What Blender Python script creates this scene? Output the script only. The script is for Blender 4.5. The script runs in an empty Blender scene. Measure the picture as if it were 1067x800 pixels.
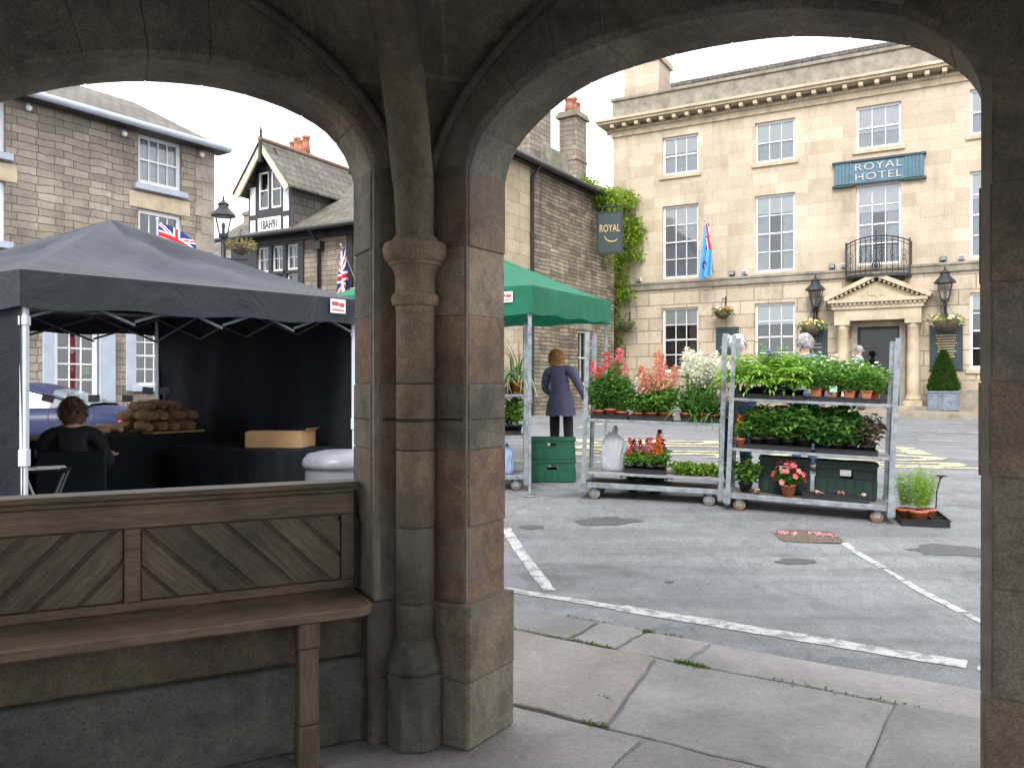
import bpy, bmesh, math, random
from mathutils import Vector, Matrix, Euler
R = math.radians
PI = math.pi
sc = bpy.context.scene
COL = sc.collection
rnd = random.Random(7)
CAMZ = 1.45

# ------------------------------------------------------------------ mesh collector
class MB:
    def __init__(s, off=(0, 0, 0)):
        s.v = []; s.f = []; s.c = []; s.sm = []; s.off = Vector(off); s.tinted = False
    def add(s, vs, fs, col=None, M=None, smooth=False):
        b = len(s.v)
        for p in vs:
            p = Vector(p)
            if M is not None: p = M @ p
            s.v.append(p + s.off)
        for f in fs:
            s.f.append(tuple(b + i for i in f)); s.c.append(col or (1, 1, 1)); s.sm.append(smooth)
        if col: s.tinted = True
        return s
    def box(s, x0, x1, y0, y1, z0, z1, col=None, M=None):
        vs = [(x0, y0, z0), (x1, y0, z0), (x1, y1, z0), (x0, y1, z0), (x0, y0, z1), (x1, y0, z1), (x1, y1, z1), (x0, y1, z1)]
        return s.add(vs, [(3, 2, 1, 0), (4, 5, 6, 7), (0, 1, 5, 4), (1, 2, 6, 5), (2, 3, 7, 6), (3, 0, 4, 7)], col, M)
    def prism(s, poly, z0, z1, col=None, M=None):
        n = len(poly)
        vs = [(p[0], p[1], z0) for p in poly] + [(p[0], p[1], z1) for p in poly]
        fs = [tuple(reversed(range(n))), tuple(range(n, 2 * n))]
        fs += [(i, (i + 1) % n, n + (i + 1) % n, n + i) for i in range(n)]
        return s.add(vs, fs, col, M)
    def prism_xz(s, poly, y0, y1, col=None, M=None):      # polygon in x,z extruded in y
        n = len(poly)
        vs = [(p[0], y0, p[1]) for p in poly] + [(p[0], y1, p[1]) for p in poly]
        fs = [tuple(range(n)), tuple(reversed(range(n, 2 * n)))]
        fs += [((i + 1) % n, i, n + i, n + (i + 1) % n) for i in range(n)]
        return s.add(vs, fs, col, M)
    def quad(s, a, b, c, d, col=None, M=None):
        return s.add([a, b, c, d], [(0, 1, 2, 3)], col, M)
    def tube(s, pts, r, n=8, col=None, M=None, caps=True, smooth=True, sq=1.0):
        pts = [Vector(p) for p in pts]
        rs = r if isinstance(r, (list, tuple)) else [r] * len(pts)
        vs = []; fs = []
        ref = None
        for i, p in enumerate(pts):
            t = (pts[min(i + 1, len(pts) - 1)] - pts[max(i - 1, 0)])
            if t.length < 1e-9: t = Vector((0, 0, 1))
            t.normalize()
            if ref is None:
                ref = Vector((1, 0, 0)) if abs(t.x) < .8 else Vector((0, 1, 0))
            a = (ref - t * ref.dot(t))
            if a.length < 1e-6: a = t.orthogonal()
            a.normalize(); ref = a
            b = t.cross(a)
            for k in range(n):
                an = 2 * PI * (k + .5) / n
                vs.append(p + (a * math.cos(an) + b * math.sin(an) * sq) * rs[i])
        for i in range(len(pts) - 1):
            for k in range(n):
                k2 = (k + 1) % n
                fs.append((i * n + k, i * n + k2, (i + 1) * n + k2, (i + 1) * n + k))
        s.add(vs, fs, col, M, smooth and n > 4)
        if caps:
            m = len(pts) - 1
            s.add(vs[:n], [tuple(reversed(range(n)))], col, M); s.add(vs[m * n:], [tuple(range(n))], col, M)
        return s
    def cyl(s, p0, p1, r0, r1=None, n=12, col=None, M=None, caps=True, smooth=True):
        return s.tube([p0, p1], [r0, r0 if r1 is None else r1], n, col, M, caps, smooth)
    def lathe(s, prof, c=(0, 0, 0), n=16, col=None, M=None, smooth=True, ph=0.0):
        vs = []; fs = []
        for (r, z) in prof:
            for k in range(n):
                a = 2 * PI * k / n + ph
                vs.append((c[0] + r * math.cos(a), c[1] + r * math.sin(a), c[2] + z))
        m = len(prof)
        for i in range(m - 1):
            for k in range(n):
                k2 = (k + 1) % n
                fs.append((i * n + k, i * n + k2, (i + 1) * n + k2, (i + 1) * n + k))
        fs.append(tuple(reversed(range(n)))); fs.append(tuple(range((m - 1) * n, m * n)))
        return s.add(vs, fs, col, M, smooth)
    def ell(s, c, rx, ry, rz, nu=10, nv=7, col=None, M=None, jit=0, rn=None):
        vs = [(c[0], c[1], c[2] - rz)]; fs = []
        for j in range(1, nv):
            ph = -PI / 2 + PI * j / nv
            for i in range(nu):
                a = 2 * PI * i / nu
                q = 1 + (rn.uniform(-jit, jit) if rn else 0)
                vs.append((c[0] + rx * q * math.cos(ph) * math.cos(a), c[1] + ry * q * math.cos(ph) * math.sin(a), c[2] + rz * q * math.sin(ph)))
        vs.append((c[0], c[1], c[2] + rz)); T = len(vs) - 1
        for i in range(nu):
            i2 = (i + 1) % nu
            fs.append((0, 1 + i2, 1 + i))
            for j in range(nv - 2):
                b = 1 + j * nu
                fs.append((b + i, b + i2, b + nu + i2, b + nu + i))
            b = 1 + (nv - 2) * nu
            fs.append((b + i, b + i2, T))
        return s.add(vs, fs, col, M, True)
    def leaf(s, p, d, up, L, W, col=None, fold=.25, droop=.15):
        d = d.normalized(); sd = d.cross(up)
        if sd.length < 1e-5: sd = d.orthogonal()
        sd.normalize(); nn = sd.cross(d)
        m = p + d * L * .45
        return s.add([p, m + sd * W * .5 + nn * fold * W, p + d * L - nn * droop * L, m - sd * W * .5 + nn * fold * W], [(0, 1, 2), (0, 2, 3)], col)
    def strap(s, p, d, L, W, droop, seg=5, col=None, up=Vector((0, 0, 1))):
        d = d.normalized(); sd = d.cross(up)
        if sd.length < 1e-4: sd = Vector((1, 0, 0))
        sd.normalize(); vs = []
        q = Vector(p); dd = d.copy()
        for i in range(seg + 1):
            t = i / seg
            w = W * (.55 + .45 * math.sin(PI * min(1, t * 1.3 + .2))) * (1 - t ** 3 * .95)
            vs += [q + sd * w / 2, q - sd * w / 2]
            dd = (dd - Vector((0, 0, droop / seg))).normalized()
            q = q + dd * L / seg
        return s.add(vs, [(2 * i, 2 * i + 1, 2 * i + 3, 2 * i + 2) for i in range(seg)], col, None, True)
    def build(s, name, mat, parent=None, bevel=0, seg=1, recalc=True, smooth_all=False, uvs=1.0):
        me = bpy.data.meshes.new(name)
        me.from_pydata([tuple(v) for v in s.v], [], s.f)
        if recalc:
            bm = bmesh.new(); bm.from_mesh(me)
            bmesh.ops.recalc_face_normals(bm, faces=bm.faces[:]); bm.to_mesh(me); bm.free()
        me.update()
        me.uv_layers.new(name='UVMap')
        if s.tinted: me.color_attributes.new('tint', 'FLOAT_COLOR', 'CORNER')
        uv = me.uv_layers['UVMap'].data
        ca = me.color_attributes['tint'].data if s.tinted else None
        for pi, p in enumerate(me.polygons):
            n = p.normal
            ax, ay, az = abs(n.x), abs(n.y), abs(n.z)
            for li in p.loop_indices:
                co = me.vertices[me.loops[li].vertex_index].co
                if az > .8: q = (co.x, co.y)
                elif ax > ay: q = (co.y, co.z)
                else: q = (co.x, co.z)
                uv[li].uv = (q[0] * uvs, q[1] * uvs)
                if ca is not None: ca[li].color = (*s.c[pi], 1)
            p.use_smooth = smooth_all or s.sm[pi]
        o = bpy.data.objects.new(name, me)
        if mat is not None: me.materials.append(mat)
        COL.objects.link(o)
        if parent is not None: o.parent = parent
        if bevel:
            b = o.modifiers.new('Bevel', 'BEVEL'); b.width = bevel; b.segments = seg; b.limit_method = 'ANGLE'; b.angle_limit = R(40)
        return o

def thing(name, label, cat, loc=(0, 0, 0), rotz=0, group=None, rot=None):
    o = bpy.data.objects.new(name, None); COL.objects.link(o)
    o.location = loc; o.rotation_euler = rot if rot else (0, 0, rotz)
    o.empty_display_size = .1
    o['label'] = label; o['category'] = cat
    if group: o['group'] = group
    return o
def tag(o, label, cat, group=None):
    o['label'] = label; o['category'] = cat
    if group: o['group'] = group
    return o
def dup(root, loc, rotz=None, label=None, scale=None):
    r = root.copy(); COL.objects.link(r); r.location = loc
    if rotz is not None: r.rotation_euler = (0, 0, rotz)
    if scale: r.scale = (scale, scale, scale)
    if label: r['label'] = label
    for ch in list(root.children):
        c = ch.copy(); COL.objects.link(c); c.parent = r
        for g in list(ch.children):
            d = g.copy(); COL.objects.link(d); d.parent = c
    return r

def lerp(a, b, t): return a + (b - a) * t
def interp(pts, x):
    if x <= pts[0][0]: return pts[0][1]
    for (a, fa), (b, fb) in zip(pts, pts[1:]):
        if x <= b: return lerp(fa, fb, (x - a) / (b - a))
    return pts[-1][1]
def clip_poly(poly, p, n):        # keep the side where (q-p).n >= 0
    out = []
    for i in range(len(poly)):
        a, b = poly[i], poly[(i + 1) % len(poly)]
        da = (a[0] - p[0]) * n[0] + (a[1] - p[1]) * n[1]; db = (b[0] - p[0]) * n[0] + (b[1] - p[1]) * n[1]
        if da >= 0: out.append(a)
        if (da >= 0) != (db >= 0):
            t = da / (da - db); out.append((lerp(a[0], b[0], t), lerp(a[1], b[1], t)))
    return out
GZ = [(-300, -.016), (5.9, -.016), (7.0, .03), (7.97, .115), (8.97, .235), (12, .36), (25, .86), (45, 1.2), (400, 1.2)]
def gz(x, y):
    z = interp(GZ, y)
    if y > 6: z -= .02 * max(0, min(12, -x - 1)) * min(1, (y - 6) / 4)
    return z
def wall_holes(mb, x0, x1, z0, z1, y, holes, reveal=.18, revealcol=None):
    xs = sorted({x0, x1, *[h[0] for h in holes], *[h[1] for h in holes]}); zs = sorted({z0, z1, *[h[2] for h in holes], *[h[3] for h in holes]})
    xs = [x for x in xs if x0 <= x <= x1]; zs = [z for z in zs if z0 <= z <= z1]
    for a, b in zip(xs, xs[1:]):
        for c, d in zip(zs, zs[1:]):
            mx, mz = (a + b) / 2, (c + d) / 2
            if any(h[0] < mx < h[1] and h[2] < mz < h[3] for h in holes): continue
            mb.quad((a, y, c), (b, y, c), (b, y, d), (a, y, d))
    for (a, b, c, d) in holes:
        e = y + reveal
        mb.quad((a, y, c), (a, y, d), (a, e, d), (a, e, c)); mb.quad((b, y, d), (b, y, c), (b, e, c), (b, e, d))
        mb.quad((a, y, d), (b, y, d), (b, e, d), (a, e, d)); mb.quad((b, y, c), (a, y, c), (a, e, c), (b, e, c))

# ------------------------------------------------------------------ materials
def newmat(name):
    m = bpy.data.materials.new(name); m.use_nodes = True
    nt = m.node_tree
    for n in list(nt.nodes): nt.nodes.remove(n)
    out = nt.nodes.new('ShaderNodeOutputMaterial'); b = nt.nodes.new('ShaderNodeBsdfPrincipled')
    nt.links.new(b.outputs[0], out.inputs[0])
    return m, nt, b, out
def N(nt, t, **kw):
    n = nt.nodes.new(t)
    for k, v in kw.items():
        if k.startswith('i_'):
            key = k[2:].replace('_', ' ')
            n.inputs[key].default_value = v
        else: setattr(n, k, v)
    return n
def ramp(nt, fac, stops):
    r = nt.nodes.new('ShaderNodeValToRGB')
    el = r.color_ramp.elements
    while len(el) < len(stops): el.new(.5)
    for e, (p, c) in zip(el, stops):
        e.position = p; e.color = (*c, 1) if len(c) == 3 else c
    nt.links.new(fac, r.inputs[0]); return r.outputs[0]
def mixc(nt, mode, fac, a, b):
    m = nt.nodes.new('ShaderNodeMix'); m.data_type = 'RGBA'; m.blend_type = mode; m.clamp_factor = True
    for sock, v in ((m.inputs[0], fac), (m.inputs[6], a), (m.inputs[7], b)):
        if hasattr(v, 'links'): nt.links.new(v, sock)
        elif isinstance(v, (int, float)): sock.default_value = v
        else: sock.default_value = (*v, 1)
    return m.outputs[2]
def noise_n(nt, scale, detail=5, rough=.6, vec=None, dist=0):
    n = N(nt, 'ShaderNodeTexNoise', i_Scale=scale, i_Detail=detail, i_Roughness=rough, i_Distortion=dist)
    if vec is not None: nt.links.new(vec, n.inputs['Vector'])
    return n.outputs[0]
def objco(nt, scale=None, rot=None):
    t = nt.nodes.new('ShaderNodeTexCoord')
    if scale or rot:
        m = nt.nodes.new('ShaderNodeMapping')
        if scale: m.inputs['Scale'].default_value = scale
        if rot: m.inputs['Rotation'].default_value = rot
        nt.links.new(t.outputs['Object'], m.inputs[0]); return m.outputs[0]
    return t.outputs['Object']
def bumpn(nt, b, h, strength=.3, dist=.02):
    n = N(nt, 'ShaderNodeBump', i_Strength=strength, i_Distance=dist)
    nt.links.new(h, n.inputs['Height']); nt.links.new(n.outputs[0], b.inputs['Normal'])
    return n
def M_plain(name, col, rough=.6, var=.2, scale=6, bump=0, bscale=40, metal=0, spec=.5, tint=False, island=0):
    m, nt, b, out = newmat(name)
    v = objco(nt)
    lo = tuple(c * (1 - var) for c in col); hi = tuple(min(1, c * (1 + var)) for c in col)
    c = ramp(nt, noise_n(nt, scale, 5, .65, v), [(.3, lo), (.7, hi)])
    if tint:
        a = N(nt, 'ShaderNodeAttribute', attribute_name='tint'); c = mixc(nt, 'MULTIPLY', 1, c, a.outputs[0])
    if island:
        g = nt.nodes.new('ShaderNodeNewGeometry')
        c = mixc(nt, 'MULTIPLY', 1, c, ramp(nt, g.outputs['Random Per Island'], [(0, (1 - island,) * 3), (1, (1 + island,) * 3)]))
    nt.links.new(c, b.inputs['Base Color'])
    b.inputs['Roughness'].default_value = rough; b.inputs['Metallic'].default_value = metal
    b.inputs['Specular IOR Level'].default_value = spec
    if bump: bumpn(nt, b, noise_n(nt, bscale, 4, .6, v), bump)
    return m
def M_leaf(name, c1, c2, trans=.35, rough=.5):
    m, nt, b, out = newmat(name)
    g = nt.nodes.new('ShaderNodeNewGeometry')
    mid = tuple((x + y) / 2 for x, y in zip(c1, c2))
    c = ramp(nt, g.outputs['Random Per Island'], [(0, c1), (.5, mid), (1, c2)])
    nt.links.new(c, b.inputs['Base Color']); b.inputs['Roughness'].default_value = rough; b.inputs['Specular IOR Level'].default_value = .35
    t = nt.nodes.new('ShaderNodeBsdfTranslucent'); nt.links.new(c, t.inputs[0])
    mx = nt.nodes.new('ShaderNodeMixShader'); mx.inputs[0].default_value = trans
    nt.links.new(b.outputs[0], mx.inputs[1]); nt.links.new(t.outputs[0], mx.inputs[2]); nt.links.new(mx.outputs[0], out.inputs[0])
    return m
def M_brick(name, c1, c2, mortar, bw, bh, ms=.012, bump=.5, wob=.0, var=.35, vscale=1.2, rough=.85, stain=None, offset=.5, squash=1.0, bias=0):
    m, nt, b, out = newmat(name)
    tc = nt.nodes.new('ShaderNodeTexCoord'); vec = tc.outputs['UV']
    if wob:
        nz = N(nt, 'ShaderNodeTexNoise', i_Scale=2.2 / max(bw, .1) * .35, i_Detail=3)
        nt.links.new(vec, nz.inputs['Vector'])
        sb = N(nt, 'ShaderNodeVectorMath', operation='SUBTRACT'); nt.links.new(nz.outputs[1], sb.inputs[0]); sb.inputs[1].default_value = (.5, .5, .5)
        scv = N(nt, 'ShaderNodeVectorMath', operation='SCALE'); nt.links.new(sb.outputs[0], scv.inputs[0]); scv.inputs['Scale'].default_value = wob
        ad = N(nt, 'ShaderNodeVectorMath', operation='ADD'); nt.links.new(vec, ad.inputs[0]); nt.links.new(scv.outputs[0], ad.inputs[1]); vec = ad.outputs[0]
    br = N(nt, 'ShaderNodeTexBrick', i_Scale=1.0)
    br.inputs['Mortar Size'].default_value = ms; br.inputs['Mortar Smooth'].default_value = .3; br.inputs['Brick Width'].default_value = bw; br.inputs['Row Height'].default_value = bh
    br.inputs['Bias'].default_value = bias
    br.offset = offset; br.squash = squash; br.squash_frequency = 2
    br.inputs['Color1'].default_value = (*c1, 1); br.inputs['Color2'].default_value = (*c2, 1); br.inputs['Mortar'].default_value = (*mortar, 1)
    nt.links.new(vec, br.inputs['Vector'])
    ob = objco(nt)
    big = ramp(nt, noise_n(nt, vscale, 6, .65, ob), [(.3, (1 - var,) * 3), (.7, (1 + var * .6,) * 3)])
    c = mixc(nt, 'MULTIPLY', 1, br.outputs[0], big)
    fine = noise_n(nt, 18, 5, .7, ob)
    c = mixc(nt, 'MULTIPLY', .6, c, ramp(nt, fine, [(.3, (.75,) * 3), (.7, (1.2,) * 3)]))
    if stain:
        c = mixc(nt, 'MIX', ramp(nt, noise_n(nt, stain[1], 7, .72, objco(nt, (1.6, 1.6, .35))), [(.5, (0, 0, 0)), (.74, (.7,) * 3)]), c, stain[0])
    nt.links.new(c, b.inputs['Base Color']); b.inputs['Roughness'].default_value = rough; b.inputs['Specular IOR Level'].default_value = .25
    inv = N(nt, 'ShaderNodeMath', operation='MULTIPLY_ADD'); nt.links.new(br.outputs[1], inv.inputs[0]); inv.inputs[1].default_value = -1.0; 
    nt.links.new(fine, inv.inputs[2])
    bumpn(nt, b, inv.outputs[0], bump, .02)
    return m
def M_glass(name, tint=(.85, .88, .9), base=.07):
    m, nt, b, out = newmat(name)
    nt.nodes.remove(b)
    t = nt.nodes.new('ShaderNodeBsdfTransparent'); t.inputs[0].default_value = (*tint, 1)
    g = nt.nodes.new('ShaderNodeBsdfGlossy'); g.inputs['Roughness'].default_value = .03; g.inputs[0].default_value = (.9, .93, .95, 1)
    fr = N(nt, 'ShaderNodeFresnel', i_IOR=1.5)
    ad = N(nt, 'ShaderNodeMath', operation='ADD'); nt.links.new(fr.outputs[0], ad.inputs[0]); ad.inputs[1].default_value = base
    mx = nt.nodes.new('ShaderNodeMixShader'); nt.links.new(ad.outputs[0], mx.inputs[0]); nt.links.new(t.outputs[0], mx.inputs[1]); nt.links.new(g.outputs[0], mx.inputs[2])
    nt.links.new(mx.outputs[0], out.inputs[0])
    v = objco(nt); bp = N(nt, 'ShaderNodeBump', i_Strength=.06, i_Distance=.02); nt.links.new(noise_n(nt, 2.5, 1, .5, v), bp.inputs['Height']); nt.links.new(bp.outputs[0], g.inputs['Normal'])
    return m
def M_cross(name, base=(1, 1, 1), joints=False, dark=(.05, .05, .042)):       # weathered sandstone of the market cross; block colour from tint
    m, nt, b, out = newmat(name)
    ob = objco(nt)
    a = N(nt, 'ShaderNodeAttribute', attribute_name='tint')
    c = mixc(nt, 'MULTIPLY', 1, a.outputs[0], base)
    n1 = noise_n(nt, 3.2, 7, .68, ob, .4)
    c = mixc(nt, 'MULTIPLY', .9, c, ramp(nt, n1, [(.3, (.6, .57, .53)), (.5, (1, 1, 1)), (.7, (1.35, 1.3, 1.22))]))
    n2 = noise_n(nt, 26, 6, .7, ob)
    c = mixc(nt, 'MULTIPLY', .45, c, ramp(nt, n2, [(.34, (.6,) * 3), (.66, (1.35,) * 3)]))
    n6 = noise_n(nt, .9, 4, .55, ob, .3)
    c = mixc(nt, 'MULTIPLY', .8, c, ramp(nt, n6, [(.35, (.6, .58, .52)), (.65, (1.3, 1.24, 1.15))]))
    n5 = noise_n(nt, 140, 5, .75, ob)
    c = mixc(nt, 'MULTIPLY', .85, c, ramp(nt, n5, [(.33, (.55,) * 3), (.5, (1,) * 3), (.68, (1.5,) * 3)]))
    vo = N(nt, 'ShaderNodeTexVoronoi', i_Scale=38); nt.links.new(ob, vo.inputs['Vector'])
    c = mixc(nt, 'MULTIPLY', .5, c, ramp(nt, vo.outputs[0], [(.0, (.35,) * 3), (.16, (1,) * 3)]))
    n3 = noise_n(nt, 1.6, 8, .68, ob, .6)
    c = mixc(nt, 'MIX', ramp(nt, n3, [(.5, (0, 0, 0)), (.64, (.6,) * 3)]), c, dark)
    n4 = noise_n(nt, 2.1, 5, .6, objco(nt, (1, 1, .6)), .8)
    c = mixc(nt, 'MIX', ramp(nt, n4, [(.56, (0, 0, 0)), (.7, (.55,) * 3)]), c, (.17, .17, .155))
    if joints:
        tc = nt.nodes.new('ShaderNodeTexCoord')
        br = N(nt, 'ShaderNodeTexBrick', i_Scale=1.0); br.inputs['Brick Width'].default_value = .52; br.inputs['Row Height'].default_value = .27; br.inputs['Mortar Size'].default_value = .008
        br.inputs['Color1'].default_value = (1, 1, 1, 1); br.inputs['Color2'].default_value = (.7, .68, .62, 1); br.inputs['Mortar'].default_value = (1.3, 1.25, 1.1, 1)
        nt.links.new(tc.outputs['UV'], br.inputs[0]); c = mixc(nt, 'MULTIPLY', .9, c, br.outputs[0])
    nt.links.new(c, b.inputs['Base Color'])
    b.inputs['Roughness'].default_value = .8; b.inputs['Specular IOR Level'].default_value = .3
    ad = N(nt, 'ShaderNodeMath', operation='MULTIPLY_ADD'); nt.links.new(n1, ad.inputs[0]); ad.inputs[1].default_value = 1.6; nt.links.new(n2, ad.inputs[2])
    ad2 = N(nt, 'ShaderNodeMath', operation='MULTIPLY_ADD'); nt.links.new(n5, ad2.inputs[0]); ad2.inputs[1].default_value = .5; nt.links.new(ad.outputs[0], ad2.inputs[2])
    bumpn(nt, b, ad2.outputs[0], .6, .014)
    return m
def M_wood(name, col, rot=(0, 0, 0), rough=.55, stretch=(1.2, 14, 14), spec=.35):
    m, nt, b, out = newmat(name)
    v = objco(nt, stretch, None)
    if rot != (0, 0, 0):
        t = nt.nodes.new('ShaderNodeTexCoord'); r = nt.nodes.new('ShaderNodeMapping'); r.inputs['Rotation'].default_value = rot
        nt.links.new(t.outputs['Object'], r.inputs[0]); s2 = nt.nodes.new('ShaderNodeMapping'); s2.inputs['Scale'].default_value = stretch
        nt.links.new(r.outputs[0], s2.inputs[0]); v = s2.outputs[0]
    n1 = noise_n(nt, 2.2, 6, .65, v, .6)
    c = ramp(nt, n1, [(.3, tuple(x * .72 for x in col)), (.55, col), (.75, tuple(x * 1.22 for x in col))])
    o2 = objco(nt)
    c = mixc(nt, 'MULTIPLY', .75, c, ramp(nt, noise_n(nt, 8, 5, .7, v, .2), [(.36, (.62,) * 3), (.62, (1.28,) * 3)]))
    kn = N(nt, 'ShaderNodeTexVoronoi', i_Scale=3.2); nt.links.new(o2, kn.inputs['Vector'])
    c = mixc(nt, 'MULTIPLY', .7, c, ramp(nt, kn.outputs[0], [(.03, (.3,) * 3), (.09, (1,) * 3)]))
    c = mixc(nt, 'MULTIPLY', .8, c, ramp(nt, noise_n(nt, 2.5, 5, .6, o2), [(.32, (.45, .46, .44)), (.68, (1.3, 1.25, 1.18))]))
    g = nt.nodes.new('ShaderNodeNewGeometry')
    c = mixc(nt, 'MULTIPLY', 1, c, ramp(nt, g.outputs['Random Per Island'], [(0, (.75,) * 3), (1, (1.2,) * 3)]))
    nt.links.new(c, b.inputs['Base Color']); b.inputs['Roughness'].default_value = rough; b.inputs['Specular IOR Level'].default_value = spec
    bumpn(nt, b, n1, .3, .006)
    return m
def M_slate(name, c1, c2, row=.28):
    return M_brick(name, c1, c2, tuple(x * .35 for x in c1), row * 1.1, row, .012, .6, .02, .3, .8, .7)
def M_fabric(name, col, trans=0.0, rough=.7, wr=.25, sheen=.0, spec=.4):
    m, nt, b, out = newmat(name)
    v = objco(nt)
    c = ramp(nt, noise_n(nt, 1.8, 4, .6, v), [(.3, tuple(x * .85 for x in col)), (.7, tuple(x * 1.15 for x in col))])
    nt.links.new(c, b.inputs['Base Color']); b.inputs['Roughness'].default_value = rough; b.inputs['Specular IOR Level'].default_value = spec
    if sheen: b.inputs['Sheen Weight'].default_value = sheen
    ad = N(nt, 'ShaderNodeMath', operation='MULTIPLY_ADD'); nt.links.new(noise_n(nt, 3.2, 4, .55, v, .9), ad.inputs[0]); ad.inputs[1].default_value = 6.0
    nt.links.new(noise_n(nt, 180, 2, .5, v), ad.inputs[2])
    bumpn(nt, b, ad.outputs[0], wr, .012)
    if trans:
        t = nt.nodes.new('ShaderNodeBsdfTranslucent'); nt.links.new(c, t.inputs[0])
        mx = nt.nodes.new('ShaderNodeMixShader'); mx.inputs[0].default_value = trans
        nt.links.new(b.outputs[0], mx.inputs[1]); nt.links.new(t.outputs[0], mx.inputs[2]); nt.links.new(mx.outputs[0], out.inputs[0])
    return m

MT = {}
MT['cross'] = M_cross('cross_stone')
MT['crossj'] = M_cross('cross_rubble', joints=True)
MT['mortar'] = M_plain('mortar', (.2, .175, .14), .9, .25, 10)
MT['ashlar'] = M_brick('ashlar', (.465, .375, .28), (.585, .49, .38), (.42, .345, .265), .78, .37, .006, .35, 0, .16, .9, .8, ((.25, .2, .14), .7), .5, 1.25)
MT['rustic'] = M_brick('rusticated_ashlar', (.46, .375, .28), (.565, .475, .37), (.29, .235, .18), .86, .42, .017, .7, 0, .18, .9, .8, ((.22, .18, .12), .8))
MT['trim'] = M_plain('dressed_stone', (.48, .395, .28), .8, .25, 3, .25, 30)
MT['cornerstone'] = M_plain('grey_cornerstone', (.33, .285, .235), .85, .3, 3, .3, 25)
MT['trimdark'] = M_plain('weathered_coping', (.25, .225, .18), .85, .4, 2.5, .3, 25)
MT['cream'] = M_brick('cream_ashlar', (.5, .42, .3), (.42, .33, .22), (.3, .25, .18), .6, .33, .01, .4, 0, .2, 1)
MT['rubble'] = M_brick('grey_rubble', (.2, .165, .125), (.43, .355, .265), (.11, .09, .07), .36, .11, .011, 1.0, .1, .5, 1.6, .9, ((.07, .06, .05), 1.4), .5, 1.5)
MT['rubble2'] = M_brick('buff_rubble', (.28, .24, .2), (.42, .36, .3), (.15, .125, .1), .35, .15, .008, 1.0, .1, .35, 1.0, .9, ((.13, .1, .08), 1.2), .5, 1.4)
MT['slate'] = M_slate('grey_slate', (.12, .11, .1), (.2, .18, .16))
MT['slate2'] = M_slate('mossy_slate', (.125, .112, .095), (.195, .172, .145), .24)
MT['white'] = M_plain('white_paint', (.78, .79, .8), .45, .06, 5)
MT['greypaint'] = M_plain('grey_blue_paint', (.4, .44, .52), .5, .12, 3)
MT['black'] = M_plain('black_paint', (.02, .02, .022), .45, .3, 5)
MT['iron'] = M_plain('black_iron', (.022, .024, .028), .5, .3, 9)
MT['glass'] = M_glass('window_glass')
MT['doorglass'] = M_glass('door_glass', (.5, .52, .52), 0)
MT['glassl'] = M_glass('lantern_glass', (.85, .88, .85), .1)
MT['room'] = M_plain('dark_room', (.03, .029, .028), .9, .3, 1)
MT['blind'] = M_plain('roller_blind', (.84, .84, .82), .8, .08, 3)
MT['net'] = M_plain('net_curtain', (.5, .52, .55), .9, .2, 2.5)
MT['asphalt'] = None
MT['galv'] = M_plain('galvanised_steel', (.27, .3, .325), .5, .42, 9, .1, 60, .55)
MT['galvdark'] = M_plain('galvanised_deck', (.16, .145, .14), .7, .35, 6, .2, 30, .1)
MT['plywood'] = M_plain('worn_shelf_board', (.18, .155, .14), .75, .35, 8)
MT['rubber'] = M_plain('grey_castor_rubber', (.2, .18, .155), .7, .3, 12)
MT['rustrub'] = M_plain('rusty_castor', (.2, .115, .06), .75, .4, 12)
MT['blackplastic'] = M_plain('black_plastic_tray', (.018, .018, .02), .4, .3, 10)
MT['terracotta'] = M_plain('terracotta_plastic', (.42, .13, .06), .5, .2, 8)
MT['soil'] = M_plain('compost', (.03, .022, .016), .95, .5, 40, .6, 60)
MT['greencrate'] = M_plain('green_plastic', (.012, .1, .055), .4, .2, 8)
MT['darkcrate'] = M_plain('dark_green_plastic', (.006, .026, .02), .5, .3, 8)
MT['canopyblack'] = M_fabric('black_canopy_cloth', (.016, .018, .031), 0, .5, .55, 0, .4)
MT['blackcloth'] = M_fabric('black_cloth', (.009, .011, .014), 0, .8, .5, 0, .15)
MT['wallcloth'] = M_fabric('black_wall_cloth', (.011, .014, .021), 0, .7, .9, 0, .25)
MT['canopygreen'] = M_fabric('green_canopy_cloth', (.015, .2, .115), .35, .55, .35)
MT['whitemetal'] = M_plain('white_powder_coat', (.62, .66, .74), .4, .1, 9, 0, 40, .1)
MT['tan'] = M_plain('cardboard', (.45, .27, .14), .8, .12, 5)
MT['bread'] = M_plain('bread_crust', (.25, .145, .075), .8, .65, 14, .8, 30, island=.35)
MT['breadpale'] = M_plain('pale_bread_crust', (.42, .26, .15), .75, .35, 9, .4, 25, island=.25)
MT['skin'] = M_plain('skin', (.55, .31, .22), .55, .1, 10)
MT['tyre'] = M_plain('tyre_rubber', (.02, .02, .02), .8, .2, 9)
MT['chrome'] = M_plain('alloy', (.6, .6, .62), .25, .1, 9, 0, 40, .9)
MT['red'] = M_plain('red_lens', (.5, .02, .02), .2, .1, 9)
MT['flag'] = M_plain('flag_cloth', (1, 1, 1), .75, .05, 5, tint=True)
MT['gold'] = M_plain('gold_paint', (.6, .42, .16), .45, .15, 20)
MT['signgreen'] = M_plain('dark_green_board', (.022, .042, .045), .45, .2, 5)
MT['signblue'] = M_plain('blue_board', (.075, .155, .205), .5, .2, 5)
MT['plastic'] = M_plain('pale_grey_plastic', (.2, .21, .245), .35, .08, 5)
MT['lead'] = M_plain('zinc_planter', (.17, .2, .25), .5, .35, 6, .2, 20, .3)
MT['potred'] = M_plain('chimney_pot_clay', (.42, .17, .11), .8, .25, 8)
MT['wood'] = M_wood('weathered_oak', (.13, .094, .064))
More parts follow.
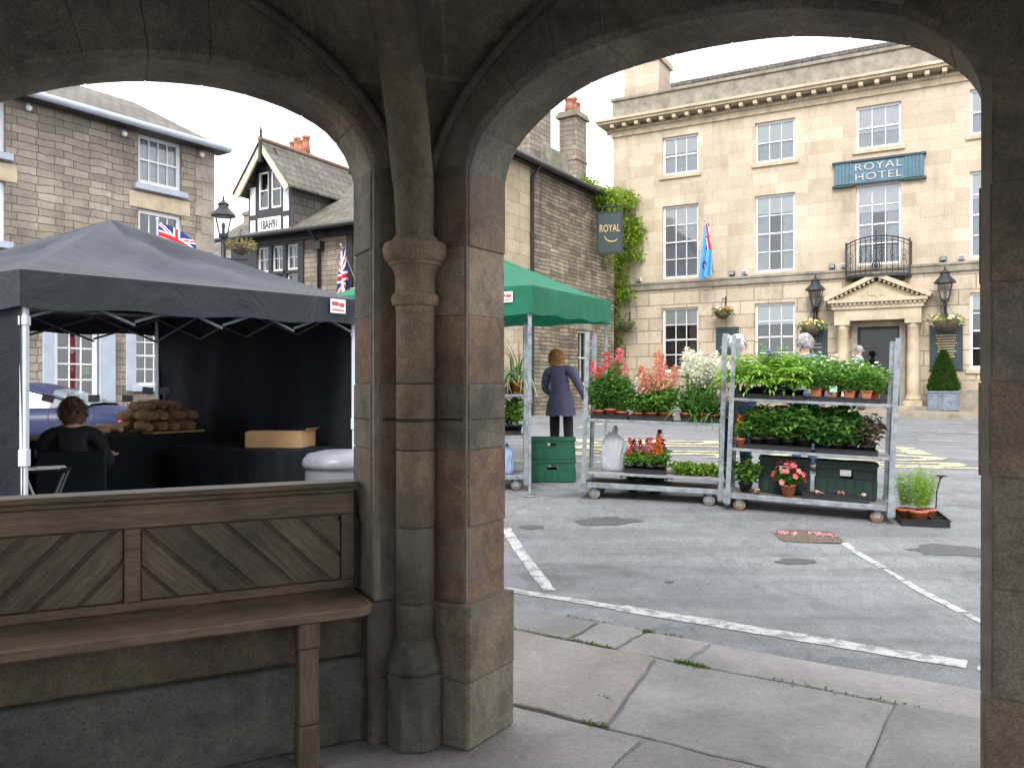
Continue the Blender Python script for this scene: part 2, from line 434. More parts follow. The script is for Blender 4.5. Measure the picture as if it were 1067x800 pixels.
MT['woodleg'] = M_wood('weathered_oak_leg', (.12, .088, .062), stretch=(14, 14, 1.2))
MT['woodseat'] = M_wood('worn_oak_seat', (.205, .15, .105), rough=.5)
MT['woodA'] = M_wood('oak_board_rising', (.125, .096, .068), (0, R(45), 0), stretch=(1.2, 14, 14))
MT['woodB'] = M_wood('oak_board_falling', (.125, .096, .068), (0, R(-45), 0), stretch=(1.2, 14, 14))
MT['bark'] = M_plain('bark', (.1, .075, .05), .9, .4, 12, .5, 40)
L = {}
L['fern'] = M_leaf('fern_leaf', (.12, .3, .025), (.38, .56, .1), .4)
L['bush'] = M_leaf('fresh_leaf', (.06, .2, .025), (.26, .46, .09), .4)
L['dark'] = M_leaf('dark_leaf', (.022, .1, .022), (.15, .32, .07), .35, .38)
L['mid'] = M_leaf('mid_leaf', (.04, .15, .022), (.2, .38, .08), .4)
L['strap'] = M_leaf('lily_leaf', (.05, .17, .025), (.16, .33, .07))
L['spider'] = M_leaf('variegated_leaf', (.06, .18, .05), (.42, .5, .28))
L['feather'] = M_leaf('feathery_leaf', (.2, .38, .04), (.36, .52, .1))
L['creeper'] = M_leaf('creeper_leaf', (.13, .27, .02), (.42, .55, .06), .45)
L['cone'] = M_leaf('topiary_leaf', (.025, .09, .012), (.1, .2, .03), .2)
L['straw'] = M_leaf('dry_leaf', (.3, .24, .1), (.5, .42, .2))
L['purple'] = M_leaf('purple_leaf', (.1, .06, .05), (.22, .15, .12))
for k, a, b in (('white', (.75, .74, .6), (.9, .9, .82)), ('peach', (.68, .3, .2), (.85, .5, .38)), ('redf', (.6, .03, .04), (.8, .1, .1)),
                ('crimson', (.3, .01, .03), (.45, .03, .05)), ('orange', (.75, .14, .03), (.85, .3, .05)), ('pinkred', (.75, .08, .1), (.9, .32, .3)),
                ('pink', (.75, .25, .35), (.9, .5, .55)), ('violet', (.16, .09, .42), (.3, .3, .7)), ('yellow', (.7, .5, .1), (.85, .7, .25))):
    L[k] = M_leaf(k + '_petal', a, b, .3, .55)
MT['moss'] = M_leaf('moss', (.06, .11, .02), (.14, .22, .04))
# ------------------------------------------------------------------ ground, paving, road markings
def M_asphalt():
    m, nt, b, out = newmat('asphalt')
    o = objco(nt)
    c = ramp(nt, noise_n(nt, .55, 6, .6, o), [(.3, (.185, .189, .2)), (.7, (.235, .239, .25))])
    c = mixc(nt, 'MULTIPLY', 1, c, ramp(nt, noise_n(nt, 60, 4, .75, o), [(.3, (.62,) * 3), (.7, (1.32,) * 3)]))
    v = N(nt, 'ShaderNodeTexVoronoi', i_Scale=110); nt.links.new(o, v.inputs['Vector'])
    c = mixc(nt, 'MULTIPLY', .5, c, ramp(nt, v.outputs[0], [(.0, (1.3,) * 3), (.6, (.75,) * 3)]))
    p = noise_n(nt, .8, 5, .55, objco(nt, (1, 1.6, 1)), .8)
    c = mixc(nt, 'MIX', ramp(nt, p, [(.6, (0, 0, 0)), (.64, (.55,) * 3)]), c, (.1, .1, .103))
    p2 = noise_n(nt, 1.7, 6, .6, o, .5)
    vc = N(nt, 'ShaderNodeTexVoronoi', i_Scale=.55); vc.feature = 'DISTANCE_TO_EDGE'; wv = N(nt, 'ShaderNodeVectorMath', operation='ADD'); nw = N(nt, 'ShaderNodeTexNoise', i_Scale=2.5, i_Detail=6); nt.links.new(o, nw.inputs['Vector']); nt.links.new(o, wv.inputs[0]); nt.links.new(nw.outputs[1], wv.inputs[1]); nt.links.new(wv.outputs[0], vc.inputs['Vector'])
    c = mixc(nt, 'MIX', ramp(nt, vc.outputs[0], [(.0, (.35,) * 3), (.01, (0, 0, 0))]), c, (.06, .06, .06))
    c = mixc(nt, 'MULTIPLY', .7, c, ramp(nt, noise_n(nt, 5, 6, .7, objco(nt, (1, .5, 1)), 1), [(.35, (.78,) * 3), (.65, (1.15,) * 3)]))
    st = noise_n(nt, 3.1, 4, .5, o, .2)
    c = mixc(nt, 'MIX', ramp(nt, st, [(.66, (0, 0, 0)), (.74, (.6,) * 3)]), c, (.1, .1, .104))
    ty = noise_n(nt, 1.3, 5, .6, objco(nt, (.35, 2.6, 1), (0, 0, R(14))), .3)
    c = mixc(nt, 'MULTIPLY', .8, c, ramp(nt, ty, [(.36, (.76,) * 3), (.6, (1.1,) * 3)]))
    gr = N(nt, 'ShaderNodeTexVoronoi', i_Scale=34); nt.links.new(o, gr.inputs['Vector'])
    c = mixc(nt, 'MIX', ramp(nt, gr.outputs[0], [(.04, (.45,) * 3), (.07, (0, 0, 0))]), c, (.3, .29, .28))
    c = mixc(nt, 'MIX', ramp(nt, p2, [(.62, (0, 0, 0)), (.7, (.4,) * 3)]), c, (.2, .198, .192))
    nt.links.new(c, b.inputs['Base Color']); b.inputs['Roughness'].default_value = .85; b.inputs['Specular IOR Level'].default_value = .3
    bumpn(nt, b, noise_n(nt, 90, 4, .7, o), .45, .006)
    return m
def M_paint(name, col, wear=.5):
    m, nt, b, out = newmat(name)
    o = objco(nt)
    n = noise_n(nt, 9, 7, .75, o, .3)
    w = ramp(nt, n, [(wear - .06, (1, 1, 1)), (wear + .06, (0, 0, 0))])
    c = mixc(nt, 'MIX', ramp(nt, n, [(.46, (0, 0, 0)), (.58, (.85,) * 3)]), col, (.17, .172, .178))
    c = mixc(nt, 'MULTIPLY', .7, c, ramp(nt, noise_n(nt, 50, 4, .7, o), [(.3, (.75,) * 3), (.7, (1.1,) * 3)]))
    nt.links.new(c, b.inputs['Base Color']); b.inputs['Roughness'].default_value = .8
    return m
def M_flag():
    m, nt, b, out = newmat('flagstone')
    o = objco(nt)
    g = nt.nodes.new('ShaderNodeNewGeometry')
    a = N(nt, 'ShaderNodeAttribute', attribute_name='tint')
    c = mixc(nt, 'MULTIPLY', 1, a.outputs[0], ramp(nt, noise_n(nt, 1.8, 6, .62, o, .5), [(.28, (.72, .72, .7)), (.7, (1.2, 1.19, 1.17))]))
    c = mixc(nt, 'MULTIPLY', .7, c, ramp(nt, noise_n(nt, 30, 5, .7, o), [(.3, (.8,) * 3), (.7, (1.18,) * 3)]))
    c = mixc(nt, 'MULTIPLY', .7, c, ramp(nt, noise_n(nt, 110, 4, .75, o), [(.33, (.7,) * 3), (.67, (1.3,) * 3)]))
    c = mixc(nt, 'MULTIPLY', .8, c, ramp(nt, noise_n(nt, .7, 5, .6, o, .6), [(.36, (.74, .73, .72)), (.64, (1.12,) * 3)]))
    c = mixc(nt, 'MIX', ramp(nt, noise_n(nt, 4.5, 5, .6, o, .8), [(.62, (0, 0, 0)), (.76, (.5,) * 3)]), c, (.1, .097, .088))
    nt.links.new(c, b.inputs['Base Color']); b.inputs['Roughness'].default_value = .62; b.inputs['Specular IOR Level'].default_value = .4
    bumpn(nt, b, noise_n(nt, 3.5, 9, .66, o, .4), .7, .03)
    return m
MT['asphalt'] = M_asphalt(); MT['flagstone'] = M_flag()
MT['paintw'] = M_paint('road_paint_white', (.5, .5, .485)); MT['painty'] = M_paint('road_paint_yellow', (.66, .59, .31))
MT['pave'] = M_brick('pavement_flags', (.34, .27, .21), (.28, .235, .19), (.15, .13, .11), .9, .6, .012, .4, 0, .25, 1.2)
MT['joint'] = M_plain('paving_joint', (.03, .032, .02), .95, .4, 20, .4)

ys = [-300, -60, -15, -5, 0, 3, 5, 5.9] + [6 + .33 * i for i in range(0, 20)] + [13 + .75 * i for i in range(0, 22)] + [30, 33, 37, 41, 45, 60, 100, 200, 400]
xs = [-300, -120, -60, -40, -30] + [-25 + i for i in range(0, 51)] + [30, 40, 60, 120, 300]
g = MB()
g.add([(x, y, gz(x, y)) for y in ys for x in xs],
      [(j * len(xs) + i, j * len(xs) + i + 1, (j + 1) * len(xs) + i + 1, (j + 1) * len(xs) + i) for j in range(len(ys) - 1) for i in range(len(xs) - 1)], smooth=True)
road = g.build('road', MT['asphalt'], recalc=False); road['kind'] = 'structure'

# hexagonal market cross, corners going clockwise seen from above
O0 = Vector((-.376, 3.76)); SIDE = 2.86; T = .28
DIRS = [Vector((math.cos(R(a)), math.sin(R(a)))) for a in (-33, -93, -153, 147, 87, 27)]
NIN = [Vector((d.y, -d.x)) for d in DIRS]
CORN = [O0]
for d in DIRS[:-1]: CORN.append(CORN[-1] + d * SIDE)
HC = sum(CORN, Vector((0, 0))) / 6
def P2(i, r, n): return CORN[i] + DIRS[i] * r + NIN[i] * n        # side i, along, inward

# flagstones: rows along the right-hand side of the cross
fb = MB(); fr = random.Random(3)
rows = [(1.2, 1.61, [-3.4, -2.4, -1.5, -.6, .05, .36, .77, 2.62, 3.5, 4.5, 5.5]), (.215, 1.185, [-3.4, -2.3, -1.3, -.5, .62, 1.8, 2.45, 3.4, 4.6, 5.5]),
        (-.72, .2, [-3.4, -2.6, -1.5, -.3, .98, 1.5, 2.7, 3.6, 4.6, 5.5])]
n0 = -.735
while n0 > -5.6:
    w = fr.uniform(.62, .95); js = [-4.2]
    while js[-1] < 5.5: js.append(js[-1] + fr.uniform(.6, 1.35))
    rows.append((n0 - w, n0 - .015, js)); n0 -= w
for ri, (na, nb, js) in enumerate(rows):
    for k, (ra, rb) in enumerate(zip(js, js[1:])):
        j = lambda s=.009: fr.uniform(-s, s)
        sl = (-.1 if ri == 1 and k in (3, 4) else 0)
        sl2 = (-.1 if ri == 1 and k == 3 else 0)
        q = [(ra + .004 + j() + (.17 if ri == 1 and k == 4 else 0), na + .004), (rb - .004 + j() + (.17 if ri == 1 and k == 3 else 0), na + .004 + j(.01)), (rb - .004 + j(), nb - .004 + j(.01)), (ra + .004 + j(), nb - .004)]
        pts = []
        for a in range(4):
            A, B = Vector(q[a]), Vector(q[(a + 1) % 4])
            pts.append(A + Vector((j(.006), j(.006))))
            for t in (.14, .3, .45, .6, .75, .9): pts.append(A.lerp(B, t) + Vector((j(.011), j(.011))))
        poly = [tuple(CORN[0] + DIRS[0] * p.x - NIN[0] * p.y) for p in pts]
        t = fr.uniform(.88, 1.1); base = fr.choice([(.222, .212, .21), (.235, .222, .218), (.212, .207, .208)])
        if ri == 1 and k == 3: base = (.25, .222, .21)
        dz = fr.uniform(-.009, .006)
        fb.prism(poly, -.06, dz, tuple(c * t for c in base))
pav = fb.build('paving', MT['flagstone'], None, .012, 2); pav['kind'] = 'structure'
jb = MB(); jb.prism([tuple(CORN[0] + DIRS[0] * r - NIN[0] * n) for r, n in ((-3.4, 1.6), (-4.2, -5.6), (5.5, -5.6), (5.5, 1.6))], -.2, -.022)
jo = jb.build('paving_bed', MT['joint']); jo['kind'] = 'structure'

sjr = random.Random(77)
def strip(mb, pts, w, dz=.004, seg=.09):
    for a, b in zip(pts, pts[1:]):
        a, b = Vector(a), Vector(b); n = max(1, int((b - a).length / seg)); d = (b - a).normalized(); s = Vector((-d.y, d.x)) * w / 2
        jj = [(sjr.uniform(.86, 1.06), sjr.uniform(.86, 1.06)) for _ in range(n + 1)]
        for i in range(n):
            p, q = a.lerp(b, i / n), a.lerp(b, (i + 1) / n)
            mb.quad(*[(v.x, v.y, gz(v.x, v.y) + dz) for v in (p - s * jj[i][0], q - s * jj[i + 1][0], q + s * jj[i + 1][1], p + s * jj[i][1])])
def mark(name, mb, mat): o = mb.build(name, mat); o['kind'] = 'structure'; return o
def RN(r, n): return CORN[0] + DIRS[0] * r - NIN[0] * n
m = MB(); strip(m, [RN(-2.2, 2.02), RN(.0, 2.02)], .1); strip(m, [RN(0, 2.02), RN(2.0, 2.0), RN(2.03, 2.0)], .155); strip(m, [RN(2.08, 1.97), RN(6, 1.88)], .08)
mark('road_marking', m, MT['paintw'])
m = MB(); strip(m, [(.27, 5.92), (-.06, 7.85)], .1); mark('road_marking', m, MT['paintw'])
m = MB(); strip(m, [(2.97, 7.25), (2.92, 6.35)], .085); strip(m, [(2.92, 6.3), (2.9, 5.25)], .1); strip(m, [(2.9, 5.15), (2.89, 4.9)], .07)
# the slanting bay line at the right, worn away in places
m = MB(); strip(m, [(2.99, 7.35), (2.98, 6.55)], .07); strip(m, [(2.978, 6.5), (2.97, 6.2)], .05); strip(m, [(2.968, 6.16), (2.955, 5.35)], .075); strip(m, [(2.953, 5.3), (2.945, 4.9)], .055)
mark('road_marking', m, MT['paintw'])
m = MB(); strip(m, [(-3, 12.6), (1.5, 12.05), (9.5, 11.0)], .13, .006); mark('road_marking', m, MT['painty'])
m = MB(); strip(m, [(1.4, 17.9), (2.2, 19.2)], .1, .006); mark('road_marking', m, MT['painty'])
m = MB()
for a, b in (((-.6, 20.6), (1.2, 20.0)), ((1.9, 19.75), (3.3, 19.2)), ((4.0, 18.95), (5.4, 18.4)), ((6.6, 17.9), (8.0, 17.3)), ((8.7, 17.0), (10.1, 16.4)), ((7.6, 15.3), (8.3, 15.05))):
    strip(m, [a, b], .1, .006)
mark('road_marking', m, MT['paintw'])

def text_mb(body, size, ext=0.0, sx=1.0, align='CENTER', space=1.0):
    cu = bpy.data.curves.new('t', 'FONT'); cu.body = body; cu.size = size; cu.extrude = ext; cu.align_x = align; cu.align_y = 'CENTER'; cu.resolution_u = 3; cu.space_character = space
    o = bpy.data.objects.new('t', cu); COL.objects.link(o)
    bpy.context.view_layer.update()
    dg = bpy.context.evaluated_depsgraph_get()
    me = bpy.data.meshes.new_from_object(o.evaluated_get(dg))
    vs = [(v.co.x * sx, v.co.y, v.co.z) for v in me.vertices]; fs = [tuple(p.vertices) for p in me.polygons]
    bpy.data.objects.remove(o); bpy.data.meshes.remove(me); bpy.data.curves.remove(cu)
    return vs, fs
# BUS STOP painted on the road, elongated along the road
m = MB()
for body, cx, cy in (('BUS', 2.2, 14.0), ('STOP', 5.2, 13.0)):
    vs, fs = text_mb(body, 1.0)
    A = Vector((math.cos(R(-8)), math.sin(R(-8)))); B = Vector((A.y, -A.x))
    hy = max(abs(v[0]) for v in vs)
    sx = 1.35 / hy
    out = []
    for v in vs:
        p = Vector((cx, cy)) + A * (v[1] * 3.9) + B * (v[0] * sx)
        out.append((p.x, p.y, gz(p.x, p.y) + .009))
    m.add(out, fs)
mark('road_marking', m, MT['painty'])

# dark patched repairs in the tarmac, colour deepened to back up weak contact shadows
MT['tar'] = M_plain('tar_patch', (.08, .081, .085), .8, .35, 30, .4, 80)
m = MB(); pr = random.Random(5)
for (cx, cy, rx, ry) in ((2.35, 6.75, .17, .1), (3.85, 7.1, .4, .2), (.95, 8.1, .3, .16), (.2, 7.9, .14, .08), (1.18, 6.15, .04, .03)):
    n = 15; ring = []
    for k in range(n):
        a = 2 * PI * k / n; q = pr.uniform(.7, 1.2)
        ring.append((cx + rx * q * math.cos(a), cy + ry * q * math.sin(a)))
    m.add([(cx, cy, gz(cx, cy) + .004)] + [(x, y, gz(x, y) + .004) for x, y in ring], [(0, 1 + k, 1 + (k + 1) % n) for k in range(n)])
mark('road_patch', m, MT['tar'])

# hotel pavement with kerb: a strip parallel to the hotel front
HL = Vector((3.45, 27.8)); UH = Vector((math.cos(R(-29.5)), math.sin(R(-29.5)))); NH = Vector((-UH.y, UH.x))       # NH points into the building
m = MB(); kb = MB()
for i in range(-30, 60):
    s0, s1 = i * .5, (i + 1) * .5
    q = [HL + UH * s - NH * d for s, d in ((s0, 2.25), (s1, 2.25), (s1, -.1), (s0, -.1))]
    m.quad(*[(p.x, p.y, gz(p.x, p.y) + .1) for p in q])
    a, b = HL + UH * s0 - NH * 2.4, HL + UH * s1 - NH * 2.4; c, d = HL + UH * s1 - NH * 2.25, HL + UH * s0 - NH * 2.25
    f = lambda p, z: (p.x, p.y, gz(p.x, p.y) + z)
    kb.add([f(a, -.05), f(b, -.05), f(b, .104), f(a, .104), f(c, .104), f(d, .104)], [(0, 1, 2, 3), (3, 2, 4, 5)])
o = m.build('pavement', MT['pave'], recalc=False); o['kind'] = 'structure'
o = kb.build('kerb', MT['trimdark'], recalc=False); o['kind'] = 'structure'
m = MB()
for off in (2.62, 2.8):
    strip(m, [HL + UH * -6 - NH * off, HL + UH * 6 - NH * off, HL + UH * 25 - NH * off], .07, .006)
mark('road_marking', m, MT['painty'])
# moss and grass in the paving joints
mo = MB(); mr = random.Random(11)
for (r0, r1, nn, k) in ((-.2, .1, 1.62, 40), (.05, .35, 1.19, 120), (.36, .4, 1.6, 40), (.72, .9, 1.185, 150), (.6, .72, .5, 40), (.68, .8, .21, 60), (1.2, 1.9, 1.19, 40), (-.4, 0, 1.19, 60), (.3, .6, 1.61, 50)):
    for _ in range(k):
        p = RN(mr.uniform(r0, r1), nn + mr.gauss(0, .012))
        mo.leaf(Vector((p.x, p.y, -.012)), Vector((mr.uniform(-1, 1), mr.uniform(-1, 1), mr.uniform(.3, 1.2))), Vector((0, 0, 1)), mr.uniform(.012, .035), .008)
o = mo.build('moss', MT['moss'], recalc=False); o['kind'] = 'stuff'; o['label'] = 'small tufts of moss growing in the joints of the stone paving'

# ------------------------------------------------------------------ market cross
cross = thing('market_cross', 'dark hexagonal stone market shelter with open arches framing the view', 'market shelter', (HC.x, HC.y, 0))
OFF = (-HC.x, -HC.y, 0)
JA = [(.412, SIDE - 2.213)] + [(.5, .5)] * 4 + [(SIDE - .36 - 1.78, .36)]              # jamb distance from the start and end corner of each side
SPR = 2.345
def prof_right(w):
    key = [(.412, 2.33), (.44, 2.42), (.49, 2.495), (.576, 2.565), (.69, 2.635), (.848, 2.69), (1.06, 2.715), (1.298, 2.72), (1.606, 2.692), (1.89, 2.615), (2.034, 2.55), (2.143, 2.456), (2.19, 2.39), (2.213, 2.33)]
    f = w / (2.213 - .412)
    return [((x - .412) * f, z) for x, z in crom(key)]
def crom(key):
    out = []
    for i in range(len(key) - 1):
        p0 = key[max(0, i - 1)]; p1 = key[i]; p2 = key[i + 1]; p3 = key[min(len(key) - 1, i + 2)]
        for k in range(4):
            t = k / 4
            g = lambda a: .5 * ((2 * p1[a]) + (-p0[a] + p2[a]) * t + (2 * p0[a] - 5 * p1[a] + 4 * p2[a] - p3[a]) * t * t + (-p0[a] + 3 * p1[a] - 3 * p2[a] + p3[a]) * t ** 3)
            out.append((g(0), g(1)))
    return out + [key[-1]]
def prof_left(w):
    key = [(0, 2.35), (.035, 2.45), (.09, 2.525), (.162, 2.583), (.324, 2.643), (.552, 2.676), (.801, 2.664), (1.0, 2.625), (1.162, 2.572), (1.312, 2.505), (1.5, 2.41), (1.66, 2.28), (1.75, 2.15), (w, 2.0)]
    from_r = []
    for i in range(len(key) - 1):
        p0 = key[max(0, i - 1)]; p1 = key[i]; p2 = key[i + 1]; p3 = key[min(len(key) - 1, i + 2)]
        for k in range(4):
            t = k / 4
            f = lambda a: .5 * ((2 * p1[a]) + (-p0[a] + p2[a]) * t + (2 * p0[a] - 5 * p1[a] + 4 * p2[a] - p3[a]) * t * t + (-p0[a] + 3 * p1[a] - 3 * p2[a] + p3[a]) * t ** 3)
            from_r.append((f(0), f(1)))
    from_r.append(key[-1])
    return [(w - x, z) for x, z in reversed(from_r)]
cr = random.Random(21)
PAL = [(.245, .215, .172), (.255, .21, .16), (.265, .22, .17), (.23, .212, .182), (.25, .202, .155), (.245, .22, .185)]
DARKP = [(.23, .21, .175), (.24, .212, .168), (.245, .212, .168), (.22, .208, .18)]
wallm = MB(OFF); mort = MB(OFF); ribm = MB(OFF)
for i in range(6):
    a0, a1 = JA[i]; w = SIDE - a0 - a1
    pr_ = prof_left(w) if i == 5 else prof_right(w)
    pr_ = [(a0 + x, z) for x, z in pr_]
    # arc length
    Ls = [0]
    for p, q in zip(pr_, pr_[1:]): Ls.append(Ls[-1] + math.hypot(q[0] - p[0], q[1] - p[1]))
    tot = Ls[-1]
    def at(s):
        x = interp(list(zip(Ls, [p[0] for p in pr_])), s); z = interp(list(zip(Ls, [p[1] for p in pr_])), s)
        x2 = interp(list(zip(Ls, [p[0] for p in pr_])), min(tot, s + .04)); z2 = interp(list(zip(Ls, [p[1] for p in pr_])), min(tot, s + .04))
        x1 = interp(list(zip(Ls, [p[0] for p in pr_])), max(0, s - .04)); z1 = interp(list(zip(Ls, [p[1] for p in pr_])), max(0, s - .04))
        t = Vector((x2 - x1, z2 - z1)).normalized()
        return Vector((x, z)), Vector((-t.y, t.x))
    nb = 11; s = 0; cuts = [0]
    wts = [cr.uniform(.8, 1.2) for _ in range(nb)]; sw = sum(wts)
    for q in wts: cuts.append(cuts[-1] + q / sw * tot)
    RING = .25; ringm = MB(OFF)
    mr_ = MB(OFF); vs = []; ns = 60
    for q in range(ns):
        p, nn = at(lerp(.002, tot - .002, q / (ns - 1)))
        for (ra, ni) in ((.003, .003), (.003, T - .027), (.025, T - .003), (RING - .03, T - .003), (RING - .03, .003)):
            pp = p + nn * ra; xy = P2(i, pp.x, ni); vs.append((xy.x, xy.y, pp.y))
    mr_.add(vs, [(q * 5 + e, (q + 1) * 5 + e, (q + 1) * 5 + (e + 1) % 5, q * 5 + (e + 1) % 5) for q in range(ns - 1) for e in range(5)]); mr_.build('mortar_core', MT['mortar'], cross)
    ext = []
    for k in range(nb):
        c0, c1 = cuts[k] + .0015, cuts[k + 1] - .0015
        col = cr.choice(DARKP if cr.random() < .8 else PAL); jt = cr.uniform(-.004, .004); rg = RING + cr.uniform(-.02, .02)
        sect = [(0, 0), (0, T - .025), (.022, T + jt), (rg, T + jt), (rg, 0)]       # (radial, inward)
        vs = []; m_ = 5; ns = 4
        for q in range(ns):
            p, nn = at(lerp(c0, c1, q / (ns - 1)))
            for (ra, ni) in sect:
                pp = p + nn * ra; xy = P2(i, pp.x, ni); vs.append((xy.x, xy.y, pp.y))
        fs = [(0, 1, 2, 3, 4), tuple((ns - 1) * 5 + x for x in (4, 3, 2, 1, 0))]
        for q in range(ns - 1):
            for e in range(5):
                e2 = (e + 1) % 5
                fs.append((q * 5 + e, (q + 1) * 5 + e, (q + 1) * 5 + e2, q * 5 + e2))
        ringm.add(vs, fs, col)
    ringm.build('arch', MT['cross'], cross, .003)
    # spandrel wall above the ring, inner and outer faces
    samp = [(a0 - .4 + .0, SPR)] + [(p[0], p[1] + .1) for p in pr_] + [(SIDE - a1 + .4, SPR)]
    TOP = 3.55
    xs_ = [-.0, a0 - .01] + [p[0] for p in pr_[1:-1]] + [SIDE - a1 + .01, SIDE]
    zs_ = [SPR - .05, SPR - .05] + [p[1] + .12 for p in pr_[1:-1]] + [SPR - .05, SPR - .05]
    if i == 5: zs_[0] = zs_[1] = 2.0
    for q in range(len(xs_) - 1):
        for ni in (T - .012, .012):
            A, B = P2(i, xs_[q], ni), P2(i, xs_[q + 1], ni)
            wallm.quad((A.x, A.y, zs_[q]), (B.x, B.y, zs_[q + 1]), (B.x, B.y, TOP), (A.x, A.y, TOP), (.24, .215, .178))
wallm.build('spandrel_wall', MT['crossj'], cross)
# piers: two stacks of coursed blocks meeting at every corner
CUT = [0, .27, .58, .887, 1.2, 1.47, 1.75, 2.03, 2.36]
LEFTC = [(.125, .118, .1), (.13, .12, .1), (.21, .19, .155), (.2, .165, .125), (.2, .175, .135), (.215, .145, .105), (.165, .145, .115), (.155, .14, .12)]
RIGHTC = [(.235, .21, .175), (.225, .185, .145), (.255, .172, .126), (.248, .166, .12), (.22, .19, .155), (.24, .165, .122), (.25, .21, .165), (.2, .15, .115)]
for i in range(6):
    pm = MB(OFF)
    j = (i - 1) % 6; a0 = JA[i][0]; a1 = JA[j][1]
    O = CORN[i]; d, n = DIRS[i], NIN[i]; dp, np_ = -DIRS[j], NIN[j]
    bis = (n + np_).normalized()
    for k in range(8):
        z0, z1 = CUT[k] + .0015, CUT[k + 1] - .0015
        e = .028 if (k < 2 and i != 1) else 0
        j2 = cr.uniform(-.004, .004)
        Oo = O - bis * e / .866
        Ii = O + bis * (T + e) / .866
        pr1 = O + d * (a0 + e + j2) - n * e; pi1 = O + d * (a0 + e + j2) + n * (T + e); 
        pl1 = O + dp * (a1 + e + j2) - np_ * e; pi2 = O + dp * (a1 + e + j2) + np_ * (T + e)
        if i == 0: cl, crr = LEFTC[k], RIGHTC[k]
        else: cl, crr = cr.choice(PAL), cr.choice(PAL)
        if i == 0 and k == 4:                       # dark iron-stained crack running round the pier
            for zz in (1.318,):
                Oc = O - bis * .002; Ic = O + bis * (T + .002) / .866
                pm.prism([tuple(x) for x in (Oc, O + d * (a0 + .0015) - n * .002, O + d * (a0 + .0015) + n * (T - .03), O + d * (a0 - .02) + n * (T + .0015), Ic)], zz, zz + .012, (.05, .032, .024)); pm.prism([tuple(x) for x in (Oc, Ic, O + dp * (a1 - .04) + np_ * (T + .0015), O + dp * (a1 + .0015) + np_ * (T - .04), O + dp * (a1 + .0015) - np_ * .002)], zz - .002, zz + .011, (.05, .032, .024))
        # left block's inner arris has a broad chamfer, the right one is sharp
        def cham(p, q, r, c): return [p + (q - p).normalized() * c, p + (r - p).normalized() * c]
        ca, cb = cham(pi1, pr1, Ii, .02 if k > 1 else .012)
        poly = [tuple(x) for x in (Oo, pr1, ca, cb, Ii)]
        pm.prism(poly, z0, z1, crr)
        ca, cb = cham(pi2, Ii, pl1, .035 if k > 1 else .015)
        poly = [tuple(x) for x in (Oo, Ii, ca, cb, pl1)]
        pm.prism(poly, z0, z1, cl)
    e = -.006
    core = [O - bis * e, O + d * (a0 + e) - n * e, O + d * (a0 + e) + n * (T + e), O + bis * (T + e) / .866, O + dp * (a1 + e) + np_ * (T + e), O + dp * (a1 + e) - np_ * e]
    mb_ = MB(OFF); mb_.prism([tuple(x) for x in core], 0, 2.4); mb_.build('mortar_core', MT['mortar'], cross)
    pm.build('pier', MT['cross'], cross, .0035, 2)
    # shaft with base and capital in the inner corner
    C = O + bis * (T / .866 + .085)
    sm = MB(OFF)
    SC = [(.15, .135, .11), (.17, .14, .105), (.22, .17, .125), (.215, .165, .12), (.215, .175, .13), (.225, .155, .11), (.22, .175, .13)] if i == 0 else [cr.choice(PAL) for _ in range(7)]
    for k, (z0, z1) in enumerate(((.42, .58), (.58, .887), (.887, 1.2), (1.2, 1.47), (1.47, 1.78))):
        sm.lathe([(.074, z0 + .001), (.08, z0 + .006), (.08, z1 - .006), (.074, z1 - .001)], (C.x, C.y, 0), 16, SC[k])
    if i == 0: sm.lathe([(.0795, 1.314), (.0815, 1.317), (.0815, 1.328), (.0795, 1.331)], (C.x, C.y, 0), 16, (.05, .032, .024))
    so = sm.build('shaft', MT['cross'], cross)
    b_ = MB(OFF); b_.lathe([(.118, 0), (.118, .29), (.112, .3)], (C.x, C.y, 0), 8, (.12, .118, .105), smooth=False, ph=PI / 8)
    b_.lathe([(.11, .3), (.118, .315), (.113, .335), (.108, .36), (.092, .41), (.082, .44)], (C.x, C.y, 0), 20, (.13, .125, .105))
    b_.build('base', MT['cross'], so, .006)
    k_ = MB(OFF); k_.lathe([(.08, 1.765), (.081, 1.785), (.092, 1.79), (.098, 1.802), (.099, 1.822), (.092, 1.836), (.083, 1.84), (.082, 1.9), (.086, 1.925), (.098, 1.948), (.108, 1.953), (.109, 1.962), (.122, 1.972), (.131, 1.99), (.133, 2.02), (.127, 2.04), (.114, 2.047), (.095, 2.05), (.088, 2.07)], (C.x, C.y, 0), 40, (.24, .19, .14), smooth=False)
    k_.build('capital', MT['cross'], so)
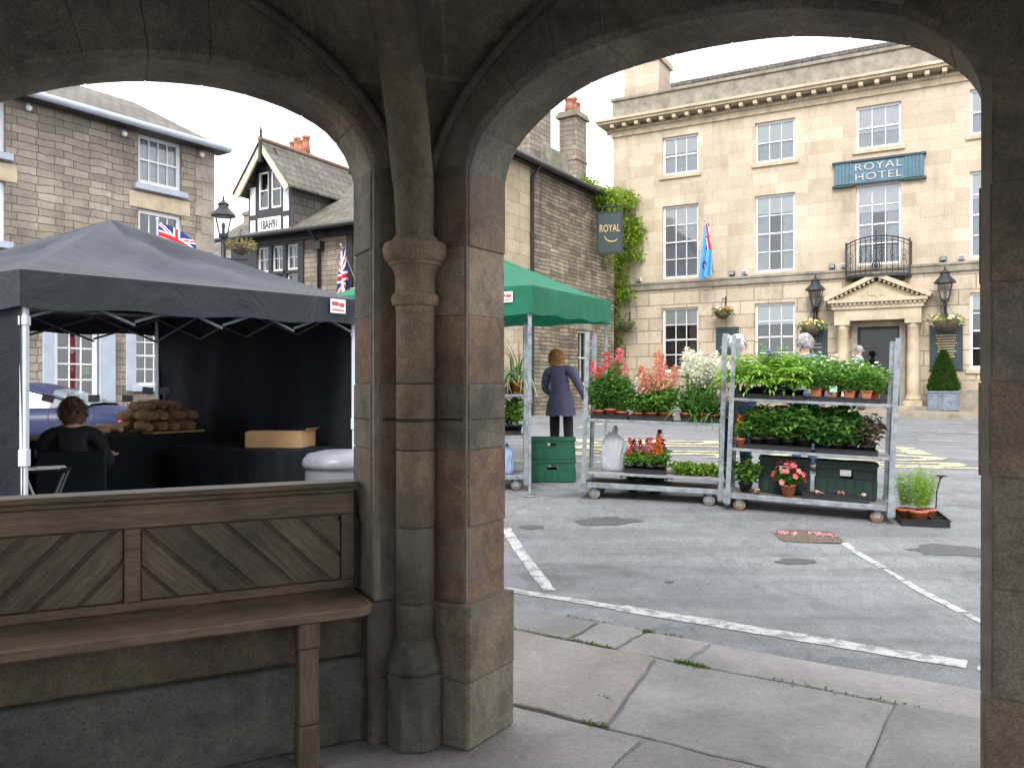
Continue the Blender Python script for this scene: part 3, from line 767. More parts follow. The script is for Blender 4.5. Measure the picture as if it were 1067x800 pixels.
# vault
def vz(rho, s):
    rib = 2.03 + 1.32 * math.sqrt(max(0, 1 - (1 - rho) ** 2.3)); cr_ = max(3.06 + .3 * math.sin(rho * PI / 2), rib)
    return rib + (cr_ - rib) * max(0, 1 - abs(s) ** 2.1) ** .5
vm = MB(OFF); NR, NS = 14, 20
for i in range(6):
    base = []
    A = P2(i, T * .577, T - .01); B = P2(i, SIDE - T * .577, T - .01)
    for a in range(NR + 1):
        for b in range(NS + 1):
            s = math.sin((b / NS - .5) * PI); rho = (a / NR) ** 1.6
            w = A.lerp(B, (s + 1) / 2).lerp(HC, rho)
            base.append((w.x, w.y, vz(rho, s)))
    vm.add(base, [(a * (NS + 1) + b, a * (NS + 1) + b + 1, (a + 1) * (NS + 1) + b + 1, (a + 1) * (NS + 1) + b) for a in range(NR) for b in range(NS)], (.24, .215, .172), smooth=True)
    wr = [P2(i, lerp(T * .577, SIDE - T * .577, (math.sin((b / 24 - .5) * PI) + 1) / 2), T + .012) for b in range(25)]
    ribm2 = MB(OFF); ribm2.tube([(p.x, p.y, vz(0, math.sin((b / 24 - .5) * PI)) - .02) for b, p in enumerate(wr)], .023, 8, (.17, .155, .125)); ribm2.build('wall_rib', MT['cross'], cross)
    r2 = MB(OFF); O = CORN[i]; bis = (HC - O).normalized(); C = O + bis * (T / .866 + .085)
    pts = [(C.x, C.y, 2.05)] + [(*(C.lerp(HC, rho)), vz(rho, 1) + (.02 if rho < .02 else -.05)) for rho in (.004, .012, .03, .06, .1, .16, .25, .36, .5, .7, 1)]
    r2.tube(pts, [.078, .082] + [.085] * 10, 10, (.2, .165, .12) if i == 0 else (.16, .145, .12)); r2.build('rib', MT['cross'], cross)
vm.build('vault', MT['crossj'], cross, recalc=False)
# roof over the vault
rm = MB(OFF); ro = [CORN[i] + (CORN[i] - HC).normalized() * .22 for i in range(6)]
rm.add([(p.x, p.y, 3.45) for p in ro] + [(p.x, p.y, 3.6) for p in ro] + [(HC.x, HC.y, 5.2)], [tuple(range(6))] + [(k, (k + 1) % 6, 6 + (k + 1) % 6, 6 + k) for k in range(6)] + [(6 + k, 6 + (k + 1) % 6, 12) for k in range(6)])
rm.build('roof', MT['slate'], cross)
# low walls closing the lower part of the left-hand and rear openings
PARA = [5, 4, 3, 2]
for i in PARA:
    a0, a1 = JA[i]; pw = MB(OFF)
    def blk(r0, r1, n0, n1, z0, z1, col):
        pw.prism([tuple(P2(i, r, n)) for r, n in ((r0, n0), (r1, n0), (r1, n1), (r0, n1))], z0, z1, col)
    e0, e1 = a0 - .03, SIDE - a1 + .03
    xs2 = [e0, e1]
    for r0, r1 in zip(xs2, xs2[1:]):
        blk(r0 + .002, r1 - .002, 0, .245 + cr.uniform(-.004, .004), 0, .345, (.13, .14, .135))
        blk(r0 + .002, r1 - .002, .005, .215, .3455, .575, (.15, .125, .09))
    blk(e0, e1, .006, .052, .575, 1.02, (.15, .14, .12))
    pw.build('parapet_wall', MT['cross'], cross, .018, 3)

# ------------------------------------------------------------------ bench under the left-hand arch
def make_bench(i, label):
    a0, a1 = JA[i]; W = SIDE - a0 - a1
    J = CORN[i] + DIRS[i] * (SIDE - a1); ang = math.atan2(DIRS[i].y, DIRS[i].x)
    be = thing('wooden_bench', label, 'bench', (J.x, J.y, 0), ang)
    s = MB()                                             # local x along wall (0 at the right jamb), y = -inward
    x1, x0 = -.03, -W + .03
    y0, y1 = -.43, -.085
    pts = [(x0, y1), (x0, y0), (x1 - .12, y0)]
    for k in range(7):
        a = -PI / 2 + PI / 2 * k / 6
        pts.append((x1 - .07 + .07 * math.cos(a) - .0, y0 + .09 + .09 * math.sin(a)))
    pts += [(x1, y1)]
    s.prism(pts, .562, .602); se = s.build('seat', MT['woodseat'], be, .008, 2)
    c = MB(); c.box(x0 + .01, x1 + .01, -.155, -.03, 1.035, 1.06); c.box(x0, x1, -.125, -.055, 1.012, 1.0345)
    c.build('capping_rail', MT['wood'], be, .006, 2)
    f = MB(); f.box(x0, x1, -.112, -.06, .92, 1.011); f.box(x0, x1, -.108, -.06, .603, .64)
    mid = -.89
    f.box(mid - .028, mid + .028, -.115, -.06, .641, .919); f.box(x1 - .055, x1, -.115, -.06, .641, .919); f.box(x0, x0 + .055, -.115, -.06, .641, .919)
    f.build('back_frame', MT['wood'], be, .004)
    bk = MB(); bk.box(x0 + .06, x1 - .06, -.085, -.062, .63, .925); bk.build('backing_board', MT['wood'], be)
    for (xa, xb, dirn, mat) in ((x0 + .055, mid - .028, 1, 'woodA'), (mid + .028, x1 - .055, -1, 'woodB')):
        pm = MB(); W_ = .106
        u = Vector((1, dirn)).normalized(); nn = Vector((-u.y, u.x))
        for k in range(-40, 60):
            base = Vector((xa, .62)) + nn * (k * W_) * (1 if dirn > 0 else 1)
            rect = [(xa + .002, .642), (xb - .002, .642), (xb - .002, .918), (xa + .002, .918)]
            q = clip_poly(rect, base + nn * .007, nn)
            if len(q) >= 3: q = clip_poly(q, base + nn * (W_ - .007), -nn)
            if len(q) >= 3: pm.prism_xz(q, -.101, -.0851)
        pm.build('back_panel', MT[mat], be, .005)
    for lx in (-.292, -1.5):
        lg = MB(); z = 0
        for za, zb, h in ((0, .17, .042), (.172, .46, .038), (.462, .561, .042)):
            lg.box(lx - h, lx + h, -.405 - h * .2, -.405 + h * 1.8, za, zb)
        lg.box(lx - .03, lx + .03, -.325, -.22, .5, .558)
        lg.build('leg', MT['woodleg'], be, .006)
    return be
make_bench(5, 'long dark oak bench with diagonal boarded back against the low stone wall')
# ------------------------------------------------------------------ windows
def sash(parent, x0, x1, z0, z1, y, cols, rows, frame='white', fw=.065, bar=.024, blind=0, sill=None, sillmat='trim', net=0, meet=True, dep=.06, curtain=0):
    f = MB()
    f.box(x0, x0 + fw, y, y + dep + .03, z0, z1); f.box(x1 - fw, x1, y, y + dep + .03, z0, z1)
    f.box(x0 + fw, x1 - fw, y + .001, y + dep + .028, z1 - fw, z1); f.box(x0 + fw, x1 - fw, y - .01, y + dep + .04, z0, z0 + fw * 1.25)
    ix0, ix1, iz0, iz1 = x0 + fw, x1 - fw, z0 + fw * 1.25, z1 - fw
    for c in range(1, cols):
        x = lerp(ix0, ix1, c / cols); f.box(x - bar / 2, x + bar / 2, y + .018, y + .05, iz0, iz1)
    for r in range(1, rows):
        z = lerp(iz0, iz1, r / rows); b = bar * (1.7 if (meet and r == rows // 2) else 1)
        f.box(ix0, ix1, y + .016 - (.012 if b > bar else 0), y + .052, z - b / 2, z + b / 2)
    w = f.build('window', MT[frame], parent)
    g = MB(); g.quad((ix0, y + .036, iz0), (ix1, y + .036, iz0), (ix1, y + .036, iz1), (ix0, y + .036, iz1)); g.build('pane', MT['glass'], w, recalc=False)
    if blind:
        b = MB(); b.box(ix0, ix1, y + .056, y + .062, iz1 - (iz1 - iz0) * blind, iz1); b.build('blind', MT['blind'], w)
    if net:
        b = MB(); n = 28; zb = iz0; zt = iz1 - (iz1 - iz0) * blind
        def cur(xa, xb):
            pts = [(lerp(xa, xb, k / n), y + .09 + .018 * math.sin(k * 1.9)) for k in range(n + 1)]
            b.add([(p[0], p[1], zb) for p in pts] + [(p[0], p[1], zt) for p in pts], [(k, k + 1, n + 2 + k, n + 1 + k) for k in range(n)], smooth=True)
        if net == 1: cur(ix0, ix1)
        else: cur(ix0, lerp(ix0, ix1, .3)); cur(lerp(ix0, ix1, .7), ix1)
        b.build('curtain', MT['net'], w, recalc=False)
    if sill is not None:
        s = MB(); s.box(x0 - .1, x1 + .1, sill, y + .05, z0 - .13, z0 - .002); s.build('sill', MT[sillmat], w, .008)
    return w

# ------------------------------------------------------------------ hotel
hotel = thing('hotel', 'long pale sandstone hotel with three rows of sash windows and pillared doorway', 'hotel', (HL.x, HL.y, 0), R(-29.5))
HW = 16.5; BAYS = [2.35, 5.35, 8.28, 11.2, 14.15]
holes_u = []; holes_g = []; DX0, DX1 = 7.72, 8.84
for k, b in enumerate(BAYS):
    holes_u += [(b - .6, b + .6, 8.46, 9.72), (b - .6, b + .6, 5.06, 7.45)]
    if k != 2: holes_g.append((b - .6, b + .6, 2.0, 4.1))
holes_g.append((DX0, DX1, .6, 3.25))
m = MB(); wall_holes(m, 0, HW, 4.98, 10.5, 0, holes_u, .16); m.quad((0, 12, 4.98), (0, 0, 4.98), (0, 0, 10.5), (0, 12, 10.5)); m.quad((HW, 0, 4.98), (HW, 12, 4.98), (HW, 12, 10.5), (HW, 0, 10.5)); m.quad((0, 12, .2), (HW, 12, .2), (HW, 12, 10.5), (0, 12, 10.5))
m.build('upper_wall', MT['ashlar'], hotel, recalc=False)
m = MB(); wall_holes(m, -.02, HW + .02, .3, 4.72, -.03, holes_g, .19); m.quad((-.02, 12, .3), (-.02, -.03, .3), (-.02, -.03, 4.72), (-.02, 12, 4.72)); m.quad((HW + .02, -.03, .3), (HW + .02, 12, .3), (HW + .02, 12, 4.72), (HW + .02, -.03, 4.72))
m.build('ground_floor_wall', MT['rustic'], hotel, recalc=False)
m = MB()
m.box(-.05, 6.92, -.075, 0.1, .3, 1.42); m.box(9.64, HW + .05, -.075, .1, .3, 1.42)
m.build('plinth', MT['trimdark'], hotel, .01)
m = MB(); m.box(-.06, HW + .06, -.1, .05, 4.721, 4.979); m.box(-.08, HW + .08, -.13, .03, 4.9, 4.975); m.build('string_course', MT['trimdark'], hotel, .008)
# cornice
m = MB()
m.prism_xz([(0, 0), (1, 0)], 0, 1) if False else None
def run(mb, y0, y1, z0, z1, over=0): mb.box(-over, HW + over, y0, y1, z0, z1)
run(m, -.06, .2, 9.98, 10.16, .06); run(m, -.12, .2, 10.161, 10.22, .12); run(m, -.2, .2, 10.33, 10.36, .2); run(m, -.42, .2, 10.361, 10.44, .42); run(m, -.48, .2, 10.441, 10.52, .48)
x = .1
while x < HW:
    m.box(x - .06, x + .06, -.38, -.05, 10.222, 10.33); x += .43
x = .0
while x < HW:
    m.box(x, x + .05, -.15, -.05, 10.165, 10.22 - .0); x += .1
for k in range(20): m.box(-.36, -.05, .3 + k * .43, .42 + k * .43, 10.222, 10.33)
for (y0, z0, z1, ov) in ((0, 10.361, 10.44, .42), (0, 10.441, 10.52, .48), (0, 10.161, 10.33, .12)): m.box(-ov, .1, .21, 12, z0, z1)
m.build('cornice', MT['trim'], hotel)
m = MB(); m.box(-.02, HW + .02, -.02, .3, 10.521, 11.2); m.box(-.07, HW + .07, -.08, .36, 11.2, 11.3); m.box(-.02, .3, .301, 12, 10.521, 11.2)
for x in (3.85, 9.75, 12.7): m.box(x - .25, x + .25, -.035, -.015, 10.53, 11.19)
m.build('parapet', MT['trimdark'], hotel, .008)
m = MB(); m.add([(.3, .36, 10.9), (HW - .1, .36, 10.9), (HW - .1, 4.6, 13.1), (.3, 4.6, 13.1), (.3, 9.4, 10.7), (HW - .1, 9.4, 10.7)], [(0, 1, 2, 3), (3, 2, 5, 4)])
m.add([(.3, .36, 10.9), (.3, 4.6, 13.1), (.3, 9.4, 10.7)], [(0, 1, 2)])
m.build('roof', MT['slate'], hotel, recalc=False)
m = MB(); m.tube([(.2, 4.6, 13.13), (HW, 4.6, 13.13)], .13, 8); m.build('ridge_tiles', MT['slate'], hotel)
m = MB(); m.box(-.25, 1.05, 1.6, 2.9, 10.5, 13.05); m.box(-.33, 1.13, 1.52, 2.98, 13.05, 13.25); m.build('chimney', MT['ashlar'], hotel, .01)
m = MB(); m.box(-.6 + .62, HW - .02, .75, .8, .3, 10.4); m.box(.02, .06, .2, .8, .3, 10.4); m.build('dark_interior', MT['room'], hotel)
for k, b in enumerate(BAYS):
    sash(hotel, b - .6, b + .6, 8.46, 9.72, .1, 3, 2, blind=[.42, .45, .62, .5, .4][k], sill=-.06, net=(1 if k < 3 else 2))
    sash(hotel, b - .6, b + .6, 5.06, 7.45, .1, 3, 4, blind=[.24, .22, .34, .3, .25][k], net=[1, 2, 2, 2, 1][k])
    if k != 2: sash(hotel, b - .6, b + .6, 2.0, 4.1, .08, 3, 4, blind=[.24, .3, 0, .2, .25][k], sill=-.09)
# doorway and portico
pc = DX0 + (DX1 - DX0) / 2
m = MB()
def half(xs, zs): pass
m.box(pc - 1.14, pc + 1.14, -.5, .0, 3.42, 3.75); m.box(pc - 1.2, pc + 1.2, -.56, -.0, 3.751, 3.93); 
m.box(pc - 1.3, pc + 1.3, -.66, -.0, 3.931, 4.02)
x = pc - 1.2
while x < pc + 1.2: m.box(x, x + .06, -.62, -.5, 3.86, 3.93); x += .12
# pediment: tympanum and raking cornices
m.prism_xz([(pc - 1.18, 4.021), (pc + 1.18, 4.021), (pc, 4.52)], -.5, -.02)
for sgn in (-1, 1):
    a = Vector((pc + sgn * 1.36, 4.0)); b = Vector((pc, 4.63)); dd = (b - a).normalized(); nn = Vector((-dd.y, dd.x)) * (1 if sgn < 0 else -1)
    q = [a, b, b + Vector((0, .13)), a + nn * .12]
    m.prism_xz([tuple(v) for v in q], -.68, -.01)
    q2 = [a - nn * .0 + dd * .12, b - dd * .02, b - dd * .02 - nn * .07, a + dd * .2 - nn * .07]
    for t in range(11):
        c0 = a.lerp(b, (t + .7) / 11.5); m.box(c0.x - .035, c0.x + .035, -.62, -.5, c0.y - .075, c0.y + .0)
m.box(pc - .22, pc + .22, -.52, -.49, 4.12, 4.3); m.box(pc - .03, pc + .03, -.53, -.5, 4.06, 4.28)
port = m.build('portico', MT['trim'], hotel)
for sgn in (-1, 1):
    cm = MB(); cx = pc + sgn * .93
    cm.box(cx - .24, cx + .24, -.52, -.06, .35, 1.12); cm.lathe([(.22, 1.12), (.225, 1.17), (.2, 1.22), (.185, 1.26), (.18, 1.3), (.172, 2.4), (.158, 3.18), (.175, 3.2), (.165, 3.22), (.2, 3.3)], (cx, -.29, 0), 20); cm.box(cx - .21, cx + .21, -.5, -.08, 3.3, 3.42)
    cm.build('column', MT['trim'], port)
m = MB()
for sgn in (-1, 1): m.box(pc + sgn * .64 - .08, pc + sgn * .64 + .08, -.12, .1, .35, 3.4)
m.box(pc - .56, pc + .56, -.12, .1, 3.25, 3.4); dfr = m.build('door_frame', MT['trimdark'], hotel)
m = MB(); m.box(pc - .56, pc - .49, .06, .12, .5, 3.25); m.box(pc + .49, pc + .56, .06, .12, .5, 3.25); m.box(pc - .49, pc + .49, .06, .12, 3.17, 3.25); m.box(pc - .49, pc + .49, .06, .12, 2.62, 2.7); m.box(pc - .03, pc + .03, .06, .12, .5, 2.62)
m.box(pc - .49, pc - .03, .075, .105, .5, 1.3); m.box(pc + .03, pc + .49, .075, .105, .5, 1.3)
dr = m.build('door', MT['black'], hotel); m = MB(); m.quad((pc - .49, .09, 1.3), (pc + .49, .09, 1.3), (pc + .49, .09, 3.17), (pc - .49, .09, 3.17)); m.build('pane', MT['doorglass'], dr, recalc=False)
m = MB(); m.tube([(pc + .07, .04, 1.55), (pc + .07, .02, 1.6), (pc + .07, .02, 1.85), (pc + .07, .04, 1.9)], .014, 8); m.build('handle', MT['gold'], dr)
m = MB(); m.box(pc - 1.4, pc + 1.4, -.9, -.0, .3, .97); m.build('step', MT['trimdark'], hotel, .015)
# balcony with bowed iron railing
m = MB(); arc = []
for k in range(25):
    t = -1 + 2 * k / 24; arc.append((pc + t * .84, -.14 - .42 * (1 - t * t) ** .5 * 1.0 - .1))
m.prism([(pc - .88, 0)] + [(x, y - .05) for x, y in arc] + [(pc + .88, 0)], 4.64, 4.72)
m.prism([(pc - .7, 0)] + [(pc + (x - pc) * .8, y * .75) for x, y in arc] + [(pc + .7, 0)], 4.56, 4.64)
bal = m.build('balcony', MT['iron'], hotel)
m = MB()
full = [(pc - .86, -.03)] + arc + [(pc + .86, -.03)]
top = lambda x: 5.62 + .17 * max(0, 1 - ((x - pc) / .86) ** 2)
m.tube([(x, y, top(x)) for x, y in full], .02, 6); m.tube([(x, y, 4.8) for x, y in full], .014, 6); m.tube([(x, y, top(x) - .1) for x, y in full], .012, 6)
for k, (x, y) in enumerate(arc):
    if k % 2 == 0: m.cyl((x, y, 4.72), (x, y, top(x)), .011, n=6)
for k in (2, 6, 10, 14, 18, 22):                                       # scrolls between the bars
    x, y = arc[k]; x2, y2 = arc[k + 1] if k < 24 else arc[k]
    for zc, r_ in ((5.0, .07), (5.3, .06), (5.15, .045)):
        m.tube([(x + r_ * math.cos(a), y, zc + r_ * 1.4 * math.sin(a)) for a in [2 * PI * q / 10 for q in range(11)]], .008, 5)
m.cyl((pc, arc[12][1] - .01, 4.72), (pc, arc[12][1] - .01, 5.95), .018, n=6); m.tube([(pc + .1 * math.cos(a), arc[12][1] - .015, 4.95 + .13 * math.sin(a)) for a in [2 * PI * q / 12 for q in range(13)]], .022, 6)
m.ell((pc, arc[12][1] - .02, 4.95), .06, .03, .09)
for sgn in (-1, 1):
    m.box(pc + sgn * .84 - .025, pc + sgn * .84 + .025, -.29, -.24, 4.6, 5.72); m.box(pc + sgn * .86 - .02, pc + sgn * .86 + .02, -.05, -.01, 4.7, 5.66)
m.build('railing', MT['iron'], bal)

def HP(s, y, z):                       # point on the hotel front: along, out of the wall (negative = towards the road), height
    p = HL + UH * s + NH * y; return (p.x, p.y, z)
# name board
sg = thing('name_board', 'wide blue hotel name board with raised lettering above the first floor window', 'sign', HP(8.28, -.02, 7.42), R(-29.5))
m = MB(); m.box(-1.19, 1.19, -.08, 0, .04, .66); m.build('board', MT['signblue'], sg, .01)
m = MB(); m.box(-1.25, 1.25, -.12, 0, .66, .73); m.box(-1.25, -.66, -.1, 0, -.03, .04); m.box(.66, 1.25, -.1, 0, -.03, .04); m.box(-.66, .66, -.09, 0, 0, .04); m.build('moulding', MT['signgreen'], sg, .008)
for sgn in (-1, 1):
    m = MB(); m.box(sgn * .93 - .24, sgn * .93 + .24, -.085, -.0805, .045, .655)
    for k in range(5):
        x = sgn * (.74 + k * .095); m.box(x - .028, x + .028, -.11, -.085, .05, .65)
    m.build('fluted_panel', MT['signblue'], sg, .008)
MT['letters'] = M_plain('grey_raised_letters', (.42, .4, .38), .5, .2, 9)
for body, z in (('ROYAL', .49), ('HOTEL', .2)):
    vs, fs = text_mb(body, .30, .012, 1.25, space=1.12)
    m = MB(); m.add([(v[0], -.095 - v[2] + .002, z + v[1]) for v in vs], fs); m.build('lettering', MT['letters'], sg)

# small lamps on the string course
fl = None
for k, (s, kind) in enumerate(((4.05, 0), (4.45, 1), (7.02, 0), (7.35, 1), (9.95, 0), (10.4, 1), (.95, 1))):
    lab = ['dark', 'white'][kind] + ' little floodlight on the hotel ledge ' + ['right of the blue ensign', 'between the ensign and the second window', 'left of the lantern beside the balcony', 'just left of the balcony', 'right of the balcony above the lantern', 'beside the far right first floor window', 'near the creeper'][k]
    t = thing('floodlight', lab, 'floodlight', HP(s, -.06, 4.98), R(-29.5), 'floodlights on the string course')
    m = MB(); m.box(-.085, .085, -.06, .05, .05, .17); m.build('housing', MT['black' if kind == 0 else 'white'], t, .012)
    m = MB(); m.box(-.07, .07, -.068, -.0605, .065, .155); m.build('lens', MT['glassl' if kind == 0 else 'plastic'], t)
    m = MB(); m.box(-.02, .02, -.02, .02, 0, .05); m.build('bracket', MT['iron'], t)

# wall lanterns beside the portico
def lantern_parts(t, z0=0, bracket=True, s=1.0):
    # four-sided tapering lantern, bottom at z0
    def fr(z, r): return [(r * math.cos(PI / 4 + k * PI / 2), r * math.sin(PI / 4 + k * PI / 2), z0 + z) for k in range(4)]
    lo, hi = fr(.06 * s, .13 * s), fr(.5 * s, .25 * s)
    m = MB()
    for k in range(4):
        k2 = (k + 1) % 4
        m.cyl(lo[k], hi[k], .014 * s, n=5); m.cyl(lo[k], lo[k2], .014 * s, n=5); m.cyl(hi[k], hi[k2], .017 * s, n=5)
    m.lathe([(.15 * s, 0), (.16 * s, .03 * s), (.13 * s, .06 * s)], (0, 0, z0), 4, ph=PI / 4, smooth=False)
    m.lathe([(.3 * s, .5 * s), (.29 * s, .53 * s), (.13 * s, .7 * s), (.12 * s, .76 * s), (.15 * s, .78 * s), (.05 * s, .86 * s), (.02 * s, .9 * s), (.03 * s, .93 * s), (.005 * s, 1.0 * s)], (0, 0, z0), 8, ph=PI / 8, smooth=False)
    o = m.build('lantern_frame', MT['iron'], t)
    g = MB(); g.add([Vector(p) * .985 if False else p for p in lo] + hi, [(k, (k + 1) % 4, 4 + (k + 1) % 4, 4 + k) for k in range(4)]); g.build('pane', MT['glassl'], o, recalc=False)
    b = MB(); b.lathe([(.03 * s, .06 * s), (.03 * s, .2 * s), (.045 * s, .26 * s), (.03 * s, .34 * s)], (0, 0, z0), 10); b.build('bulb', MT['plastic'], o)
for s_, lab in ((6.6, 'black wall lantern left of the hotel doorway'), (10.0, 'black wall lantern right of the hotel doorway')):
    t = thing('wall_lantern', lab, 'lantern', HP(s_, -.06, 3.45), R(-29.5), 'lanterns flanking the hotel door')
    lantern_parts(t, .42)
    m = MB(); m.tube([(0, .05, 0), (0, -.12, .1), (0, -.04, .25), (0, 0, .43)], [.03, .035, .03, .045], 8); m.box(-.06, .06, .0, .05, -.1, .12); m.build('bracket', MT['iron'], t)
    for ch in t.children:
        if ch.name.startswith('lantern'): ch.location = (0, -.3, 0)
    for ch in t.children:
        if ch.name.startswith('bracket'): ch.location = (0, 0, 0)
    m = MB(); m.tube([(0, -.04, .28), (0, -.3, .36), (0, -.3, .44)], .028, 8); m.build('bracket_arm', MT['iron'], t)

# menu boards with gold lettering
for s_, w, z0, z1, lab in ((6.5, .78, 2.1, 3.2, 'dark green wall board with pale lettering left of the hotel doorway'), (10.02, .82, 1.98, 3.2, 'dark green wall board with lines of gold lettering right of the hotel doorway')):
    t = thing('wall_board', lab, 'sign', HP(s_, -.035, z0), R(-29.5))
    m = MB(); m.box(-w / 2, w / 2, -.035, 0, 0, z1 - z0); m.build('board', MT['signgreen'], t, .006)
    m = MB(); m.box(-w / 2 - .02, w / 2 + .02, -.03, 0, z1 - z0, z1 - z0 + .03); m.box(-w / 2 - .02, w / 2 + .02, -.03, 0, -.03, 0); m.build('edging', MT['black'], t)
    m = MB(); h = z1 - z0; rr = random.Random(2 if s_ > 8 else 9); n = 9 if s_ > 8 else 2
    for k in range(n):
        zz = h * (.78 if s_ > 8 else .62) - k * (.075 if s_ > 8 else .1); ww = rr.uniform(.15, .27); x = -ww
        while x < ww:
            q = rr.uniform(.018, .04); m.box(x, x + q, -.04, -.036, zz, zz + .028); x += q + .012
    m.build('lettering', MT['gold' if s_ > 8 else 'letters'], t)
t = thing('notice_board', 'small dark notice board with a pale emblem between the two left ground floor windows', 'sign', HP(3.9, -.035, 2.55), R(-29.5))
m = MB(); m.box(-.36, .36, -.04, 0, 0, .85); m.build('board', MT['signgreen'], t, .006)
m = MB(); m.lathe([(.001, 0), (.14, .0), (.14, .01), (.001, .01)], (0, 0, 0), 20, M=Matrix.Translation((0, -.042, .5)) @ Matrix.Rotation(R(90), 4, 'X')); m.box(-.2, .2, -.045, -.041, .2, .24); m.build('emblem', MT['letters'], t)

# ------------------------------------------------------------------ rubble building in the lane
RB = Vector((-.75, 19.77)); ra = math.atan2(.854, .52)
rub = thing('lane_building', 'rubble stone building with long receding eaves beside the hotel', 'building', (RB.x, RB.y, 0), ra)
Lr = 7.8; X0 = .55; D0 = 4.4; RZ = 9.1
m = MB(); wall_holes(m, 2.36, Lr, 0, 7.5, 0, [(5.22, 6.0, 1.55, 3.2), ], .18); m.quad((Lr, 0, 0), (Lr, D0, 0), (Lr, D0, 7.5), (Lr, 0, 7.5)); m.quad((X0, D0, 0), (Lr, D0, 0), (Lr, D0, 7.5), (X0, D0, 7.5))
m.add([(Lr, 0, 7.5), (Lr, D0, 7.5), (Lr, D0 / 2, RZ)], [(0, 1, 2)])
m.build('wall', MT['rubble'], rub, recalc=False)
m = MB(); m.box(X0, 2.359, -.02, .3, 0, 7.5); m.quad((X0, .3, 0), (X0, D0, 0), (X0, D0, 7.5), (X0, .3, 7.5)); m.add([(X0, 0, 7.5), (X0, D0, 7.5), (X0, D0 / 2, RZ)], [(0, 1, 2)]); m.build('dressed_wall', MT['cream'], rub, recalc=False)
m = MB(); m.box(X0 - .15, Lr + .1, -.16, .2, 7.35, 7.49); m.build('eaves_board', MT['black'], rub)
m = MB(); m.add([(X0 - .15, -.3, 7.42), (Lr + .1, -.3, 7.42), (Lr + .1, D0 / 2, RZ + .12), (X0 - .15, D0 / 2, RZ + .12), (Lr + .1, D0 + .3, 7.4), (X0 - .15, D0 + .3, 7.4)], [(0, 1, 2, 3), (3, 2, 4, 5)])
m.add([(X0 - .15, -.3, 7.34), (Lr + .1, -.3, 7.34), (Lr + .1, -.3, 7.42), (X0 - .15, -.3, 7.42)], [(0, 1, 2, 3)]); m.build('roof', MT['slate2'], rub, recalc=False)
m = MB(); m.tube([(X0 - .15, -.36, 7.4), (Lr + .1, -.36, 7.4)], .07, 8); m.tube([(2.36, -.36, 7.4), (2.36, -.08, 7.1), (2.36, -.08, .6)], .05, 8)
for z in (1.5, 3.5, 5.5): m.cyl((2.36, -.08, z), (2.36, -.08, z + .1), .065)
m.build('gutter', MT['black'], rub)
sash(rub, 5.22, 6.0, 1.55, 3.2, .1, 2, 2, sill=-.06, sillmat='trimdark')
m = MB(); m.box(5.1, 6.12, -.04, .1, 3.205, 3.45); m.build('lintel', MT['trimdark'], rub, .01)
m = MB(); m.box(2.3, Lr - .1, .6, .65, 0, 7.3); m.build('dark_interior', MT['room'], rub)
def stack(parent, x0, x1, y0, y1, z0, z1, npots, mat='rubble2', pot=.5):
    m = MB(); m.box(x0, x1, y0, y1, z0, z1); m.box(x0 - .03, x1 + .03, y0 - .03, y1 + .03, z0 + (z1 - z0) * .45, z0 + (z1 - z0) * .45 + .08); ch = m.build('chimney', MT[mat], parent, .02)
    m = MB(); m.box(x0 - .08, x1 + .08, y0 - .08, y1 + .08, z1, z1 + .1); m.box(x0 - .04, x1 + .04, y0 - .04, y1 + .04, z1 + .1, z1 + .2); m.build('chimney_cap', MT['trimdark'], ch, .015)
    for k in range(npots):
        p = MB(); x = lerp(x0, x1, (k + .5) / npots); h = pot * (1 if k % 2 else .8)
        p.lathe([(.15, 0), (.13, h * .5), (.115, h * .85), (.145, h * .88), (.14, h), (.1, h)], (x, (y0 + y1) / 2, z1 + .2), 12); p.build('chimney_pot', MT['potred'], ch)
stack(rub, 5.6, 6.3, .25, .85, 7.3, 9.7, 3)
m = MB(); m.box(3.9, 5.2, .9, 1.5, 7.6, 10.3); m.box(3.82, 5.28, .82, 1.58, 10.3, 10.45); m.build('parapet_stack', MT['rubble2'], rub, .02)
m = MB(); m.box(4.0, 5.58, .5, .6, 7.5, 8.5); m.build('upstand', MT['trimdark'], rub)

# hanging pub sign
t = thing('hanging_sign', 'dark green hanging sign with gold lettering beside the creeper', 'sign', (2.95, 24.6, 5.55), R(-18))
m = MB(); m.box(-.36, .36, -.03, .03, 0, 1.2); m.build('board', MT['signgreen'], t, .01)
m = MB(); m.box(-.4, -.36, -.04, .04, -.03, 1.23); m.box(.36, .4, -.04, .04, -.03, 1.23); m.box(-.36, .36, -.04, .04, 1.2, 1.24); m.box(-.36, .36, -.04, .04, -.04, 0); m.build('frame', MT['black'], t)
vs, fs = text_mb('ROYAL', .21, .004, .95)
m = MB(); m.add([(v[0], -.036 - v[2], .72 + v[1] * 1.5) for v in vs], fs)
m.tube([(-.16, -.035, .5), (-.1, -.035, .38), (.02, -.035, .32), (.16, -.035, .33), (.24, -.035, .4)], [.012, .02, .026, .02, .01], 6); m.build('lettering', MT['gold'], t)
m = MB(); m.tube([(-.55, .05, 1.4), (.36, 0, 1.4)], .02, 6); m.cyl((-.25, 0, 1.24), (-.25, 0, 1.4), .012, n=6); m.cyl((.25, 0, 1.24), (.25, 0, 1.4), .012, n=6); m.build('bracket', MT['iron'], t)

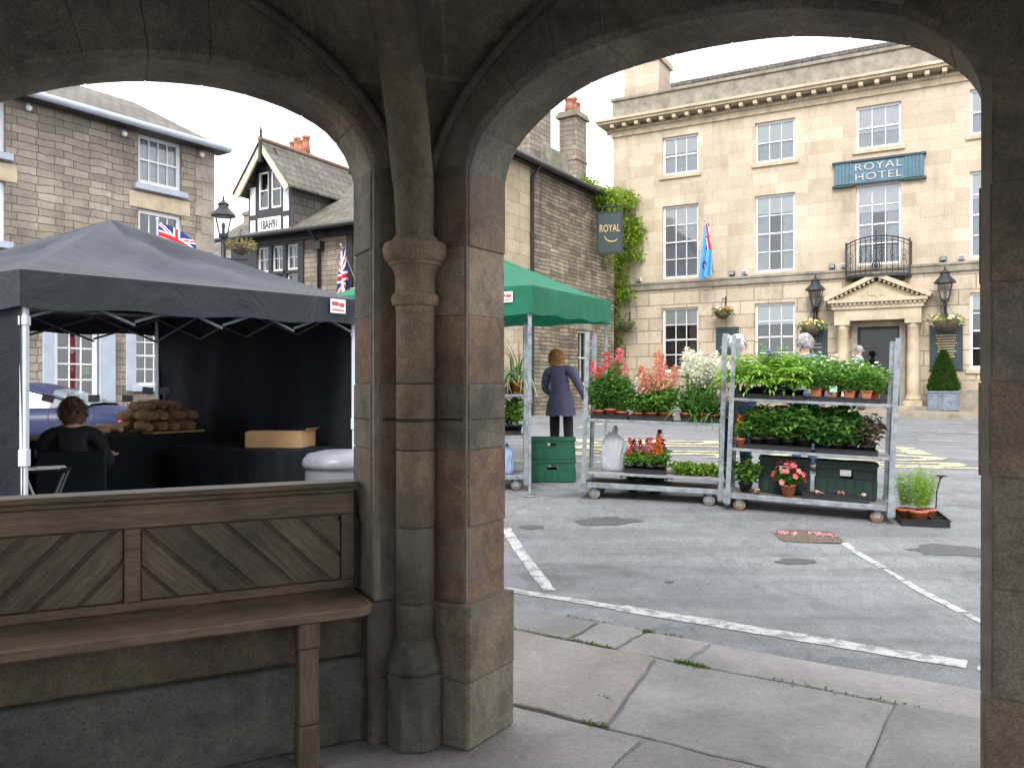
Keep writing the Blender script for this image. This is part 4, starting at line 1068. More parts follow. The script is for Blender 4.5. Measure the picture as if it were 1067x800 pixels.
# ------------------------------------------------------------------ stone house on the left
LB = Vector((-13.7, 9.08)); la = math.atan2(.827, .562)
lef = thing('stone_house', 'long buff stone house with white sash windows behind the black gazebo', 'house', (LB.x, LB.y, 0), la)
WS = [(6.45, 7.5), (10.14, 11.18)]
hl = []
for a, b in WS + [(2.6, 3.65)]: hl += [(a, b, 5.85, 6.94), (a, b, 4.2, 5.32)]
hl += [(10.08, 10.8, 1.52, 2.8), (8.36, 9.28, .2, 2.68), (6.3, 7.2, 1.5, 2.8), (2.6, 3.6, 1.5, 2.8)]
m = MB(); wall_holes(m, -2, 12.0, -.2, 7.0, 0, hl, .16); m.quad((12, 0, -.2), (12, 7, -.2), (12, 7, 7), (12, 0, 7)); m.quad((-2, 7, -.2), (12, 7, -.2), (12, 7, 7), (-2, 7, 7)); m.quad((-2, 0, -.2), (-2, 7, -.2), (-2, 7, 7), (-2, 0, 7))
for x in (12.0, -2.0): m.add([(x, 0, 7), (x, 7, 7), (x, 3.5, 8.75)], [(0, 1, 2)])
m.build('wall', MT['rubble2'], lef, recalc=False)
m = MB()
for k in range(17):
    w = .48 if k % 2 else .32
    m.box(12 - w, 12.02, -.018, .3, .2 + k * .4, .592 + k * .4)
m.build('quoins', MT['cornerstone'], lef, .01)
m = MB()
m.add([(-2.2, -.4, 6.98), (12.12, -.4, 6.98), (12.12, 3.5, 8.85), (-2.2, 3.5, 8.85), (12.12, 7.4, 6.98), (-2.2, 7.4, 6.98)], [(0, 1, 2, 3), (3, 2, 4, 5)]); m.build('roof', MT['slate2'], lef, recalc=False)
m = MB(); m.box(-2.2, 12.2, -.34, .1, 6.93, 6.97); m.build('soffit', MT['black'], lef)
m = MB(); m.tube([(-2.2, -.42, 6.98), (12.15, -.42, 6.98)], .075, 10); m.build('gutter', MT['greypaint'], lef)
for a, b in WS + [(2.6, 3.65)]:
    sash(lef, a, b, 5.85, 6.94, .08, 4, 2, fw=.085, sill=-.1, sillmat='greypaint', net=1)
    sash(lef, a, b, 4.2, 5.32, .08, 4, 2, fw=.085, sill=-.1, sillmat='greypaint')
    m = MB(); m.box(a - .2, b + .2, -.02, .1, 5.33, 5.66); m.build('lintel', MT['trim'], lef, .01)
for a, b, c in ((10.08, 10.8, 3), (6.3, 7.2, 3), (2.6, 3.6, 3)):
    sash(lef, a, b, 1.52, 2.8, .06, c, 4, fw=.05, sill=-.12, sillmat='greypaint')
    m = MB(); m.box(a - .22, a, -.03, .08, 1.4, 2.82); m.box(b, b + .22, -.03, .08, 1.4, 2.82); m.box(a - .22, b + .22, -.03, .08, 2.82, 3.02); m.build('surround', MT['greypaint'], lef, .008)
m = MB(); m.box(8.16, 8.36, -.04, .12, .2, 2.69); m.box(9.28, 9.62, -.04, .12, .2, 2.69); m.box(8.16, 9.62, -.05, .12, 2.69, 2.95); m.build('door_surround', MT['greypaint'], lef, .01)
m = MB(); dx0, dx1 = 8.37, 9.27
m.box(dx0, dx0 + .1, .05, .1, .2, 2.67); m.box(dx1 - .1, dx1, .05, .1, .2, 2.67); m.box(dx0 + .1, dx1 - .1, .05, .1, 2.58, 2.67); m.box(dx0 + .1, dx1 - .1, .05, .1, .2, 1.0)
for k in (1, 2): x = lerp(dx0 + .1, dx1 - .1, k / 3); m.box(x - .014, x + .014, .055, .095, 1.0, 2.58)
for k in range(1, 5): z = lerp(1.0, 2.58, k / 5); m.box(dx0 + .1, dx1 - .1, .057, .093, z - .014, z + .014)
d = m.build('door', MT['white'], lef); m = MB(); m.quad((dx0 + .1, .075, 1), (dx1 - .1, .075, 1), (dx1 - .1, .075, 2.58), (dx0 + .1, .075, 2.58)); m.build('pane', MT['glass'], d, recalc=False)
m = MB(); m.cyl((dx1 - .05, .05, 1.25), (dx1 - .05, .0, 1.25), .018); m.ell((dx1 - .05, -.01, 1.25), .03, .03, .03); m.build('handle', MT['gold'], d)
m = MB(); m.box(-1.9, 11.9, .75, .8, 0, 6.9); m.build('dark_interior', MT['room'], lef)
def LP(s, y, z): p = LB + Vector((.562, .827)) * s + Vector((-.827, .562)) * y; return (p.x, p.y, z)
MT['shopred'] = M_plain('red_sign_paint', (.5, .03, .02), .5, .2, 6); MT['shopgreen'] = M_plain('green_sign_paint', (.12, .5, .05), .5, .1, 6)
t = thing('shop_sign', 'tall narrow red sign with pale lettering behind the glazed house door', 'sign', LP(8.8, .14, 1.35), la)
m = MB(); m.box(-.11, .11, 0, .02, 0, 1.15); m.build('board', MT['shopred'], t); m = MB()
vs, fs = text_mb('T', .22, .003); m.add([(v[0], -.006 - v[2], .52 + v[1]) for v in vs], fs); m.ell((0, -.004, .88), .055, .005, .07); m.build('lettering', MT['white'], t)
t = thing('shop_sign', 'small bright green sign with dark lettering behind the glazed house door', 'sign', LP(9.06, .14, 1.75), la)
m = MB(); m.box(-.1, .1, 0, .02, 0, .14); m.build('board', MT['shopgreen'], t); vs, fs = text_mb('NO', .12, .003); m = MB(); m.add([(v[0], -.005 - v[2], .07 + v[1]) for v in vs], fs); m.build('lettering', MT['black'], t)
for k, (s, nm) in enumerate(((7.85, 'the house door'), (9.75, 'the first floor window'), (11.6, 'the house corner'))):
    t = thing('security_camera', 'little white dome camera under the gutter above ' + ['the left end of the stone house', 'the blank stretch of wall', 'the far corner of the stone house'][k], 'camera', LP(s, -.14, 6.72), la, 'cameras under the gutter')
    t.scale = (.7, .7, .7)
    m = MB(); m.lathe([(.001, 0), (.05, .015), (.075, .06), (.08, .1), (.08, .13)], (0, 0, 0), 14); m.build('dome', MT['white'], t); m = MB(); m.box(-.03, .03, 0, .15, .1, .2); m.build('bracket', MT['greypaint'], t)

# ------------------------------------------------------------------ half-timbered house with dated gable
BH = Vector((-9.36, 27.26)); 
bw = thing('timbered_house', 'black and white gabled house with stone ground storey and red chimney pots', 'house', (BH.x, BH.y, 0), R(-29.5))
# facade px: s ~1.0 is px 242, s ~3.2 px 305
hl = [(1.2, 3.0, 4.1, 6.05), (5.25, 6.15, 4.5, 6.15), ]
m = MB(); wall_holes(m, .0, 6.3, -.2, 6.35, 0, hl, .14); m.quad((0, 8, -.2), (0, 0, -.2), (0, 0, 6.35), (0, 8, 6.35)); m.quad((6.3, 0, -.2), (6.3, 8, -.2), (6.3, 8, 6.35), (6.3, 0, 6.35)); m.quad((0, 8, -.2), (6.3, 8, -.2), (6.3, 8, 6.35), (0, 8, 6.35))
for x in (0, 6.3): m.add([(x, 0, 6.35), (x, 8, 6.35), (x, 4, 8.9)], [(0, 1, 2)])
m.build('wall', MT['rubble2'], bw, recalc=False)
m = MB(); m.box(-.1, 6.4, -.12, .1, 6.12, 6.34); m.box(.0, 1.19, -.04, .1, 3.4, 6.12); m.box(3.01, 3.25, -.05, .1, 3.4, 6.12); m.box(1.19, 3.01, -.05, .1, 6.06, 6.12); m.box(5.0, 5.24, -.05, .1, 3.4, 6.12); m.box(6.16, 6.4, -.05, .1, 3.4, 6.12)
for x in (1.78, 2.42): m.box(x - .07, x + .07, -.03, .13, 4.1, 6.05)
m.box(1.2, 3.0, -.03, .13, 5.12, 5.22); m.build('timber_frame', MT['black'], bw)
for a, b in ((1.2, 1.71), (1.85, 2.35), (2.49, 3.0)):
    sash(bw, a, b, 5.22, 6.05, .06, 2, 2, fw=.06, meet=False); sash(bw, a, b, 4.1, 5.12, .06, 1, 1, fw=.06, frame='black' if a < 2.4 else 'white')
sash(bw, 5.25, 6.15, 4.5, 6.15, .06, 2, 4, fw=.07, sill=-.06, sillmat='white')
m = MB()
for k in range(6): m.box(5.02 + k * .24, 5.14 + k * .24, -.03, .05, 3.6, 4.32)
m.build('white_panel', MT['white'], bw)
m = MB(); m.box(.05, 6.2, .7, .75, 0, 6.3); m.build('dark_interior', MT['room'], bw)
m = MB(); m.add([(-.3, -.5, 6.36), (6.5, -.5, 6.36), (6.5, 4, 9.2), (-.3, 4, 9.2), (6.5, 8.4, 6.36), (-.3, 8.4, 6.36), (-.3, -.5, 6.28), (6.5, -.5, 6.28)], [(0, 1, 2, 3), (3, 2, 4, 5), (0, 6, 7, 1)]); m.build('roof', MT['slate2'], bw, recalc=False)
m = MB(); m.tube([(-.3, -.55, 6.33), (6.5, -.55, 6.33)], .07, 8); m.tube([(3.95, -.55, 6.3), (3.95, -.1, 5.95), (3.95, -.1, .5)], .06, 8); m.box(3.8, 4.1, -.22, -.02, 5.75, 6.0); m.build('gutter', MT['black'], bw)
# dormer gable
MT['ridgebrown'] = M_plain('brown_ridge_tile', (.22, .125, .09), .85, .3, 8)
gx0, gx1, gxc, ge, gp = 1.06, 2.94, 2.0, 7.95, 9.35
dm = MB()
hl = [(1.5, 1.95, 7.2, 8.4), (2.05, 2.5, 7.2, 8.4)]
wall_holes(dm, 1.36, 2.64, 6.3, 8.42, -.25, hl, .1); dm.quad((gx0, -.25, 6.3), (1.36, -.25, 6.3), (1.36, -.25, 8.1), (gx0, -.25, 7.82)); dm.quad((2.64, -.25, 6.3), (gx1, -.25, 6.3), (gx1, -.25, 7.82), (2.64, -.25, 8.1)); dm.add([(1.36, -.25, 8.42), (2.64, -.25, 8.42), (gxc + .22, -.25, 9.1), (gxc - .22, -.25, 9.1)], [(0, 1, 2, 3)])
dor = dm.build('dormer', MT['black'], bw, recalc=False)
m = MB(); m.quad((gx1, -.25, 6.3), (gx1, 4.2, 6.3), (gx1, 4.2, 7.85), (gx1, -.25, 7.85)); m.quad((gx0, -.25, 6.3), (gx0, 4.2, 6.3), (gx0, 4.2, 7.85), (gx0, -.25, 7.85)); m.build('dormer_cheek', MT['slate'], dor, recalc=False)
m = MB()
m.box(gx0 + .09, 1.38, -.275, -.2, 7.05, 7.95); m.box(2.62, gx1 - .09, -.275, -.2, 7.05, 7.95); m.box(gx0 + .1, 1.38, -.275, -.2, 6.42, 6.88); m.box(2.62, gx1 - .1, -.275, -.2, 6.42, 6.88); m.box(1.5, 2.5, -.275, -.2, 6.44, 6.92)
m.build('white_panel', MT['white'], dor)
for a, b in ((1.5, 1.95), (2.05, 2.5)): sash(bw, a, b, 7.2, 8.4, -.22, 1, 2, fw=.055)
vs, fs = text_mb('18AH91', .4, .006, .72)
m = MB(); m.add([(2.0 + v[0] * .82, -.285 - v[2], 6.68 + v[1]) for v in vs], fs); m.build('lettering', MT['black'], dor)
MT['barge'] = M_plain('cream_bargeboard', (.55, .5, .4), .6, .2, 5)
m = MB(); rf = MB()
for sgn in (-1, 1):
    e = Vector((gxc + sgn * 1.22, 7.72)); p = Vector((gxc, 9.25)); d_ = (p - e).normalized(); n_ = Vector((d_.y, -d_.x)) * (1 if sgn < 0 else -1)
    m.prism_xz([tuple(v) for v in (e, p, p + Vector((0, -.33)), e + n_ * .24)], -.62, -.56)
    rf.add([(e.x, -.68, e.y + .03), (p.x, -.68, p.y + .05), (p.x, 5.0, p.y + .05), (e.x, 5.0, e.y + .03), (e.x, -.68, e.y - .03), (e.x, 5.0, e.y - .03)], [(0, 1, 2, 3), (0, 3, 5, 4)])
m.build('bargeboard', MT['barge'], dor); rf.build('dormer_roof', MT['slate2'], dor, recalc=False)
m = MB(); m.tube([(gxc, -.7, 9.32), (gxc, 5.0, 9.32)], .08, 6); m.build('ridge_tiles', MT['ridgebrown'], dor)
m = MB(); m.box(gxc - .05, gxc + .05, -.68, -.55, 8.6, 9.35); m.lathe([(.05, 9.35), (.03, 9.5), (.05, 9.54), (.01, 9.75)], (gxc, -.62, 0), 8); m.build('finial', MT['black'], dor)
stack(bw, .95, 1.75, 1.5, 2.0, 7.0, 9.3, 4, 'rubble2', .6)

# cottage roof seen over the corner, further off
t = thing('far_cottage', 'grey slated cottage with a small chimney seen past the corner of the stone house', 'house', (-14.2, 37.5, .9), R(-20))
m = MB(); m.box(-2, 6, 0, 6, -.5, 5.6); m.build('wall', MT['rubble'], t); m = MB(); m.add([(-2.2, -.3, 5.5), (6.2, -.3, 5.5), (6.2, 3, 8.0), (-2.2, 3, 8.0), (6.2, 6.3, 5.5), (-2.2, 6.3, 5.5)], [(0, 1, 2, 3), (3, 2, 4, 5)]); m.add([(6, 0, 5.6), (6, 6, 5.6), (6, 3, 7.9)], [(0, 1, 2)]); m.build('roof', MT['slate'], t, recalc=False)
stack(t, .2, .9, 2.6, 3.3, 7.5, 9.0, 2)
m = MB(); m.box(1, 2, -.03, 0, 2.8, 4.2); m.build('window', MT['white'], t)
# ------------------------------------------------------------------ pop-up gazebos
def gazebo(F, d1, d2, w1, w2, zv, vh, zp, name, label, legmat, canopymat, legr, missing=(), sag=.0, zr=0.0, trussmat=None):
    """F front corner, d1/d2 unit directions of the two sides, zv = valance bottom, zp = peak; zr = rise along d1."""
    c = [F, F + d1 * w1, F + d1 * w1 + d2 * w2, F + d2 * w2]
    rise = [0, zr, zr, 0]
    cen = sum(c, Vector((0, 0))) / 4
    base = min(gz(p.x, p.y) for p in c)
    t = thing(name, label, 'gazebo', (cen.x, cen.y, base))
    off = (-cen.x, -cen.y, -base)
    zt = zv + vh
    m = MB(off)
    # canopy top: pyramid, slightly sagging towards the valance edge
    NQ = 16; top = []
    for k in range(4):
        a, b = c[k], c[(k + 1) % 4]; ra, rb = rise[k], rise[(k + 1) % 4]
        rowz = []
        for j in range(NQ + 1):
            q = j / NQ
            for i in range(NQ + 1):
                p = a.lerp(b, i / NQ).lerp(cen, q)
                e = lerp(lerp(ra, rb, i / NQ), zr / 2, q)
                z = zt + e + (zp - zt - zr / 2) * (q ** 1.06) - .05 * math.sin(PI * q) * math.sin(PI * i / NQ) + .035 * (math.sin(9 * i / NQ + 7 * q + k) + .6 * math.sin(17 * i / NQ - 11 * q)) * math.sin(PI * i / NQ) * math.sin(PI * q)
                rowz.append((p.x, p.y, z))
        m.add(rowz, [(j * (NQ + 1) + i, j * (NQ + 1) + i + 1, (j + 1) * (NQ + 1) + i + 1, (j + 1) * (NQ + 1) + i) for j in range(NQ) for i in range(NQ)], smooth=True)
    can = m.build('canopy', canopymat, t, recalc=False)
    for k in range(4):
        a, b = c[k], c[(k + 1) % 4]; ra, rb = rise[k], rise[(k + 1) % 4]
        v = MB(off); n = 36; d = (b - a).normalized(); nn = Vector((d.y, -d.x))
        if (a.lerp(b, .5) - cen).dot(nn) < 0: nn = -nn
        rows = []
        for j in range(4):
            for i in range(n + 1):
                p = a.lerp(b, i / n) + nn * (.012 * j / 3 * math.sin(i * .9 + k) * math.sin(PI * i / n) + .012) + d * (.0125 * (2 * i / n - 1))
                z = zt + lerp(ra, rb, i / n) + .006 - (vh + .012 * math.sin(i * .55 + k)) * j / 3
                rows.append((p.x, p.y, z))
        v.add(rows, [(j * (n + 1) + i, j * (n + 1) + i + 1, (j + 1) * (n + 1) + i + 1, (j + 1) * (n + 1) + i) for j in range(3) for i in range(n)], smooth=True)
        v.build('valance', canopymat, t, recalc=False)
    for k in range(4):
        if k in missing: continue
        p = c[k] + (cen - c[k]).normalized() * .06; g = gz(p.x, p.y)
        v = MB(off); zc = zt + rise[k] - .04
        v.box(p.x - legr, p.x + legr, p.y - legr, p.y + legr, g + (zc - g) * .48, zc); v.box(p.x - legr * .78, p.x + legr * .78, p.y - legr * .78, p.y + legr * .78, g + .01, g + (zc - g) * .5)
        v.box(p.x - .06, p.x + .06, p.y - .06, p.y + .06, g, g + .012); v.box(p.x - legr * 1.25, p.x + legr * 1.25, p.y - legr * 1.25, p.y + legr * 1.25, g + (zc - g) * .45, g + (zc - g) * .5)
        v.box(p.x - legr * 1.3, p.x + legr * 1.3, p.y - legr * 1.3, p.y + legr * 1.3, zc - .3, zc - .24)
        v.build('leg', legmat, t, .004)
    tr = MB(off)
    for k in range(4):
        a, b = c[k] + (cen - c[k]).normalized() * .07, c[(k + 1) % 4] + (cen - c[(k + 1) % 4]).normalized() * .07
        for s in range(4):
            p, q = a.lerp(b, s / 4), a.lerp(b, (s + 1) / 4); e = lerp(rise[k], rise[(k + 1) % 4], (s + .5) / 4)
            zu, zl = zt - .05 + e, zt - .3 + e
            for (za, zb) in ((zu, zl), (zl, zu)): tr.tube([(p.x, p.y, za), (q.x, q.y, zb)], .012, 4)
        tr.tube([(*c[k].lerp(cen, .05), zt - .06 + rise[k]), (cen.x, cen.y, zp - .05)], .014, 4)
    tr.build('truss', trussmat, t)
    return t, off, c, cen

MT['gunmetal'] = M_plain('dull_grey_frame', (.12, .13, .15), .5, .2, 8)
FA = Vector((-3.07, 5.1)); dA1 = Vector((.517, .856)).normalized(); dA2 = Vector((-dA1.y, dA1.x))
gzA, offA, cA, cenA = gazebo(FA, dA1, dA2, 3.14, 3.05, 1.955, .235, 2.95, 'gazebo', 'black pop-up gazebo with white legs and dark side walls', MT['whitemetal'], MT['canopyblack'], .021, zr=.1, trussmat=MT['gunmetal'])
def sheetwall(a, b, z0a, z0b, z1a, z1b, off, parent, mat, n=40, seed=1):
    v = MB(off); d = (b - a).normalized(); nn = Vector((d.y, -d.x)); rows = []
    for j in range(11):
        for i in range(n + 1):
            q = j / 10; p = a.lerp(b, i / n) + nn * (.05 * math.sin(i * .8 + seed + q * 1.5) * (.3 + .7 * (1 - q)) + .02 * math.sin(i * .31 + q * 5))
            rows.append((p.x, p.y, lerp(lerp(z0a, z0b, i / n), lerp(z1a, z1b, i / n), q)))
    v.add(rows, [(j * (n + 1) + i, j * (n + 1) + i + 1, (j + 1) * (n + 1) + i + 1, (j + 1) * (n + 1) + i) for j in range(10) for i in range(n)], smooth=True)
    return v.build('side_wall', mat, parent, recalc=False)
ins = lambda p: p + (cenA - p).normalized() * .04
sheetwall(ins(cA[1]), ins(cA[2]), .14, .12, 2.2, 2.25, offA, gzA, MT['wallcloth'], seed=2)
sheetwall(ins(cA[0]), ins(cA[3]), .03, .03, 2.1, 2.15, offA, gzA, MT['wallcloth'], seed=5)
# maker's label on the valance by the right-hand corner
def valtag(t, off, p, d, z, w, h):
    m = MB(off); nn = Vector((d.y, -d.x)) * .032
    q0, q1 = p + nn, p + d * w + nn
    m.quad((q0.x, q0.y, z), (q1.x, q1.y, z + .004), (q1.x, q1.y, z + h + .004), (q0.x, q0.y, z + h)); o = m.build('label', MT['white'], t, recalc=False)
    m = MB(off); nn2 = nn * 1.1
    for k, (u0, u1, v0, v1) in enumerate(((.1, .55, .55, .8), (.6, .9, .5, .75), (.1, .9, .2, .28))):
        a, b = p + d * w * u0 + nn2, p + d * w * u1 + nn2; m.quad((a.x, a.y, z + h * v0), (b.x, b.y, z + h * v0), (b.x, b.y, z + h * v1), (a.x, a.y, z + h * v1))
    m.build('lettering', MT['red'], o, recalc=False)
valtag(gzA, offA, FA + dA1 * 2.7, dA1, 2.14, .2, .13)

FG = Vector((.22, 9.1)); dG1 = Vector((.414, .91)).normalized(); dG2 = Vector((-dG1.y, dG1.x))
gzG, offG, cG, cenG = gazebo(FG, dG1, dG2, 2.85, 2.85, 2.28, .32, 3.35, 'gazebo', 'green pop-up gazebo with steel legs sheltering plant trolleys', MT['galv'], MT['canopygreen'], .022, zr=.1, trussmat=MT['galv'])
valtag(gzG, offG, FG - dG2 * -.42, -dG2, 2.42, .2, .12)

# ------------------------------------------------------------------ plant trolleys
def trolley(name, label, A, B, depth, hpost, shelves, group=None, wheelmat='rubber', decks=None):
    """A, B: ground points (x,y) under the two front posts."""
    A, B = Vector(A), Vector(B); Lx = (B - A).length; d = (B - A) / Lx
    za, zb = gz(A.x, A.y), gz(B.x, B.y)
    pitch = math.atan2(zb - za, Lx); yaw = math.atan2(d.y, d.x)
    t = thing(name, label, 'plant trolley', (A.x, A.y, za), 0, group, rot=Euler((0, -pitch, yaw)))
    bz = .135
    m = MB(); m.box(-.02, Lx + .02, .0, .03, bz, bz + .055); m.box(-.02, Lx + .02, depth - .03, depth, bz, bz + .055); m.box(-.02, .02, .03, depth - .03, bz, bz + .055); m.box(Lx - .02, Lx + .02, .03, depth - .03, bz, bz + .055)
    ba = m.build('base_frame', MT['galv'], t, .004)
    m = MB(); m.box(.02, Lx - .02, .031, depth - .031, bz + .03, bz + .052); m.build('deck', MT['galvdark'], ba)
    for (x, y) in ((0, 0), (Lx, 0), (0, depth), (Lx, depth)):
        sx = 1 if x == 0 else -1; sy = 1 if y == 0 else -1; p = MB(); w, th = .042, .006
        p.box(min(x - sx * .012, x - sx * .012 + sx * w), max(x - sx * .012, x - sx * .012 + sx * w), min(y - sy * .012, y - sy * .012 + sy * th), max(y - sy * .012, y - sy * .012 + sy * th), bz - .07, hpost)
        p.box(min(x - sx * .018, x - sx * .018 + sx * th), max(x - sx * .018, x - sx * .018 + sx * th), min(y - sy * .012, y - sy * .012 + sy * w), max(y - sy * .012, y - sy * .012 + sy * w), bz - .07, hpost)
        k = bz + .2
        while k < hpost - .03:
            p.box(min(x + sx * .002, x + sx * .016), max(x + sx * .002, x + sx * .016), y - sy * .0145, y - sy * .0125, k, k + .012) if sy > 0 else None
            k += .05
        p.box(x - .035, x + .035, y - .03, y + .03, bz - .05, bz + .09)
        p.build('post', MT['galv'], t)
    for (x, y) in ((.12, .07), (Lx - .12, .07), (.12, depth - .07), (Lx - .12, depth - .07)):
        w = MB(); w.lathe([(.02, -.024), (.058, -.024), (.064, -.014), (.064, .014), (.058, .024), (.02, .024)], (0, 0, 0), 18, M=Matrix.Translation((x, y, .065)) @ Matrix.Rotation(R(90), 4, 'X') @ Matrix.Rotation(.0, 4, 'Z')); o = w.build('wheel', MT[wheelmat], t)
        f = MB(); f.box(x - .03, x + .03, y - .032, y - .027, .05, bz + .0); f.box(x - .03, x + .03, y + .027, y + .032, .05, bz); f.cyl((x, y - .036, .065), (x, y + .036, .065), .012, n=8); f.build('fork', MT['galv'], o)
    for i, z in enumerate(shelves):
        s = MB(); s.box(.02, Lx - .02, -.002, .022, z, z + .03); s.box(.02, Lx - .02, depth - .022, depth + .002, z, z + .03); s.box(.012, .032, .022, depth - .022, z + .002, z + .028); s.box(Lx - .032, Lx - .012, .022, depth - .022, z + .002, z + .028)
        so = s.build('shelf', MT['galv'], t, .003); s = MB(); s.box(.03, Lx - .03, .022, depth - .022, z + .012, z + .027); s.build('shelf_board', MT[(decks or {}).get(i, 'plywood')], so)
    bpy.context.view_layer.update()
    return t, Matrix.Translation((A.x, A.y, za)) @ Euler((0, -pitch, yaw)).to_matrix().to_4x4(), Lx
TR, MR, LR = trolley('plant_trolley', 'right-hand steel plant trolley with rusty wheels packed with leafy plants', (2.235, 8.5), (3.70, 7.97), .56, 1.83, [.63, 1.15], 'plant trolleys on the road', 'rustrub')
TM, MM_, LM = trolley('plant_trolley', 'middle steel plant trolley with tall flowers on top and a near-empty lower shelf', (.776, 8.97), (2.205, 8.62), .56, 1.84, [.28, .86], 'plant trolleys on the road', 'rubber')
TL, ML, LL = trolley('plant_trolley', 'steel plant trolley under the green gazebo with striped spider plants on top', (-1.25, 9.5), (.17, 9.5), .56, 1.95, [.62, 1.1], 'plant trolleys on the road', 'rubber')
def W(Mx, x, y, z): return Mx @ Vector((x, y, z))
def yawof(Mx): e = Mx.to_euler(); return e.z

# ------------------------------------------------------------------ trays, pots and plants
def tray(Mx, x0, x1, y0, y1, z, label, h=.05, cells=0):
    c = W(Mx, (x0 + x1) / 2, (y0 + y1) / 2, z); w, d = (x1 - x0) / 2, (y1 - y0) / 2
    t = thing('plant_tray', label, 'tray', c, 0, None, rot=Mx.to_euler())
    m = MB(); th = .006
    m.box(-w, w, -d, d, 0, .006); m.box(-w, w, -d, -d + th, .006, h); m.box(-w, w, d - th, d, .006, h); m.box(-w, -w + th, -d + th, d - th, .006, h); m.box(w - th, w, -d + th, d - th, .006, h)
    m.box(-w - .008, w + .008, -d - .008, -d, h - .008, h); m.box(-w - .008, w + .008, d, d + .008, h - .008, h); m.box(-w - .008, -w, -d, d, h - .008, h); m.box(w, w + .008, -d, d, h - .008, h)
    m.build('tray_shell', MT['blackplastic'], t)
    if cells:
        s = MB()
        for k in range(1, cells): x = lerp(-w, w, k / cells); s.box(x - .004, x + .004, -d + th, d - th, .006, h - .006)
        s.box(-w + th, w - th, -.004, .004, .006, h - .012); s.build('cell_divider', MT['blackplastic'], t)
    return t
def pot_mb(r, h, square):
    m = MB()
    if square: m.lathe([(r * .72, 0), (r * .98, h * .82), (r * 1.08, h * .83), (r * 1.1, h), (r * .98, h), (r * .96, h * .9)], (0, 0, 0), 4, ph=PI / 4, smooth=False)
    else: m.lathe([(r * .72, 0), (r * .95, h * .8), (r * 1.05, h * .81), (r * 1.07, h), (r * .96, h), (r * .94, h * .9)], (0, 0, 0), 16)
    return m
def V3(a, e=0): return Vector((math.cos(a) * math.cos(e), math.sin(a) * math.cos(e), math.sin(e)))
UPV = Vector((0, 0, 1))
def f_bush(mb, rn, h, r, stems, per, ll, lw, z0=0, lean=1.0, start=.2):
    for _ in range(stems):
        a = rn.uniform(0, 2 * PI); q = rn.random() ** .6 * r; hh = h * rn.uniform(.62, 1.0) * (1 - .3 * (q / r) ** 2)
        tip = Vector((q * math.cos(a) * lean, q * math.sin(a) * lean, z0 + hh)); b = Vector((q * .25 * math.cos(a), q * .25 * math.sin(a), z0))
        mb.tube([b, b.lerp(tip, .5) + Vector((0, 0, .02)), tip], .003, 3, caps=False)
        for k in range(per):
            t = lerp(start, 1, (k + rn.random()) / per); p = b.lerp(tip, t); la = rn.uniform(0, 2 * PI)
            mb.leaf(p, V3(la, rn.uniform(-.3, .8)), UPV, ll * rn.uniform(.6, 1.15), lw * rn.uniform(.7, 1.1))
def f_fern(mb, rn, h, r, n, z0=0):
    for _ in range(n):
        a = rn.uniform(0, 2 * PI); d = V3(a, rn.uniform(.7, 1.4)); Lf = h * rn.uniform(.8, 1.25); p = Vector((0, 0, z0)); q = p.copy(); dd = d.copy(); K = 11
        for k in range(K):
            q2 = q + dd * Lf / K; sd = dd.cross(UPV); sd = sd.normalized() if sd.length > .01 else Vector((1, 0, 0))
            w = .09 * math.sin(PI * min(1, (k + 1.2) / (K + .5))) * (h / .4) + .012
            if k > 1:
                for s in (-1, 1): mb.leaf(q, (sd * s + dd * .45 + Vector((0, 0, -.12))), UPV, w, .03)
            dd = (dd + Vector((0, 0, -.13 - .012 * k)) + Vector((rn.uniform(-.05, .05),) * 2 + (0,))).normalized(); q = q2
        mb.leaf(q, dd, UPV, .05, .02)
def f_strap(mb, rn, h, n, w, z0=0, droop=1.0, e=(.7, 1.45)):
    for _ in range(n):
        a = rn.uniform(0, 2 * PI); mb.strap(Vector((rn.uniform(-.03, .03), rn.uniform(-.03, .03), z0)), V3(a, rn.uniform(*e)), h * rn.uniform(.6, 1.15), w * rn.uniform(.7, 1.2), droop * rn.uniform(.6, 1.4), 6)
def f_plume(mb, rn, base, h, r, n, sz=.022):
    for _ in range(n):
        t = rn.random(); q = r * (1 - t) ** .7 * math.sqrt(rn.random()) + .004; a = rn.uniform(0, 2 * PI)
        p = Vector(base) + Vector((q * math.cos(a), q * math.sin(a), h * t)); mb.leaf(p, V3(rn.uniform(0, 2 * PI), rn.uniform(-.2, 1.3)), UPV, sz * rn.uniform(.6, 1.3), sz * .7)
def f_flower(mb, rn, p, r, k=5, up=None):
    up = up or V3(rn.uniform(0, 2 * PI), rn.uniform(.2, 1.3)); a1 = up.orthogonal().normalized(); a2 = up.cross(a1); ph = rn.random() * 6
    vs = [Vector(p)]; fs = []
    for i in range(k):
        an = ph + 2 * PI * i / k; d = a1 * math.cos(an) + a2 * math.sin(an); s = a1 * -math.sin(an) + a2 * math.cos(an)
        b = len(vs); vs += [Vector(p) + d * r * .6 + s * r * .42 + up * r * .25, Vector(p) + d * r + up * r * .12, Vector(p) + d * r * .6 - s * r * .42 + up * r * .25]
        fs += [(0, b, b + 1), (0, b + 1, b + 2)]
    mb.add(vs, fs)
